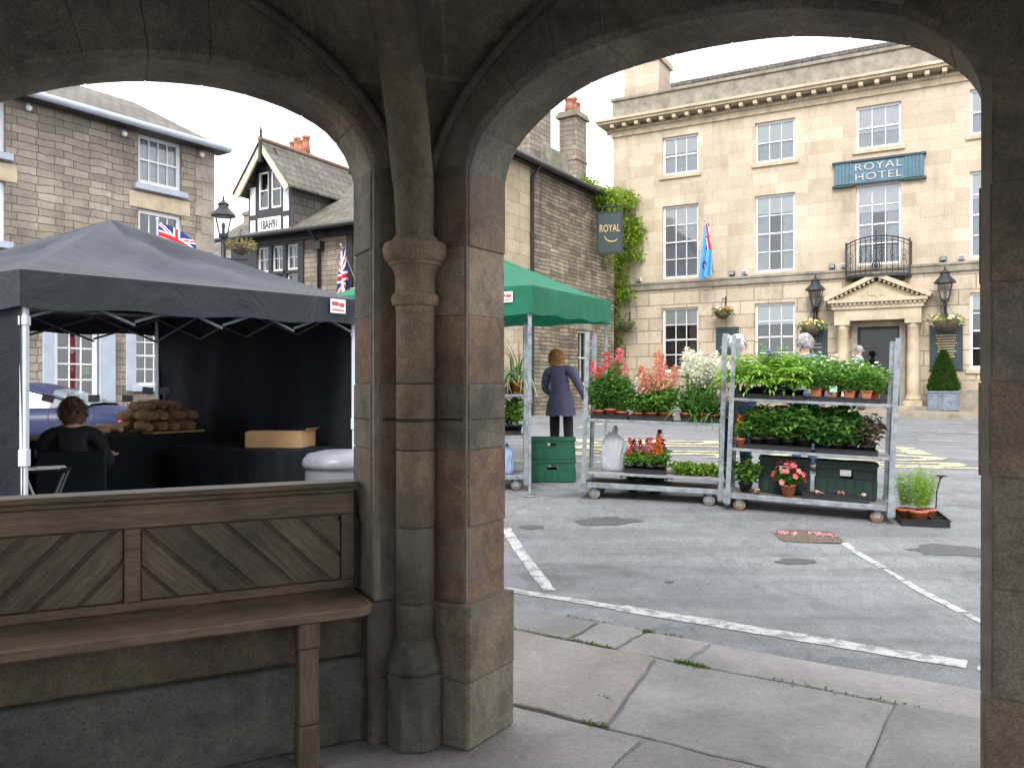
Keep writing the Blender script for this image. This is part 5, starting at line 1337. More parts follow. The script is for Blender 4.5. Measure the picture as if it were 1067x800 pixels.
def newplant(name, label, cat, kind, seed, group=None):
    rn = random.Random(seed); t = thing(name, label, cat, (0, 0, 0), 0, group)
    z = 0
    def pot(r, h, sq, mat):
        pot_mb(r, h, sq).build('pot', MT[mat], t); m = MB(); m.lathe([(.001, h * .88), (r * .93, h * .88), (r * .9, h * .9), (.001, h * .91)], (0, 0, 0), 12); m.build('compost', MT['soil'], t); return h * .9
    f = MB()
    def fol(mat, nm='foliage'): return f.build(nm, L[mat], t, recalc=False)
    if kind == 'fern': z = pot(.07, .09, 0, 'blackplastic'); f_fern(f, rn, .33, .2, 26, z); fol('fern')
    elif kind == 'bush':
        z = pot(.062, .105, 1, 'terracotta'); f_bush(f, rn, .27, .15, 46, 13, .055, .026, z - .02); fol('bush'); m = MB()
        for _ in range(rn.randint(3, 7)): f_flower(m, rn, (rn.gauss(0, .06), rn.gauss(0, .06), z + rn.uniform(.2, .27)), .018)
        m.build('blossom', L['white'], t, recalc=False)
    elif kind == 'leafy': z = pot(.06, .085, 0, 'blackplastic'); f_bush(f, rn, .24, .17, 26, 8, .115, .07, z - .02); fol('dark')
    elif kind == 'leafy2': z = pot(.06, .085, 0, 'blackplastic'); f_bush(f, rn, .28, .16, 28, 9, .095, .05, z - .02); fol('mid')
    elif kind == 'purple': z = pot(.06, .085, 0, 'blackplastic'); f_bush(f, rn, .26, .15, 22, 8, .07, .05, z - .02); fol('purple')
    elif kind == 'lily':
        z = pot(.075, .09, 0, 'terracotta'); f_strap(f, rn, .42, 44, .034, z, 1.2, (.4, 1.3)); f_bush(f, rn, .42, .1, 10, 9, .09, .025, z); fol('strap')
        for k in range(4):
            m = MB(); b = Vector((rn.uniform(-.12, .12), rn.uniform(-.09, .09), z + rn.uniform(.28, .46)))
            m.tube([(b.x * .3, b.y * .3, z), tuple(b)], .004, 4); m.build('stalk', L['strap'], t, recalc=False); m = MB(); f_plume(m, rn, b, rn.uniform(.17, .25), .055, 85, .042); m.build('plume', L['white'], t, recalc=False)
    elif kind == 'astilbe':
        z = pot(.075, .09, 0, 'terracotta'); f_bush(f, rn, .3, .2, 36, 12, .085, .04, z); fol('bush')
        for k in range(4):
            m = MB(); b = Vector((rn.uniform(-.1, .1), rn.uniform(-.1, .1), z + rn.uniform(.22, .3))); f_plume(m, rn, b, rn.uniform(.22, .3), .08, 180, .028)
            m.build('plume', L['peach' if seed % 3 else 'white'], t, recalc=False)
    elif kind == 'tallred':
        z = pot(.075, .09, 0, 'terracotta'); f_bush(f, rn, .48, .2, 44, 16, .075, .03, z); fol('mid')
        for k in range(2):
            m = MB(); b = Vector((rn.uniform(-.12, .12), rn.uniform(-.12, .12), z + rn.uniform(.36, .45))); f_plume(m, rn, b, rn.uniform(.12, .18), .05, 75, .032); m.build('flower_spike', L['redf' if k else 'pinkred'], t, recalc=False)
    elif kind.startswith('celosia'):
        z = pot(.055, .08, 0, 'blackplastic'); f_bush(f, rn, .15, .09, 18, 9, .065, .032, z); fol('bush')
        m = MB(); f_plume(m, rn, (rn.uniform(-.02, .02), rn.uniform(-.02, .02), z + .1), rn.uniform(.13, .2), .042, 130, .026); m.build('plume', L[kind.split('_')[1]], t, recalc=False)
    elif kind == 'begonia':
        z = pot(.075, .13, 0, 'terracotta'); f_bush(f, rn, .2, .16, 26, 9, .07, .05, z - .02); fol('dark'); m = MB()
        for _ in range(46):
            a = rn.uniform(0, 2 * PI); e = rn.uniform(-.1, 1.4); q = rn.uniform(.12, .2); f_flower(m, rn, V3(a, e) * q + Vector((0, 0, z + .05)), rn.uniform(.026, .042), 5, V3(a, e))
        m.build('blossom', L['pinkred'], t, recalc=False)
    elif kind == 'spider': z = pot(.08, .1, 0, 'terracotta'); f_strap(f, rn, .42, 40, .02, z, 1.9, (.6, 1.5)); fol('spider')
    elif kind == 'herb': z = pot(.06, .085, 0, 'blackplastic'); f_bush(f, rn, .3, .15, 26, 12, .06, .03, z); fol('bush')
    elif kind == 'feather':
        z = pot(.08, .11, 0, 'terracotta')
        for _ in range(60):
            a = rn.uniform(0, 2 * PI); q = rn.random() * .15; tip = Vector((q * math.cos(a), q * math.sin(a), z + rn.uniform(.2, .36))); b = Vector((q * .2 * math.cos(a), q * .2 * math.sin(a), z))
            for k in range(20): p = b.lerp(tip, lerp(.15, 1.05, k / 20)); f.leaf(p, V3(rn.uniform(0, 2 * PI), rn.uniform(-.2, 1)), UPV, rn.uniform(.025, .05), .0055)
        fol('feather')
    elif kind == 'violet':
        z = pot(.06, .085, 0, 'blackplastic'); f_bush(f, rn, .26, .1, 16, 8, .06, .03, z); fol('bush')
        for k in range(3): m = MB(); f_plume(m, rn, (rn.uniform(-.07, .07), rn.uniform(-.05, .05), z + .26), .13, .05, 70, .034); m.build('plume', L['violet'], t, recalc=False)
    elif kind == 'yellow':
        z = pot(.055, .1, 0, 'terracotta'); f_bush(f, rn, .16, .06, 10, 8, .05, .025, z); fol('bush'); m = MB(); f_plume(m, rn, (0, 0, z + .1), .15, .045, 90, .034); m.build('plume', L['orange'], t, recalc=False)
    elif kind == 'low':
        f_bush(f, rn, .12, .16, 30, 7, .09, .04, 0); fol('fern')
    elif kind == 'plug':
        f_bush(f, rn, .05, .05, 8, 5, .03, .02, 0); fol('mid'); m = MB()
        for _ in range(7): f_flower(m, rn, (rn.gauss(0, .03), rn.gauss(0, .03), rn.uniform(.03, .055)), .02)
        m.build('blossom', L['pink'], t, recalc=False)
    return t
ORD = ['first', 'second', 'third', 'fourth', 'fifth', 'sixth', 'seventh', 'eighth', 'ninth', 'tenth']
def ordl(k, n): return 'leftmost' if k == 0 else ('rightmost' if k == n - 1 else ORD[k] + ' from left')
def row(Mx, kind, name, cat, xs, ys, z, text, group, seeds=2, s0=1, sc=1.0):
    protos = []
    n = len(xs)
    for k, x in enumerate(xs):
        y = ys[k % len(ys)]; loc = W(Mx, x, y, z); lab = text.replace('#', ordl(k, n)); rz = yawof(Mx) + (rnd.uniform(-.15, .15) if kind == 'bush' else rnd.uniform(0, 6))
        if k < seeds:
            t = newplant(name, lab, cat, kind, s0 * 37 + k, group); protos.append(t); t.location = loc; t.rotation_euler = (0, 0, rz); t.scale = (sc,) * 3
        else: t = dup(protos[k % seeds], loc, rz, lab)
        q = sc * rnd.uniform(.86, 1.14); t.scale = (q, q, q * rnd.uniform(.9, 1.12))

# right trolley -------------------------------------------------------------
zt, zm, zb = 1.18, .66, .19
tray(MR, .06, .72, .03, .33, zt, 'black tray of bright ferns on the top shelf of the right-hand trolley'); tray(MR, .76, 1.43, .03, .33, zt, 'black tray of terracotta pots on the top shelf of the right-hand trolley')
row(MR, 'fern', 'potted_fern', 'fern', [.14, .3, .47, .63], [.13, .22], zt + .008, '# of the front-row ferns on the right trolley top shelf', 'ferns on the right-hand trolley', sc=1.38)
row(MR, 'fern', 'potted_fern', 'fern', [.2, .38, .55], [.42], zt, '# of the back-row ferns on the right trolley top shelf', 'ferns on the right-hand trolley', 2, 2, 1.4)
row(MR, 'bush', 'potted_plant', 'pot plant', [.83, .985, 1.14, 1.295, 1.39], [.1, .105, .1, .1, .25], zt + .008, '# of the white-flowered herbs in the front terracotta pots', 'bushy herbs in terracotta pots', sc=1.15)
row(MR, 'bush', 'potted_plant', 'pot plant', [.86, 1.02, 1.18], [.25], zt + .008, '# of the herbs in the second row of terracotta pots', 'bushy herbs in terracotta pots', 2, 5, 1.25)
row(MR, 'bush', 'potted_plant', 'pot plant', [.82, 1.0, 1.2, 1.38], [.44], zt, '# of the bushy herbs along the back edge of the top shelf', 'bushy herbs in terracotta pots', 2, 6, 1.35)
t = thing('plant_label', 'pale green plastic plant label standing in the second terracotta pot', 'plant label', W(MR, .985, .035, zt + .1), yawof(MR)); m = MB(); m.box(-.035, .035, -.002, .002, .0, .06); m.build('card', MT['label'] if 'label' in MT else M_plain('pale_green_label', (.45, .65, .55), .5, .1), t, .001); m = MB(); m.box(-.006, .006, -.001, .001, -.05, .0); m.build('spike', MT['plastic'], t)
row(MR, 'violet', 'flowering_plant', 'flowering plant', [.33, .45], [.5], zt, '# of the blue-violet flowers standing behind the ferns', 'violet flowers behind the ferns', 2, 3)
tray(MR, .2, .8, .04, .5, zm, 'black tray of leafy plants at the left of the right trolley middle shelf'); tray(MR, .84, 1.42, .04, .5, zm, 'black tray of dark leafy plants at the right of the right trolley middle shelf')
row(MR, 'leafy2', 'leafy_plant', 'leafy plant', [.27, .42, .58, .73], [.13, .14], zm + .008, '# of the mid-green plants in the middle shelf front row', 'leafy plants on the middle shelf', 2, 8, 1.3)
row(MR, 'leafy', 'leafy_plant', 'leafy plant', [.9, 1.04, 1.18], [.13, .12], zm + .008, '# of the broad dark-leaved plants in the middle shelf front row', 'leafy plants on the middle shelf', 2, 9, 1.25)
row(MR, 'leafy', 'leafy_plant', 'leafy plant', [.3, .5, .7, .92, 1.1], [.38], zm + .008, '# of the dark-leaved plants in the middle shelf back row', 'leafy plants on the middle shelf', 2, 10, 1.4)
row(MR, 'purple', 'leafy_plant', 'leafy plant', [1.32, 1.36], [.13, .36], zm + .008, '# of the purple-leaved plants at the right end of the middle shelf', 'purple-leaved plants', 2, 11, 1.25)
t = newplant('flowering_plant', 'orange-plumed flower in a narrow terracotta pot at the left end of the middle shelf', 'flowering plant', 'yellow', 4); t.location = W(MR, .1, .1, zm)
for k, (x, nm) in enumerate(((1.0, 'left'), (1.1, 'middle'), (1.22, 'right'))):
    t = thing('plant_stake', nm + ' black T-topped plant stake among the leaves of the middle shelf', 'plant stake', W(MR, x, .42, zm + .1), yawof(MR), 'black plant stakes'); m = MB(); m.cyl((0, 0, 0), (0, 0, .3), .006, n=6); m.build('stem', MT['black'], t); m = MB(); m.box(-.05, .05, -.012, .012, .3, .318); m.build('plate', MT['black'], t)
t = newplant('begonia', 'coral pink flowering begonia in an orange pot on the base of the right-hand trolley', 'begonia', 'begonia', 5); t.location = W(MR, .6, .1, zb)
t = newplant('leafy_plant', 'dark leafy plant standing at the left end of the right-hand trolley base', 'leafy plant', 'leafy2', 77); t.location = W(MR, .17, .2, zb); t.scale = (1.2,) * 3
m = newplant('flowering_plant', 'low white flowering plant beside the begonia on the trolley base', 'flowering plant', 'plug', 78); m.location = W(MR, .3, .06, zb)
tray(MR, .74, 1.36, .02, .2, zb, 'long black plug tray on the front edge of the right-hand trolley base', .06, 6)
row(MR, 'plug', 'seedling', 'seedling', [.9, 1.1, 1.3], [.11], zb + .03, '# of the pink seedlings in the plug tray on the trolley base', 'pink seedlings', 2, 12)
def crate(Mx, x0, x1, y0, y1, z, h, mat, label, group=None):
    c = W(Mx, (x0 + x1) / 2, (y0 + y1) / 2, z); w, d = (x1 - x0) / 2, (y1 - y0) / 2
    t = thing('plastic_crate', label, 'crate', c, 0, group, rot=Mx.to_euler()); m = MB(); th = .012
    m.box(-w, w, -d, d, 0, .012)
    for s in (-1, 1):
        y = s * d; a, b = min(y, y - s * th), max(y, y - s * th); hw = .06
        m.box(-w, w, a, b, .012, h * .55); m.box(-w, -hw, a, b, h * .55, h * .78); m.box(hw, w, a, b, h * .55, h * .78); m.box(-w, w, a, b, h * .78, h)
        x = s * w; a, b = min(x, x - s * th), max(x, x - s * th)
        m.box(a, b, -d + th, d - th, .012, h * .55); m.box(a, b, -d + th, -hw, h * .55, h * .78); m.box(a, b, hw, d - th, h * .55, h * .78); m.box(a, b, -d + th, d - th, h * .78, h)
    m.build('crate_body', mat, t, .003); m = MB()
    for s in (-1, 1):
        y = s * (d + .006); m.box(-w - .012, w + .012, y - .006, y + .006, h - .03, h); x = s * (w + .006); m.box(x - .006, x + .006, -d, d, h - .03, h)
        for q in range(7): xx = lerp(-w + .03, w - .03, q / 6); m.box(xx - .006, xx + .006, s * d - .008, s * d + .008, .02, h * .52) if abs(xx) > -1 else None
        for q in range(5): yy = lerp(-d + .03, d - .03, q / 4); m.box(s * w - .008, s * w + .008, yy - .006, yy + .006, .02, h * .52)
    m.build('rim', mat, t, .002)
    return t
crate(MR, .3, .8, .26, .54, zb, .38, MT['darkcrate'], 'left-hand of two dark crates standing on the base of the right-hand trolley')
crate(MR, .86, 1.44, .26, .54, zb, .38, MT['darkcrate'], 'right-hand of two dark crates standing on the base of the right-hand trolley')

# middle trolley ------------------------------------------------------------
zt, zm, zb = .89, .31, .19
for x0, x1, what in ((.06, .46, 'tall red flowers'), (.48, .94, 'peach plumed flowers'), (1.03, 1.43, 'white lilies')):
    tray(MM_, x0, x1, .03, .4, zt, 'black tray of %s on the top shelf of the middle trolley' % what)
row(MM_, 'tallred', 'flowering_plant', 'flowering plant', [.13, .27, .4], [.12, .16], zt + .008, '# of the front-row tall red-flowered plants on the middle trolley', 'red-flowered plants', 2, 13)
row(MM_, 'tallred', 'flowering_plant', 'flowering plant', [.18, .36], [.3], zt + .008, '# of the tall red-flowered plants at the back of the middle trolley', 'red-flowered plants', 2, 14)
row(MM_, 'astilbe', 'astilbe', 'flowering plant', [.56, .71, .87], [.12, .14], zt + .008, '# of the front-row peach astilbes on the middle trolley', 'peach astilbes', 3, 15)
row(MM_, 'astilbe', 'astilbe', 'flowering plant', [.63, .8], [.3], zt + .008, '# of the peach astilbes in the back row on the middle trolley', 'peach astilbes', 2, 16)
row(MM_, 'lily', 'lily', 'lily', [1.1, 1.24, 1.37], [.12, .15], zt + .008, '# of the white lilies in the front row on the middle trolley', 'white lilies', 2, 17, 1.12)
row(MM_, 'lily', 'lily', 'lily', [1.13, 1.31], [.31], zt + .008, '# of the white lilies in the back row on the middle trolley', 'white lilies', 2, 18, 1.2)
tray(MM_, .44, .88, .05, .33, zm, 'black tray of red and orange plumed flowers on the lower shelf of the middle trolley')
for k, (x, y, col, nm) in enumerate(((.49, .11, 'redf', 'bright red plume at the left front'), (.6, .13, 'crimson', 'dark crimson plume'), (.68, .26, 'pinkred', 'pale red plume at the middle back'), (.72, .11, 'pinkred', 'coral plume in the middle of the front'), (.8, .25, 'crimson', 'dark red plume at the right back'), (.83, .12, 'orange', 'orange plume at the right front'), (.53, .26, 'crimson', 'deep red plume at the left back'))):
    t = newplant('celosia', nm + ' of the celosia tray on the lower shelf', 'flowering plant', 'celosia_' + col, 60 + k, 'celosias in the tray'); t.location = W(MM_, x, y, zm + .008)
    q = [1.0, 1.12, 1.1, 1.05, 1.4, 1.2, 1.1][k]; t.scale = (q,) * 3
row(MM_, 'low', 'leafy_plant', 'leafy plant', [1.08, 1.24, 1.36], [.25, .3], zm, '# of the low green plants on the middle trolley lower shelf', 'low green plants', 2, 19)
row(MM_, 'leafy', 'leafy_plant', 'leafy plant', [.5, .75], [.62], .0, '# of the dark leafy plants on the ground behind the middle trolley', 'plants behind the middle trolley', 2, 20)
# white carrier bag standing on the lower shelf
def bag(name, label, Mx, x, y, z, w, d, h, mat, seed, cat='bag', stripes=None):
    rn = random.Random(seed); t = thing(name, label, cat, W(Mx, x, y, z), yawof(Mx)); m = MB(); prof = []
    n = 40; rows = []
    zs = [0, .02, .12, .25, .4, .52, .62, .7, .76, .82, .86]
    sc_ = [.85, .97, 1.0, 1.03, 1.0, .99, .93, .78, .56, .34, .22]
    for zz, s in zip(zs, sc_):
        for k in range(n):
            a = 2 * PI * k / n; q = s * (1 + .06 * math.sin(5 * a + zz * 6) + (.05 + .1 * zz) * math.sin(11 * a - zz * 9 + seed) + rn.uniform(-.03, .03)); rows.append((w / 2 * q * math.copysign(abs(math.cos(a)) ** .7, math.cos(a)) + .03 * zz * math.sin(zz * 7 + seed), d / 2 * q * math.copysign(abs(math.sin(a)) ** .7, math.sin(a)), h * (zz + .02 * math.sin(3 * a + seed) * (zz > .3))))
    m.add(rows, [(j * n + k, j * n + (k + 1) % n, (j + 1) * n + (k + 1) % n, (j + 1) * n + k) for j in range(len(zs) - 1) for k in range(n)] + [tuple(reversed(range(n)))], smooth=True)
    b = m.build('bag_body', mat, t, recalc=False)
    for sx in (-1, 1):
        hm = MB(); hm.tube([(sx * w * .07 + .02, -.015, h * .84), (sx * w * .1 + .02, -.012, h * .92), (sx * w * .02 + .02, 0, h * 1.0), (sx * w * -.03 + .02, .01, h * .94), (sx * w * .02 + .02, .012, h * .84)], [.014, .01, .008, .01, .014], 6, sq=.35); hm.build('handle', mat, t)
    return t
MT['bagwhite'] = M_fabric('white_carrier_bag', (.72, .76, .82), .5, .4, .6); MT['bagblue'] = M_fabric('blue_white_bag', (.35, .48, .7), .3, .4, .6); MT['bagpink'] = M_fabric('pink_tinted_bag', (.7, .55, .6), .3, .4, .6)
bag('carrier_bag', 'white plastic carrier bag standing on the lower shelf beside the red plumes', MM_, .3, .28, zm, .26, .2, .5, MT['bagwhite'], 4)
for x, y, nm in ((.93, .04, 'pink plant label lying at the middle of the lower shelf edge'), (1.32, .06, 'pink plant label lying at the right end of the lower shelf')):
    t = thing('plant_label', nm, 'plant label', W(MM_, x, y, zm), .3); m = MB(); m.box(-.04, .04, -.015, .015, 0, .004); m.build('card', L['pink'], t); 

# trolley under the green gazebo --------------------------------------------
row(ML, 'spider', 'spider_plant', 'spider plant', [.85, 1.02, 1.14, 1.25, 1.34], [.16, .34, .14, .38, .2], 1.13, '# of the striped spider plants on the top shelf under the green gazebo', 'spider plants', 2, 21, 1.25)
tray(ML, .6, 1.34, .03, .5, 1.13 - .48, 'black tray of green herbs on the middle shelf under the green gazebo')
row(ML, 'herb', 'potted_plant', 'pot plant', [.8, .97, 1.1, 1.2, 1.3], [.14, .3], .66, '# of the green herbs on the middle shelf under the green gazebo', 'herbs under the green gazebo', 2, 22, 1.15)
bag('carrier_bag', 'blue and white plastic bag slumped on the base of the trolley under the green gazebo', ML, 1.17, .14, .19, .2, .2, .36, MT['bagblue'], 8)
crate(ML, .55, 1.02, .1, .5, .19, .28, MT['blackplastic'], 'black crate on the base of the trolley under the green gazebo')
Mc = Matrix.Translation((0, 0, 0)) @ Matrix.Rotation(R(-4), 4, 'Z')
def ground_m(x, y, yaw=0): return Matrix.Translation((x, y, gz(x, y))) @ Matrix.Rotation(yaw, 4, 'Z')
MC = ground_m(.5, 10.35, R(-4))
crate(MC, -.28, .3, -.2, .2, 0, .27, MT['greencrate'], 'lower of two stacked green plastic crates behind the gazebo leg', 'stacked green crates')
crate(MC, -.285, .295, -.2, .2, .272, .27, MT['greencrate'], 'upper of two stacked green plastic crates behind the gazebo leg', 'stacked green crates')

# tray of feathery plants standing on the road
MTt = ground_m(4.05, 8.1, R(-12)) @ Matrix.Rotation(.09, 4, 'X'); tray(MTt, -.22, .22, -.2, .2, 0, 'black tray with feathery yellow-green plants standing on the road', .07, 3)
row(MTt, 'feather', 'feathery_plant', 'pot plant', [-.13, -.04, .06], [.02, -.09], .01, '# of the feathery yellow-green plants in the black tray on the road', 'feathery plants', 2, 23, 1.15)
t = thing('plant_stake', 'tall black flower-topped stake standing in the tray on the road', 'plant stake', W(MTt, .14, .0, .01), R(-12)); m = MB(); m.tube([(0, 0, 0), (.015, 0, .3), (.05, 0, .44)], .007, 6); m.build('stem', MT['black'], t); m = MB()
for k in range(6): m.leaf(Vector((.05, 0, .44)), V3(k * PI / 3, .25), UPV, .07, .04)
m.ell((.05, 0, .44), .02, .02, .018); m.build('stake_flower', MT['black'], t)
# flattened mat with petals on the tarmac
MTm = ground_m(2.74, 7.55, R(-8)); t = thing('trodden_mat', 'flattened brown mat strewn with pink petals on the tarmac before the trolley', 'mat', (2.74, 7.55, gz(2.74, 7.55) + .005), 0, None, rot=Euler((.0874, 0, R(-8)))); rn = random.Random(3)
MT['mat'] = M_plain('wet_brown_mat', (.13, .1, .08), .9, .5, 25, .8, 60); m = MB(); pts = []
for k in range(28):
    a = 2 * PI * k / 28; ex = .28 * math.copysign(abs(math.cos(a)) ** .45, math.cos(a)); ey = .22 * math.copysign(abs(math.sin(a)) ** .45, math.sin(a)); pts.append((ex * rn.uniform(.93, 1.05), ey * rn.uniform(.93, 1.05)))
m.prism(pts, 0, .008); mt_ = m.build('mat_sheet', MT['mat'], t, .006); m = MB()
for _ in range(90):
    c = rn.choice([(-.19, .07), (-.16, .05), (.14, .06), (.16, .0), (.1, .07)]); m.leaf(Vector((c[0] + rn.gauss(0, .04), c[1] + rn.gauss(0, .025), .012)), V3(rn.uniform(0, 6), .15), UPV, .035, .022)
m.build('petal_litter', L['pink'], t, recalc=False)
# ------------------------------------------------------------------ inside the black gazebo
B1, B2, F2 = cA[3], cA[2], cA[1]
def table(name, label, P, d, n, Lt, Wt, top, drop=True):
    """P corner on the ground plan, d along, n across (both unit)."""
    c = P + d * Lt / 2 + n * Wt / 2; g = gz(c.x, c.y)
    t = thing(name, label, 'table', (c.x, c.y, g), math.atan2(d.y, d.x))
    h = top - g
    m = MB(); m.box(-Lt / 2, Lt / 2, -Wt / 2, Wt / 2, h - .03, h - .004); m.build('table_top', MT['plywood'], t)
    for sx in (-1, 1):
        for sy in (-1, 1): m = MB(); m.cyl((sx * (Lt / 2 - .08), sy * (Wt / 2 - .08), 0), (sx * (Lt / 2 - .08), sy * (Wt / 2 - .08), h - .03), .015, n=8); m.build('leg', MT['galv'], t)
    cl = MB(); w, q = Lt / 2 + .012, Wt / 2 + .012
    K = 60; ring = []
    per = [(-w, -q), (w, -q), (w, q), (-w, q)]
    pts = []
    for a in range(4):
        A, B = Vector(per[a]), Vector(per[(a + 1) % 4]); nn = Vector(((B - A).y, -(B - A).x)).normalized()
        for k in range(20): pts.append((A.lerp(B, k / 20), nn, a * 20 + k))
    for j, zz in enumerate((h, h - .02, h * .55, .04)):
        for p, nn, k in pts:
            f = [0, .004, .02, .05][j] * (1 + math.sin(k * 1.35)) ; ring.append((p.x + nn.x * f, p.y + nn.y * f, zz))
    n_ = len(pts)
    cl.add(ring, [(j * n_ + k, j * n_ + (k + 1) % n_, (j + 1) * n_ + (k + 1) % n_, (j + 1) * n_ + k) for j in range(3) for k in range(n_)] + [tuple(range(n_))], smooth=False)
    o = cl.build('tablecloth', MT['blackcloth'], None, recalc=False); o.location = (c.x, c.y, g + .001); o.rotation_euler = (0, 0, math.atan2(d.y, d.x))
    return t, o, h
db = (B2 - B1).normalized(); nb_ = (cenA - (B1 + B2) / 2).normalized()
tb, cl, _ = table('market_counter', 'long market counter hidden under black cloth carrying the loaves', B1 + db * .25 + nb_ * .15, db, -Vector((-db.y, db.x)), 2.7, .95, 1.0)
tag(cl, 'black cloth hanging over the bread counter at the back of the gazebo', 'tablecloth')
dr_ = (B2 - F2).normalized(); nr_ = (cenA - (B2 + F2) / 2).normalized()
nperp = Vector((-dr_.y, dr_.x))
if nperp.dot(nr_) < 0: nperp = -nperp
def mk(P, d, n, Lt, Wt):      # make (d, n) right handed
    if d.x * n.y - d.y * n.x < 0: return P + d * Lt, -d, n
    return P, d, n
P, d, n = mk(F2 + dr_ * .2 + nperp * .12, dr_, nperp, 1.45, .75)
tb2, cl2, h2 = table('trestle_table', 'trestle table under black cloth with a cardboard box on it', P, d, n, 1.45, .75, .9)
tag(cl2, 'black cloth draped over the table that carries the cardboard box', 'tablecloth')
# cardboard box with open flap
bp_ = F2 + dr_ * .62 + nperp * .42; t = thing('cardboard_box', 'shallow open brown cardboard box on the black-draped table', 'box', (bp_.x, bp_.y, .905), R(-6))
m = MB(); w, q, h = .27, .19, .14
m.box(-w, w, -q, -q + .005, 0, h); m.box(-w, w, q - .005, q, 0, h); m.box(-w, -w + .005, -q + .005, q - .005, 0, h); m.box(w - .005, w, -q + .005, q - .005, 0, h); m.box(-w, w, -q, q, -.002, .004); m.build('carton', MT['tan'], t)
m = MB(); m.quad((-w, -q, h), (w, -q, h), (w, -q + .12, h + .012), (-w, -q + .12, h + .012)); m.quad((-w, q, h), (w, q, h), (w, q - .13, h + .01), (-w, q - .13, h + .01)); m.quad((w, -q, h), (w, q, h), (w + .05, q, h + .04), (w + .05, -q, h + .04)); m.build('flap', MT['tan'], t, recalc=False)
# loaves
lr = random.Random(8)
def loaf(mat, Lf, r, seed):
    rn = random.Random(seed); m = MB(); pts = []; rs = []
    for k in range(9):
        q = k / 8; pts.append(((q - .5) * Lf, .01 * math.sin(q * 3), r * .85)); rs.append(r * (math.sin(PI * (.05 + .9 * q)) ** .36) * rn.uniform(.93, 1.06))
    m.tube(pts, rs, 12, sq=.85)
    return m.build('loaf', mat, None)
la_ = math.atan2(db.y, db.x); cnt = 0
ctr = lambda s, across, z: B1 + db * (.25 + s) + nb_ * (.15 + across)
spots = []
for lev, (n, s0, zz) in enumerate(((4, 2.1, 1.005), (4, 2.13, 1.115), (3, 2.2, 1.215))):
    for k in range(n):
        for a in ((.42, .72) if lev < 2 else (.56,)): spots.append((s0 + k * .155, a, zz, lev))
protos = [loaf(MT['bread'], .32, .068, 1), loaf(MT['bread'], .27, .074, 2)]
LV = ['bottom layer', 'second layer', 'third layer', 'top']
for i, (s, a, zz, lev) in enumerate(spots):
    o = protos[i] if i < 2 else protos[i % 2].copy()
    if i >= 2: COL.objects.link(o)
    p = ctr(s, a, 0); o.location = (p.x, p.y, zz); o.rotation_euler = (lr.uniform(-.1, .1), lr.uniform(-.06, .06), la_ + PI / 2 + lr.uniform(-.35, .35))
    k = sum(1 for q in spots[:i] if q[3] == lev and q[1] == a); n = sum(1 for q in spots if q[3] == lev and q[1] == a)
    tag(o, '%s brown loaf in the %s of the bread heap%s' % (ordl(k, n), LV[lev], '' if lev > 1 else (', customer side' if a < .5 else ', seller side')), 'loaf', 'brown loaves')
pp = [loaf(MT['breadpale'], .3, .055, 5)]
for i, (s, a, zz) in enumerate(((1.5, .45, 1.005), (1.68, .42, 1.005), (1.84, .45, 1.01), (1.6, .72, 1.005), (1.8, .7, 1.01), (.2, .3, 1.005), (.42, .25, 1.005))):
    o = pp[0] if i == 0 else pp[0].copy()
    if i: COL.objects.link(o)
    p = ctr(s, a, 0); o.location = (p.x, p.y, zz); o.rotation_euler = (0, 0, la_ + lr.uniform(-.5, .5) + (0 if i % 2 else 1.2))
    tag(o, '%s of the pale floury loaves lying left of the brown bread heap' % ordl(i, 7), 'loaf', 'pale loaves')
t = thing('bread_board', 'pale wooden board under the brown loaves', 'board', (*ctr(2.35, .86, 0), 1.003), la_); m = MB(); m.box(-.3, .3, -.09, .09, 0, .014); m.build('board', MT['tan'], t, .003); m = MB(); m.box(.3, .36, -.02, .02, 0, .014); m.build('handle', MT['tan'], t)
# price cards on stakes above the counter
MT['slatecard'] = M_plain('dark_price_card', (.17, .18, .21), .7, .2, 10)
for i, (px, py, Yd, rot, nm) in enumerate(((50, 415, 8.2, .25, 'tilted dark price card left of the seller'), (98, 415, 8.75, 0, 'dark price card just right of the seller'), (133, 415, 8.95, .05, 'dark price card left of the bread heap'), (154, 407, 9.05, .12, 'dark price card above the left of the bread heap'), (171, 407, 9.1, -.1, 'dark price card beside the rear gazebo leg'))):
    x = (px - 533.5) / 850 * Yd; z = CAMZ - (py - 405) * Yd / 850
    t = thing('price_card', nm, 'price card', (x, Yd, 1.0), R(25), 'price cards over the bread'); m = MB(); m.box(-.055, .055, -.003, .003, -.038, .038, M=Matrix.Translation((0, 0, z - 1.0)) @ Matrix.Rotation(rot, 4, 'Y')); m.build('card', MT['slatecard'], t); m = MB(); m.cyl((0, .006, 0), (0, .006, z - 1.0), .004, n=5); m.build('stick', MT['galv'], t)
# pale plastic drum outside the gazebo
t = thing('plastic_drum', 'pale grey round-topped plastic drum behind the bench', 'drum', (-1.42, 6.75, gz(-1.42, 6.75)))
m = MB(); m.lathe([(.25, 0), (.27, .03), (.285, .45), (.285, .78), (.29, .8)], (0, 0, 0), 28); m.build('drum_body', MT['plastic'], t)
m = MB(); m.lathe([(.305, .79), (.31, .82), (.3, .86), (.26, .9), (.14, .925), (.001, .93)], (0, 0, 0), 28); m.build('lid', MT['plastic'], t)
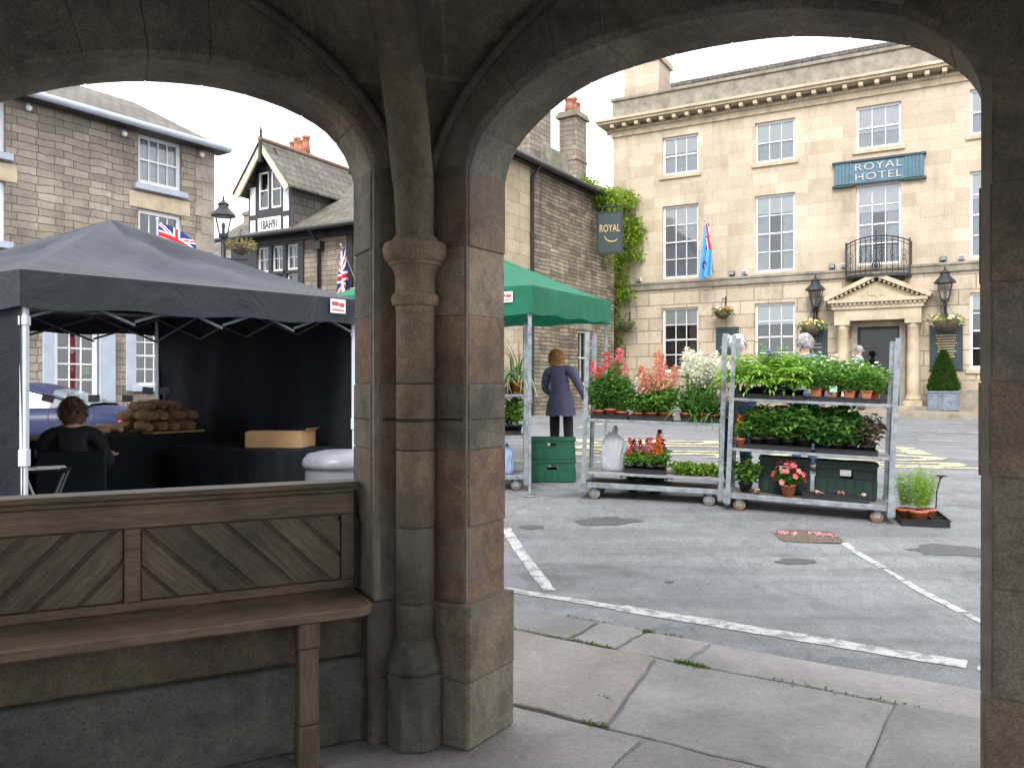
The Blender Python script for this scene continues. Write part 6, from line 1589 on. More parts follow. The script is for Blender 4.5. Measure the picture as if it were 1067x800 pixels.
# canvas chair behind the seller's leg, folding stool with papers
t = thing('folding_stool', 'small dark-topped folding table with papers beside the white gazebo leg', 'folding table', (-3.42, 5.95, gz(-3.42, 5.95)), R(20))
m = MB(); m.box(-.17, .17, -.14, .14, .86, .88); m.build('table_top', MT['blackcloth'], t, .004)
for s in (-1, 1):
    m = MB(); m.tube([(-.15, s * .12, .86), (.16, s * .12, 0)], .011, 8); m.build('leg', MT['whitemetal'], t); m = MB(); m.tube([(.15, s * .10, .86), (-.16, s * .10, 0)], .011, 8); m.build('leg', MT['gunmetal'], t)
o = MB(); o.box(-.12, .1, -.09, .1, 0, .008); o.box(-.05, .14, -.1, .06, .009, .014)
oo = o.build('papers', MT['white'], None); oo.location = (-3.42, 5.95, gz(-3.42, 5.95) + .881); oo.rotation_euler = (0, 0, R(35)); tag(oo, 'loose white papers lying on the small folding table', 'papers')

# ------------------------------------------------------------------ people
def skin_me(nodes, edges, root, sub=2):
    me = bpy.data.meshes.new('s'); names = list(nodes)
    me.from_pydata([nodes[k][0] for k in names], [(names.index(a), names.index(b)) for a, b in edges], [])
    o = bpy.data.objects.new('s', me); COL.objects.link(o)
    md = o.modifiers.new('Skin', 'SKIN'); md.use_smooth_shade = True
    if not me.skin_vertices: return None
    for i, k in enumerate(names):
        r = nodes[k][1]; r = r if isinstance(r, tuple) else (r, r)
        me.skin_vertices[0].data[i].radius = r; me.skin_vertices[0].data[i].use_root = (k == root)
    s = o.modifiers.new('Sub', 'SUBSURF'); s.levels = sub; s.render_levels = sub
    dg = bpy.context.evaluated_depsgraph_get(); out = bpy.data.meshes.new_from_object(o.evaluated_get(dg))
    bpy.data.objects.remove(o); bpy.data.meshes.remove(me)
    return out
def mesh_to(mb, me, M=None):
    mb.add([v.co.copy() for v in me.vertices], [tuple(p.vertices) for p in me.polygons], None, M, True)
def person(label, loc, yaw, H, top, legs, hair, J, hairkind='short', skirt=False, shoes='black', seated=False):
    """J overrides joints. Local frame: faces -y, x to the person's left. Built at unit scale H."""
    s = H / 1.7
    base = dict(hip=(0, 0, .92), waist=(0, .0, 1.06), chest=(0, .01, 1.25), neck0=(0, .02, 1.42), neck=(0, .01, 1.49), head0=(0, -.01, 1.55), head1=(0, -.015, 1.62), head2=(0, -.01, 1.67),
                shL=(.17, .02, 1.39), elL=(.23, .05, 1.12), wrL=(.25, -.02, .88), haL=(.25, -.04, .8), shR=(-.17, .02, 1.39), elR=(-.23, .05, 1.12), wrR=(-.25, -.02, .88), haR=(-.25, -.04, .8),
                thL=(.09, 0, .88), knL=(.1, -.02, .48), anL=(.1, .03, .09), toL=(.11, -.14, .035), thR=(-.09, 0, .88), knR=(-.1, -.02, .48), anR=(-.1, .03, .09), toR=(-.11, -.14, .035))
    base.update(J)
    p = {k: Vector(v) * s for k, v in base.items()}
    rad = dict(hip=.13, waist=.115, chest=.13, neck0=.065, neck=.05, head0=.07, head1=.088, head2=.07, shL=.062, elL=.042, wrL=.028, haL=.035, shR=.062, elR=.042, wrR=.028, haR=.035, thL=.085, knL=.055, anL=.04, toL=.035, thR=.085, knR=.055, anR=.04, toR=.035)
    E = [('hip', 'waist'), ('waist', 'chest'), ('chest', 'neck0'), ('neck0', 'neck'), ('neck', 'head0'), ('head0', 'head1'), ('head1', 'head2'), ('neck0', 'shL'), ('shL', 'elL'), ('elL', 'wrL'), ('wrL', 'haL'), ('neck0', 'shR'), ('shR', 'elR'), ('elR', 'wrR'), ('wrR', 'haR'),
         ('hip', 'thL'), ('thL', 'knL'), ('knL', 'anL'), ('anL', 'toL'), ('hip', 'thR'), ('thR', 'knR'), ('knR', 'anR'), ('anR', 'toR')]
    me = skin_me({k: (p[k], rad[k] * s * .9) for k in base}, E, 'hip')
    mb = MB(); mesh_to(mb, me)
    hd = p['head1']
    mb.ell(hd + Vector((0, -.09, -.035)) * s, .014 * s, .02 * s, .022 * s, 8, 5)
    for sx in (-1, 1): mb.ell(hd + Vector((sx * .083, .005, -.025)) * s, .012 * s, .02 * s, .032 * s, 6, 5)
    for h, wr in (('haL', 'wrL'), ('haR', 'wrR')):
        d = (p[h] - p[wr]).normalized(); sd = d.cross(Vector((0, 1, 0))); sd = sd.normalized() if sd.length > .05 else Vector((0, 0, 1)); nn = d.cross(sd)
        for k in range(4):
            o = sd * (k - 1.5) * .017 * s; b = p[h] + o + d * .01 * s; Lf = (.075, .085, .08, .062)[k] * s
            mb.tube([b, b + d * Lf * .5 + nn * .006 * s, b + d * Lf * .85 + nn * .022 * s, b + d * Lf * .95 + nn * .036 * s], [.0095 * s, .009 * s, .008 * s, .006 * s], 6)
        b = p[wr] + d * .03 * s + sd * .025 * s; mb.tube([b, b + (d * .5 + sd) * .035 * s, b + (d * 1.2 + sd * .9) * .045 * s + nn * .01 * s], [.012 * s, .011 * s, .008 * s], 6)
    body = mb.build('person', MT['skin'], None, recalc=False)
    body.location = loc; body.rotation_euler = (0, 0, yaw); tag(body, label, 'person')
    # clothing
    tn = {k: (p[k], r * s) for k, r in dict(hip=(.15), waist=.135, chest=.152, neck0=.085, shL=.078, elL=.056, wrL=.044, shR=.078, elR=.056, wrR=.044).items()}
    te = [('hip', 'waist'), ('waist', 'chest'), ('chest', 'neck0'), ('neck0', 'shL'), ('shL', 'elL'), ('elL', 'wrL'), ('neck0', 'shR'), ('shR', 'elR'), ('elR', 'wrR')]
    m = MB(); mesh_to(m, skin_me(tn, te, 'hip'))
    if skirt:
        rows = []; n_ = 36
        for zz, rx, ry in ((1.13, .135, .115), (1.04, .165, .135), (.95, .19, .155), (.88, .195, .16), (.82, .205, .17), (.785, .208, .172)):
            for k in range(n_):
                a = 2 * PI * k / n_; f = 1 + (.045 * math.sin(7 * a + 1) if zz < 1 else .01 * math.sin(7 * a)); rows.append((rx * f * math.cos(a) * s, (ry * f * math.sin(a) + .0) * s, zz * s + .006 * math.sin(5 * a) * s))
        m.add(rows, [(j * n_ + k, j * n_ + (k + 1) % n_, (j + 1) * n_ + (k + 1) % n_, (j + 1) * n_ + k) for j in range(5) for k in range(n_)], smooth=True)
    m.build('jacket', top, body, recalc=False)
    ln = {k: (p[k], r * s) for k, r in dict(hip=(.1 if skirt else .138), thL=(.082 if skirt else .098), knL=.07, anL=.055, thR=(.082 if skirt else .098), knR=.07, anR=.055).items()}
    m = MB(); mesh_to(m, skin_me(ln, [('hip', 'thL'), ('thL', 'knL'), ('knL', 'anL'), ('hip', 'thR'), ('thR', 'knR'), ('knR', 'anR')], 'hip')); m.build('trousers', legs, body, recalc=False)
    for a, t_ in (('anL', 'toL'), ('anR', 'toR')):
        m = MB(); mesh_to(m, skin_me({'a': (p[a] + Vector((0, .02, -.02)) * s, .05 * s), 'b': (p[t_].lerp(p[a], .4), .048 * s), 'c': (p[t_], .042 * s)}, [('a', 'b'), ('b', 'c')], 'a')); m.build('shoe', MT[shoes], body, recalc=False)
    if hair is not None:
        rn = random.Random(int(H * 1000)); m = MB()
        m.ell(hd + Vector((0, .022, .012)) * s, .096 * s, .1 * s, .1 * s, 14, 9, jit=.05, rn=rn)
        if hairkind == 'bob':
            for _ in range(420):
                dv = V3(rn.uniform(0, 2 * PI), rn.uniform(-.9, 1.5))
                if dv.y < -.5 and dv.z < .5: continue
                q = hd + Vector((dv.x * .105, .02 + dv.y * .11, -.01 + dv.z * .11)) * s; m.strap(q, dv + Vector((rn.uniform(-1, 1), rn.uniform(-1, 1), rn.uniform(-1, .6))), .05 * s, .014 * s, 1.2, 3)
            m.ell(hd + Vector((0, .045, -.05)) * s, .105 * s, .08 * s, .1 * s, 12, 8, jit=.08, rn=rn)
        if hairkind == 'long': m.tube([hd + Vector((0, .06, .02)) * s, hd + Vector((0, .085, -.08)) * s, hd + Vector((0, .08, -.2)) * s, hd + Vector((0, .08, -.28)) * s], [.08 * s, .085 * s, .07 * s, .03 * s], 12)
        for _ in range(240):
            dv = V3(rn.uniform(0, 2 * PI), rn.uniform(-.5, 1.5)); 
            if dv.y < -.55 and dv.z < .55: continue
            q = hd + Vector((dv.x * .094, .022 + dv.y * .098, .012 + dv.z * .098)) * s; m.strap(q, (dv * .4 + Vector((rn.uniform(-.5, .5), rn.uniform(0, .5), -.6))), .07 * s, .012 * s, .5, 3)
        m.build('hair', hair, body, recalc=False)
    m = MB()
    for sx in (-1, 1): m.ell(hd + Vector((sx * .032, -.077, 0)) * s, .011 * s, .008 * s, .008 * s, 6, 5)
    m.build('eyes', MT['black'], body)
    return body
MT['ginger'] = M_plain('ginger_hair', (.42, .2, .07), .6, .4, 30); MT['brownhair'] = M_plain('brown_hair', (.13, .075, .045), .6, .5, 30); MT['whitehair'] = M_plain('white_hair', (.62, .6, .58), .6, .2, 30); MT['greyhair'] = M_plain('grey_hair', (.35, .34, .33), .6, .3, 30)
MT['purplecoat'] = M_fabric('purple_grey_jacket', (.075, .07, .135), 0, .8, .5); MT['blackfab'] = M_fabric('black_jacket', (.011, .012, .014), 0, .8, .5); MT['pinkcoat'] = M_fabric('cream_pink_jacket', (.6, .42, .38), 0, .8, .4); MT['bluecoat'] = M_fabric('blue_grey_jacket', (.12, .15, .24), 0, .8, .4); MT['jeans'] = M_fabric('navy_jeans', (.03, .055, .14), 0, .8, .4); MT['palecoat'] = M_fabric('pale_shirt', (.4, .45, .5), 0, .8, .4)
person('woman with ginger hair in a purple-grey jacket seen from behind near the green gazebo', (.66, 10.95, gz(.66, 10.95)), R(170), 1.67, MT['purplecoat'], MT['blackfab'], MT['ginger'],
       dict(neck0=(.04, -.03, 1.41), head1=(.075, -.08, 1.59), head0=(.07, -.06, 1.53), head2=(.08, -.08, 1.64), neck=(.055, -.045, 1.475), shL=(.2, .0, 1.37), shR=(-.14, .03, 1.4), waist=(.0, 0, 1.06), chest=(.03, -.01, 1.25), elL=(.24, -.12, 1.15), wrL=(.13, -.32, 1.06), haL=(.1, -.38, 1.04), knL=(.1, -.1, .5), anL=(.1, .05, .09), toL=(.11, -.12, .035), elR=(-.28, .0, 1.14), wrR=(-.37, -.08, .93), haR=(-.39, -.1, .86)), 'bob', True)
person('white-haired person in a pale pink jacket behind the ferns of the right-hand trolley', (2.62, 9.5, gz(2.62, 9.5)), R(-35), 1.8, MT['pinkcoat'], MT['jeans'], MT['whitehair'], dict(elL=(.22, -.05, 1.13), wrL=(.14, -.26, 1.1), haL=(.1, -.32, 1.1)), 'short')
person('man with thin grey hair in a blue-grey jacket turned away behind the right-hand trolley', (3.95, 11.0, gz(3.95, 11.0)), R(140), 1.85, MT['bluecoat'], MT['jeans'], MT['greyhair'], {}, 'short')
pd = HP(7.95, -1.6, 0)
person('grey-haired person in a pale shirt standing at the hotel doorway', (pd[0], pd[1], gz(pd[0], pd[1]) + .1), R(60), 1.75, MT['palecoat'], MT['jeans'], MT['greyhair'], {}, 'short')
# seated seller, facing the counter
SX, SY = -3.72, 6.9
person('brown-haired seller in a black jacket seated in the black gazebo', (SX, SY, gz(SX, SY)), R(205), 1.7, MT['blackfab'], MT['blackfab'], MT['brownhair'],
       dict(hip=(0, .0, .56), waist=(0, .0, .7), chest=(0, -.02, .9), neck0=(0, -.04, 1.07), neck=(0, -.05, 1.13), head0=(0, -.08, 1.19), head1=(0, -.1, 1.26), head2=(0, -.1, 1.31), shL=(.19, -.02, 1.03), elL=(.27, -.08, .78), wrL=(.2, -.32, .8), haL=(.17, -.39, .82), shR=(-.19, -.02, 1.03), elR=(-.27, -.08, .78), wrR=(-.28, -.32, .84), haR=(-.28, -.4, .86),
            thL=(.1, -.03, .54), knL=(.13, -.45, .55), anL=(.13, -.42, .1), toL=(.13, -.58, .04), thR=(-.1, -.03, .54), knR=(-.13, -.45, .55), anR=(-.13, -.42, .1), toR=(-.13, -.58, .04)), 'bob')
t = thing('folding_chair', 'dark canvas folding chair under the seated seller', 'chair', (SX, SY, gz(SX, SY)), R(205))
m = MB(); m.box(-.25, .25, -.22, .25, .40, .43); m.build('seat', MT['blackcloth'], t, .01); m = MB(); m.box(-.25, .25, .2, .225, .52, .92); m.build('backrest', MT['blackcloth'], t, .01)
for sx in (-1, 1):
    for a, b in (((sx * .25, .24, .95), (sx * .25, -.2, 0)), ((sx * .25, -.22, .42), (sx * .25, .26, 0))): m = MB(); m.tube([a, b], .012, 8); m.build('leg', MT['iron'], t)
# ------------------------------------------------------------------ parked car
def car(label, loc, yaw):
    t = thing('parked_car', label, 'car', loc, yaw)      # local x: forward, length 4.1, z up
    # body stations: x, half width, sill z, belt z (side top), deck z centre
    st = [(2.05, .55, .32, .5, .52), (1.98, .7, .22, .58, .62), (1.7, .82, .18, .66, .72), (1.2, .86, .17, .74, .82), (.75, .87, .17, .8, .88), (.2, .87, .17, .83, .9), (-.5, .87, .17, .84, .9), (-1.0, .88, .17, .86, .92), (-1.5, .86, .19, .86, .93), (-1.85, .8, .24, .82, .88), (-2.02, .7, .32, .74, .78), (-2.06, .6, .4, .66, .68)]
    m = MB(); rows = []
    prof = lambda w, s, b, d: [(0, s), (w * .75, s), (w * .96, s + .07), (w, s + (b - s) * .45), (w * .985, s + (b - s) * .75), (w * .93, b), (w * .82, b + (d - b) * .55), (w * .5, d - .005), (0, d)]
    K = 9
    for (x, w, s, b, d) in st:
        pr_ = prof(w, s, b, d); rows += [(x, y, z) for y, z in pr_]
    fs = [(i * K + k, i * K + k + 1, (i + 1) * K + k + 1, (i + 1) * K + k) for i in range(len(st) - 1) for k in range(K - 1)]
    fs += [tuple(range(K)), tuple(reversed(range((len(st) - 1) * K, len(st) * K)))]
    m.add(rows, fs, smooth=True); m.add([(x, -y, z) for x, y, z in rows], [tuple(reversed(f)) for f in fs], smooth=True)
    bo = m.build('body', MT['carblue'], t, recalc=True)
    # cabin
    cs = [(.85, .70, .86, .88), (.25, .62, .9, 1.22), (-.1, .6, .9, 1.27), (-.55, .6, .9, 1.27), (-.95, .62, .9, 1.17), (-1.5, .68, .92, .95)]
    g = MB(); r = MB(); 
    ps = lambda w, b, tz: [(w + .1, b - .03), (w, max(b, tz - .09)), (w * .8, tz), (0, tz + .02)]
    rr = [[(x, y, z) for y, z in ps(w, b, tz)] for x, w, b, tz in cs]
    for sgn in (1, -1):
        q = lambda i, k: (rr[i][k][0], rr[i][k][1] * sgn, rr[i][k][2])
        for i in range(5):
            tgt = g if i < 4 else g
            tgt.add([q(i, 0), q(i + 1, 0), q(i + 1, 1), q(i, 1)], [(0, 1, 2, 3)], smooth=True)
            (g if i in (0, 4) else r).add([q(i, 1), q(i + 1, 1), q(i + 1, 2), q(i, 2)], [(0, 1, 2, 3)], smooth=True); (g if i in (0, 4) else r).add([q(i, 2), q(i + 1, 2), q(i + 1, 3), q(i, 3)], [(0, 1, 2, 3)], smooth=True)
    g.build('window', MT['carglass'], t, recalc=False); r.build('roof', MT['carblue'], t, recalc=False)
    p = MB()
    for sgn in (1, -1):
        q = lambda i, k, o=.004: (rr[i][k][0], (rr[i][k][1] + o) * sgn, rr[i][k][2] + o)
        for line in ([q(0, 0), q(0, 1), q(1, 1), q(2, 1), q(3, 1), q(4, 1), q(5, 1)], [q(0, 0), q(1, 0), q(2, 0), q(3, 0), q(4, 0), q(5, 0)], [q(3, 0), q(3, 1)]): p.tube(line, .022, 6)
    p.build('pillar', MT['carblue'], t)
    for x in (1.3, -1.3):
        for sgn in (1, -1):
            MM = Matrix.Translation((x, sgn * .8, .31)) @ Matrix.Rotation(R(90), 4, 'X'); w = MB(); w.lathe([(.2, -.1), (.29, -.1), (.31, -.08), (.31, .08), (.29, .1), (.2, .1)], (0, 0, 0), 28, M=MM); wo = w.build('wheel', MT['tyre'], t)
            w = MB(); w.lathe([(.04, -.092), (.205, -.08), (.205, .08), (.04, .092)], (0, 0, 0), 24, M=MM)
            w.build('rim', MT['chrome'], wo)
            a = MB(); a.tube([(x + .37 * math.cos(k * PI / 10), sgn * .872, .3 + .37 * math.sin(k * PI / 10)) for k in range(11)], .03, 6); a.add([(x, sgn * .876, .3)] + [(x + .36 * math.cos(k * PI / 10), sgn * .876, .3 + .36 * math.sin(k * PI / 10)) for k in range(11)], [(0, k, k + 1) for k in range(1, 11)]); a.build('wheel_arch', MT['black'], t, recalc=False)
    for sgn in (1, -1):
        h = MB(); h.ell((-1.99, sgn * .58, .68), .09, .17, .06); h.build('tail_light', MT['red'], t); h = MB(); h.ell((1.9, sgn * .6, .58), .12, .16, .06); h.build('headlight', MT['plastic'], t)
        h = MB(); h.box(-.28, -.1, sgn * .875 - .012, sgn * .875 + .012, .7, .725); h.build('handle', MT['chrome'], t)
        h = MB(); h.ell((.62, sgn * .98, .9), .07, .11, .06); h.cyl((.62, sgn * .8, .86), (.62, sgn * .95, .88), .02); h.build('wing_mirror', MT['carblue'], t)
        h = MB(); h.tube([(.62, sgn * .876, .72), (.6, sgn * .885, .5), (.55, sgn * .878, .25), (-.6, sgn * .878, .25), (-.72, sgn * .885, .5), (-.7, sgn * .87, .8)], .005, 4); h.build('door', MT['black'], t)
    h = MB(); h.box(-2.09, -2.05, -.26, .26, .5, .61); h.build('number_plate', MT['white'], t)
    return t
mcar, ntc, bc, oc = newmat('dark_blue_car_paint'); bc.inputs['Base Color'].default_value = (.035, .055, .19, 1); bc.inputs['Roughness'].default_value = .38; bc.inputs['Specular IOR Level'].default_value = .3; bc.inputs['Metallic'].default_value = .0; bc.inputs['Coat Weight'].default_value = .08; MT['carblue'] = mcar
nzc = noise_n(ntc, 300, 2, .5, objco(ntc)); ntc.links.new(ramp(ntc, nzc, [(.3, (.007, .012, .055)), (.7, (.012, .02, .08))]), bc.inputs['Base Color'])
MT['carglass'] = M_plain('car_glass', (.16, .19, .2), .06, .2, 2, 0, 40, 0, .8)
cx, cy = -8.15, 13.1
car('dark blue coupe parked in front of the stone house beyond the bread counter', (cx, cy, gz(cx, cy)), R(188))

# ------------------------------------------------------------------ lamp post, baskets, flags
lx, ly = -5.66, 16.0; g = gz(lx, ly)
t = thing('street_lamp', 'black traditional lantern street lamp behind the black gazebo', 'street lamp', (lx, ly, g), R(20))
m = MB(); m.lathe([(.16, 0), (.16, .25), (.11, .3), (.1, .9), (.13, .95), (.075, 1.05), (.06, 3.2), (.09, 3.25), (.05, 3.35), (.045, 4.4 - g)], (0, 0, 0), 14); m.tube([(-.35, 0, 3.9 - g + .1), (.45, 0, 3.9 - g + .1)], .02, 6); m.build('post', MT['iron'], t); lantern_parts(t, 4.42 - g, s=.82)
def basket(label, loc, mats, seed, r=.24, brk=None, group=None, yaw=0):
    rn = random.Random(seed); t = thing('hanging_basket', label, 'hanging basket', loc, yaw, group)
    m = MB(); m.lathe([(.02, -r * .85), (r * .5, -r * .7), (r * .82, -r * .35), (r * .9, 0), (r * .8, 0), (.01, -.04)], (0, 0, 0), 16); m.build('bowl', MT['bark'], t)
    m = MB()
    for k in range(3): a = 2 * PI * k / 3; m.tube([(r * .85 * math.cos(a), r * .85 * math.sin(a), 0), (0, 0, r * 1.5)], .006, 4)
    m.build('chain', MT['iron'], t)
    f = MB()
    for _ in range(230):
        a = rn.uniform(0, 2 * PI); q = r * math.sqrt(rn.random()) * 1.25; p = Vector((q * math.cos(a), q * math.sin(a), rn.uniform(-.05, r * .5) - max(0, q - r) * 1.6)); f.leaf(p, V3(a + rn.uniform(-1, 1), rn.uniform(-.6, .8)), UPV, rn.uniform(.06, .11), .045)
    f.build('foliage', L[mats[0]], t, recalc=False)
    for k, c in enumerate(mats[1:]):
        f = MB()
        for _ in range(16):
            a = rn.uniform(0, 2 * PI); q = r * math.sqrt(rn.random()) * 1.25; f_flower(f, rn, (q * math.cos(a), q * math.sin(a), rn.uniform(.0, r * .55)), .06, 5, V3(a, .7))
        f.build('blossom', L[c], t, recalc=False)
    if brk:
        m = MB(); m.tube([(0, brk, r * 1.5 - .35), (0, brk, r * 1.5 + .12)], .02, 6); m.tube([(0, brk, r * 1.5 + .05), (0, 0, r * 1.5 + .02), (0, 0, r * 1.45)], .015, 6); m.build('bracket', MT['iron'], t)
    return t
hy = R(-29.5)
basket('dry straw-coloured hanging basket on the street lamp', (-5.36, 16.15, 4.28), ['straw'], 3, .22)
basket('dark hanging basket on the hotel corner beside the creeper', HP(.62, -.42, 3.55), ['mid'], 4, .25, .38, 'hotel hanging baskets', hy)
basket('hanging basket with a few white blooms above the small notice board', HP(3.85, -.42, 3.85), ['mid', 'white', 'orange'], 5, .27, .38, 'hotel hanging baskets', hy)
basket('hanging basket of white flowers over the left wall board by the doorway', HP(6.5, -.45, 3.3), ['mid', 'white', 'yellow'], 6, .32, .4, 'hotel hanging baskets', hy)
basket('hanging basket of white flowers over the right wall board by the doorway', HP(10.02, -.45, 3.32), ['mid', 'white', 'yellow'], 7, .36, .4, 'hotel hanging baskets', hy)
basket('small dark hanging basket outside the lane building', HP(-.1, -1.2, 3.55), ['dark'], 14, .2, .3, None, hy)
# topiary cone in a lead planter
bx = HP(9.97, -.55, 0); g0 = gz(bx[0], bx[1]) + .1
t = thing('topiary_planter', 'clipped green topiary cone in a square grey planter right of the hotel door', 'planter', (bx[0], bx[1], g0), hy); rn = random.Random(9)
m = MB(); w = .38
m.box(-w, w, -w, w, .0, .48); 
for sx in (-1, 1): m.box(sx * w - .03 * (sx > 0) - (.0 if sx > 0 else .0), sx * w + .03 * (sx < 0), -w - .012, -w, 0, .5)
m.box(-.02, .02, -w - .012, -w, .02, .46); m.box(-w - .02, w + .02, -w - .02, -w + .03, .48, .53); m.box(-w - .02, w + .02, w - .03, w + .02, .48, .53); m.box(-w - .02, -w + .03, -w + .03, w - .03, .48, .53); m.box(w - .03, w + .02, -w + .03, w - .03, .48, .53); m.build('planter_box', MT['lead'], t, .006)
m = MB(); m.cyl((0, 0, .45), (0, 0, 1.2), .04, .02, 8); m.build('trunk', MT['bark'], t); m = MB()
for _ in range(8000):
    tt = rn.random() ** 1.3; rr_ = (.40 * (1 - tt) ** .8 * (1 if tt > .08 else .75 + 3 * tt) + .02) * (1 + rn.gauss(0, .05)) * (rn.random() ** .15); a = rn.uniform(0, 2 * PI); m.leaf(Vector((rr_ * math.cos(a), rr_ * math.sin(a), .52 + 1.12 * tt)), V3(a + rn.gauss(0, .6), rn.uniform(-.2, 1.0)), UPV, rn.uniform(.045, .08), .035)
m.build('crown', L['cone'], t, recalc=False)
bx = HP(1.25, -.5, 0); t = thing('topiary_planter', 'small clipped round bush in a pot at the hotel corner behind the peach flowers', 'planter', (bx[0], bx[1], gz(bx[0], bx[1]) + .1), hy); m = MB(); m.lathe([(.18, 0), (.24, .4), (.26, .4), (.26, .45), (.22, .45), (.2, .4)], (0, 0, 0), 16); m.build('pot', MT['lead'], t); m = MB()
for _ in range(900): m.leaf(V3(rn.uniform(0, 2 * PI), math.asin(rn.uniform(-1, 1))) * .3 * rn.random() ** .2 + Vector((0, 0, .72)), V3(rn.uniform(0, 6), rn.uniform(-.3, 1)), UPV, .05, .028)
m.build('crown', L['cone'], t, recalc=False)

def union_col(u, v):
    x, y = (u - .5) * 2, (v - .5)
    if abs(y) < .1 or abs(x) < .1 * 1: return (.5, .012, .03)
    if abs(y) < .167 or abs(x) < .17: return (.8, .8, .8)
    d = min(abs(x * .5 - y), abs(x * .5 + y))
    if d < .035: return (.5, .012, .03)
    if d < .09: return (.8, .8, .8)
    return (.012, .03, .2)
def ensign_col(u, v):
    if u < .5 and v > .5: return union_col(u * 2, (v - .5) * 2)
    r = math.hypot((u - .75) * 2, v - .42)
    if r < .08: return (.5, .03, .05)
    if r < .14: return (.8, .8, .8)
    if r < .2: return (.02, .04, .25)
    return (.1, .36, .72)
def flag(label, loc, yaw, fn, w, h, mode, pole, group=None):
    t = thing('flag', label, 'flag', loc, yaw, group); m = MB(); nu, nv = 48, 40; vs = []
    for j in range(nv + 1):
        for i in range(nu + 1):
            u, v = i / nu, j / nv
            if mode == 'fly': vs.append((u * w, .05 * math.sin(u * 8 + v * 1.5) * u, v * h - .5 * u * u * h - .35 * u * h))
            else:                       # hanging limp from a sloping pole: gathered folds, long axis falls downwards
                q = .28 + .72 * (1 - abs(u - .5)) * .3
                vs.append(((v - .5) * h * .42 * (.35 + .65 * min(1, u * 2.2)) + .03 * math.sin(v * 16 + u * 3), .07 * math.sin(v * 14 + u * 4) * (.4 + u), -u * w + .16 * (v - .5)))
    fs = []; cols = []
    for j in range(nv):
        for i in range(nu):
            fs.append((j * (nu + 1) + i, j * (nu + 1) + i + 1, (j + 1) * (nu + 1) + i + 1, (j + 1) * (nu + 1) + i)); cols.append(fn((i + .5) / nu, (j + .5) / nv))
    m.add(vs, fs, (1, 1, 1), None, True); m.c = cols; m.build('cloth', MT['flag'], t, recalc=False)
    m = MB(); m.tube(pole, .018, 8); m.ell(pole[-1], .035, .035, .035, 8, 6); m.build('pole', MT['whitemetal'], t)
    return t
flag('limp pale blue ensign hanging from a pole on the hotel front', HP(3.42, -.75, 6.55), hy, ensign_col, 1.62, .95, 'limp', [(.06, .7, -1.35), (0, 0, .05), (-.02, -.06, .16)])
p_ = LP(10.0, -.75, 5.0); flag('red white and blue union flag flying above the black gazebo roof', (-6.95, 16.0, 4.27), R(8), union_col, .72, .45, 'fly', [(-.02, .5, -1.4), (0, 0, 0), (0, -.02, .5)])
flag('limp union flag hanging on the timbered house beside its white window', (-5.02, 24.2, 5.55), hy, union_col, 1.6, .9, 'limp', [(.05, .55, -.9), (0, 0, .05), (-.02, -.06, .16)])

# ------------------------------------------------------------------ creeper on the hotel corner
t = thing('climbing_creeper', 'bright green creeper climbing the hotel corner over the lane', 'creeper', HP(.1, -.1, .8), 0); o3 = Vector(t.location); rn = random.Random(31)
stem = [HP(.15, -.12, .8), HP(.25, -.14, 2.2), HP(.05, -.16, 3.6), HP(.3, -.16, 5.0), HP(.35, -.2, 6.2), HP(.1, -.2, 7.4), HP(.35, -.2, 8.2)]
m = MB(-o3); m.tube(stem, [.07, .06, .06, .05, .05, .04, .02], 7)
for k in range(14):
    b = Vector(stem[1]).lerp(Vector(stem[2]), rn.random()); m.tube([b, b + Vector((rn.uniform(-.3, .5), rn.uniform(-.1, .05), rn.uniform(-.4, .4))), b + Vector((rn.uniform(-.5, .9), rn.uniform(-.1, .05), rn.uniform(-.8, .6)))], [.02, .015, .006], 5)
m.build('stem', MT['bark'], t); m = MB(-o3)
BL = [(.2, 7.7, .5, .35, 160, -3.0), (-.1, 7.55, .4, .25, 110, -3.4), (.8, 6.9, .4, .4, 120, -2.4), (.3, 7.7, .6, .55, 220), (-.1, 7.3, .6, .45, 160), (.9, 7.3, .55, .38, 190, -2.3), (.6, 7.42, .55, .34, 200, -2.7), (.25, 7.5, .5, .28, 150, -3.0), (-.05, 7.55, .3, .18, 60, -3.2), (.1, 7.2, .55, .5, 160, -1.4), (.6, 7.75, .5, .35, 130), (.9, 6.6, .3, .5, 60, -2.0), (.7, 5.6, .25, .5, 40, -1.9), (.55, 6.9, .55, .6, 190), (.5, 6.1, .5, .6, 170), (.85, 6.6, .4, .45, 110), (.95, 5.9, .25, .3, 40), (.3, 5.2, .38, .55, 110), (.45, 4.6, .45, .45, 120), (.1, 3.9, .3, .4, 55), (.05, 5.9, .3, .5, 60), (.25, 3.2, .2, .4, 25)]
for (s, z, rs, rz_, n, *yy) in BL:
    y_ = yy[0] if yy else -.32
    for _ in range(int(n * 1.7)):
        q = V3(rn.uniform(0, 2 * PI), math.asin(rn.uniform(-1, 1))) * rn.random() ** .45; p = Vector(HP(s + q.x * rs, y_ + q.y * .42 - .12 * math.sin(z * 3 + s * 5), z + q.z * rz_)); m.leaf(p, V3(rn.uniform(0, 2 * PI), rn.uniform(-1.1, .5)), UPV, rn.uniform(.07, .26), rn.uniform(.05, .11))
m.build('foliage', L['creeper'], t, recalc=False)

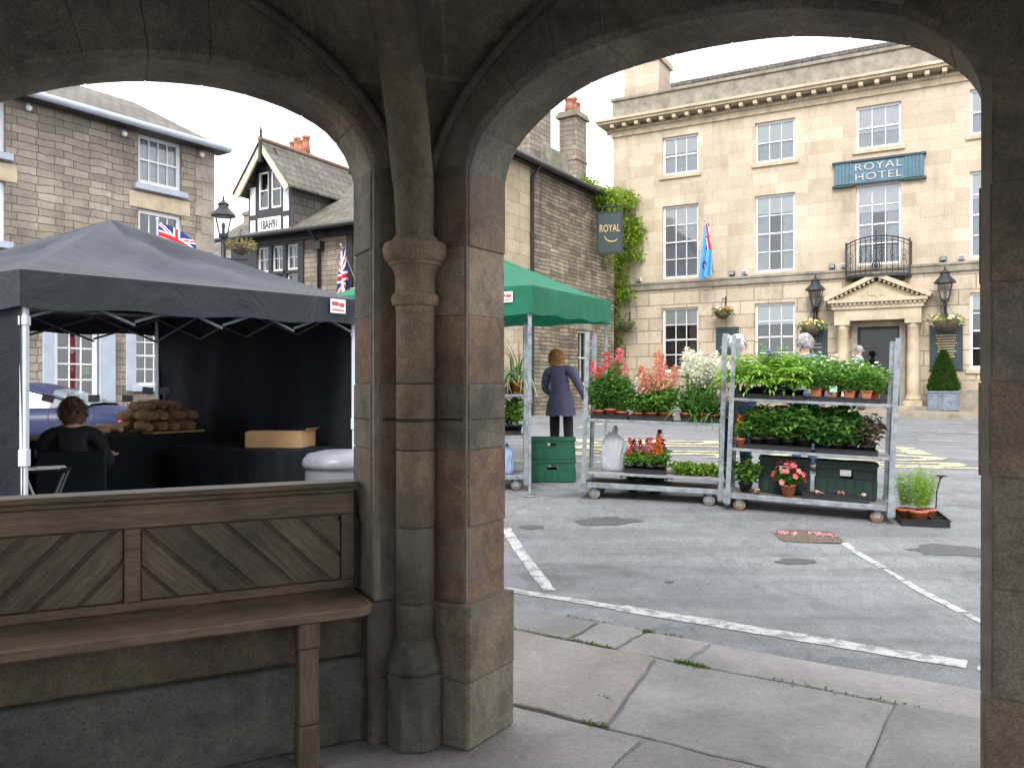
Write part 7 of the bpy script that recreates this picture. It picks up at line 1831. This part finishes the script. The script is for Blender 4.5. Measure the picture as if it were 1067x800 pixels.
# ------------------------------------------------------------------ camera, sky, sun
cam = bpy.data.cameras.new('camera'); co = bpy.data.objects.new('camera', cam); COL.objects.link(co)
cam.sensor_width = 36; cam.lens = 36 * 850 / 1067; cam.shift_y = 5 / 1067; cam.clip_start = .05; cam.clip_end = 2000
co.location = (0, 0, CAMZ); co.rotation_euler = (R(90), 0, 0); sc.camera = co
w = bpy.data.worlds.new('World'); sc.world = w; w.use_nodes = True; nt = w.node_tree
SE, SA = 45, 195           # sun elevation; azimuth measured clockwise from +Y
bg = nt.nodes['Background']; sky = nt.nodes.new('ShaderNodeTexSky'); sky.sky_type = 'NISHITA'; sky.sun_disc = False; sky.sun_elevation = R(SE); sky.sun_rotation = R(SA)
tcw = nt.nodes.new('ShaderNodeTexCoord'); nz = N(nt, 'ShaderNodeTexNoise', i_Scale=2.2, i_Detail=7, i_Roughness=.6); mp = nt.nodes.new('ShaderNodeMapping'); mp.inputs['Scale'].default_value = (1, 1, 2.5); nt.links.new(tcw.outputs['Generated'], mp.inputs[0]); nt.links.new(mp.outputs[0], nz.inputs['Vector'])
cl_ = ramp(nt, nz.outputs[0], [(.3, (6.6, 6.75, 7.0)), (.7, (8.6, 8.7, 8.8))])
c = mixc(nt, 'MIX', .88, sky.outputs[0], cl_); nt.links.new(c, bg.inputs[0]); bg.inputs[1].default_value = .13
sl = bpy.data.lights.new('sun', 'SUN'); sl.energy = 1.3; sl.angle = R(20); sl.color = (1, .96, .9); so = bpy.data.objects.new('sun', sl); COL.objects.link(so)
dirv = Vector((math.sin(R(SA)) * math.cos(R(SE)), math.cos(R(SA)) * math.cos(R(SE)), math.sin(R(SE)))); so.rotation_euler = dirv.to_track_quat('Z', 'Y').to_euler()
vs_ = sc.view_settings; vs_.view_transform = 'Standard'; vs_.look = 'None'; vs_.exposure = 1.35; vs_.gamma = 1
sc.cycles.use_denoising = True
sc.cycles.max_bounces = 8; sc.cycles.diffuse_bounces = 4; sc.cycles.transparent_max_bounces = 12; sc.cycles.caustics_reflective = False; sc.cycles.caustics_refractive = False
sc.cycles.use_adaptive_sampling = True; sc.cycles.adaptive_threshold = .02
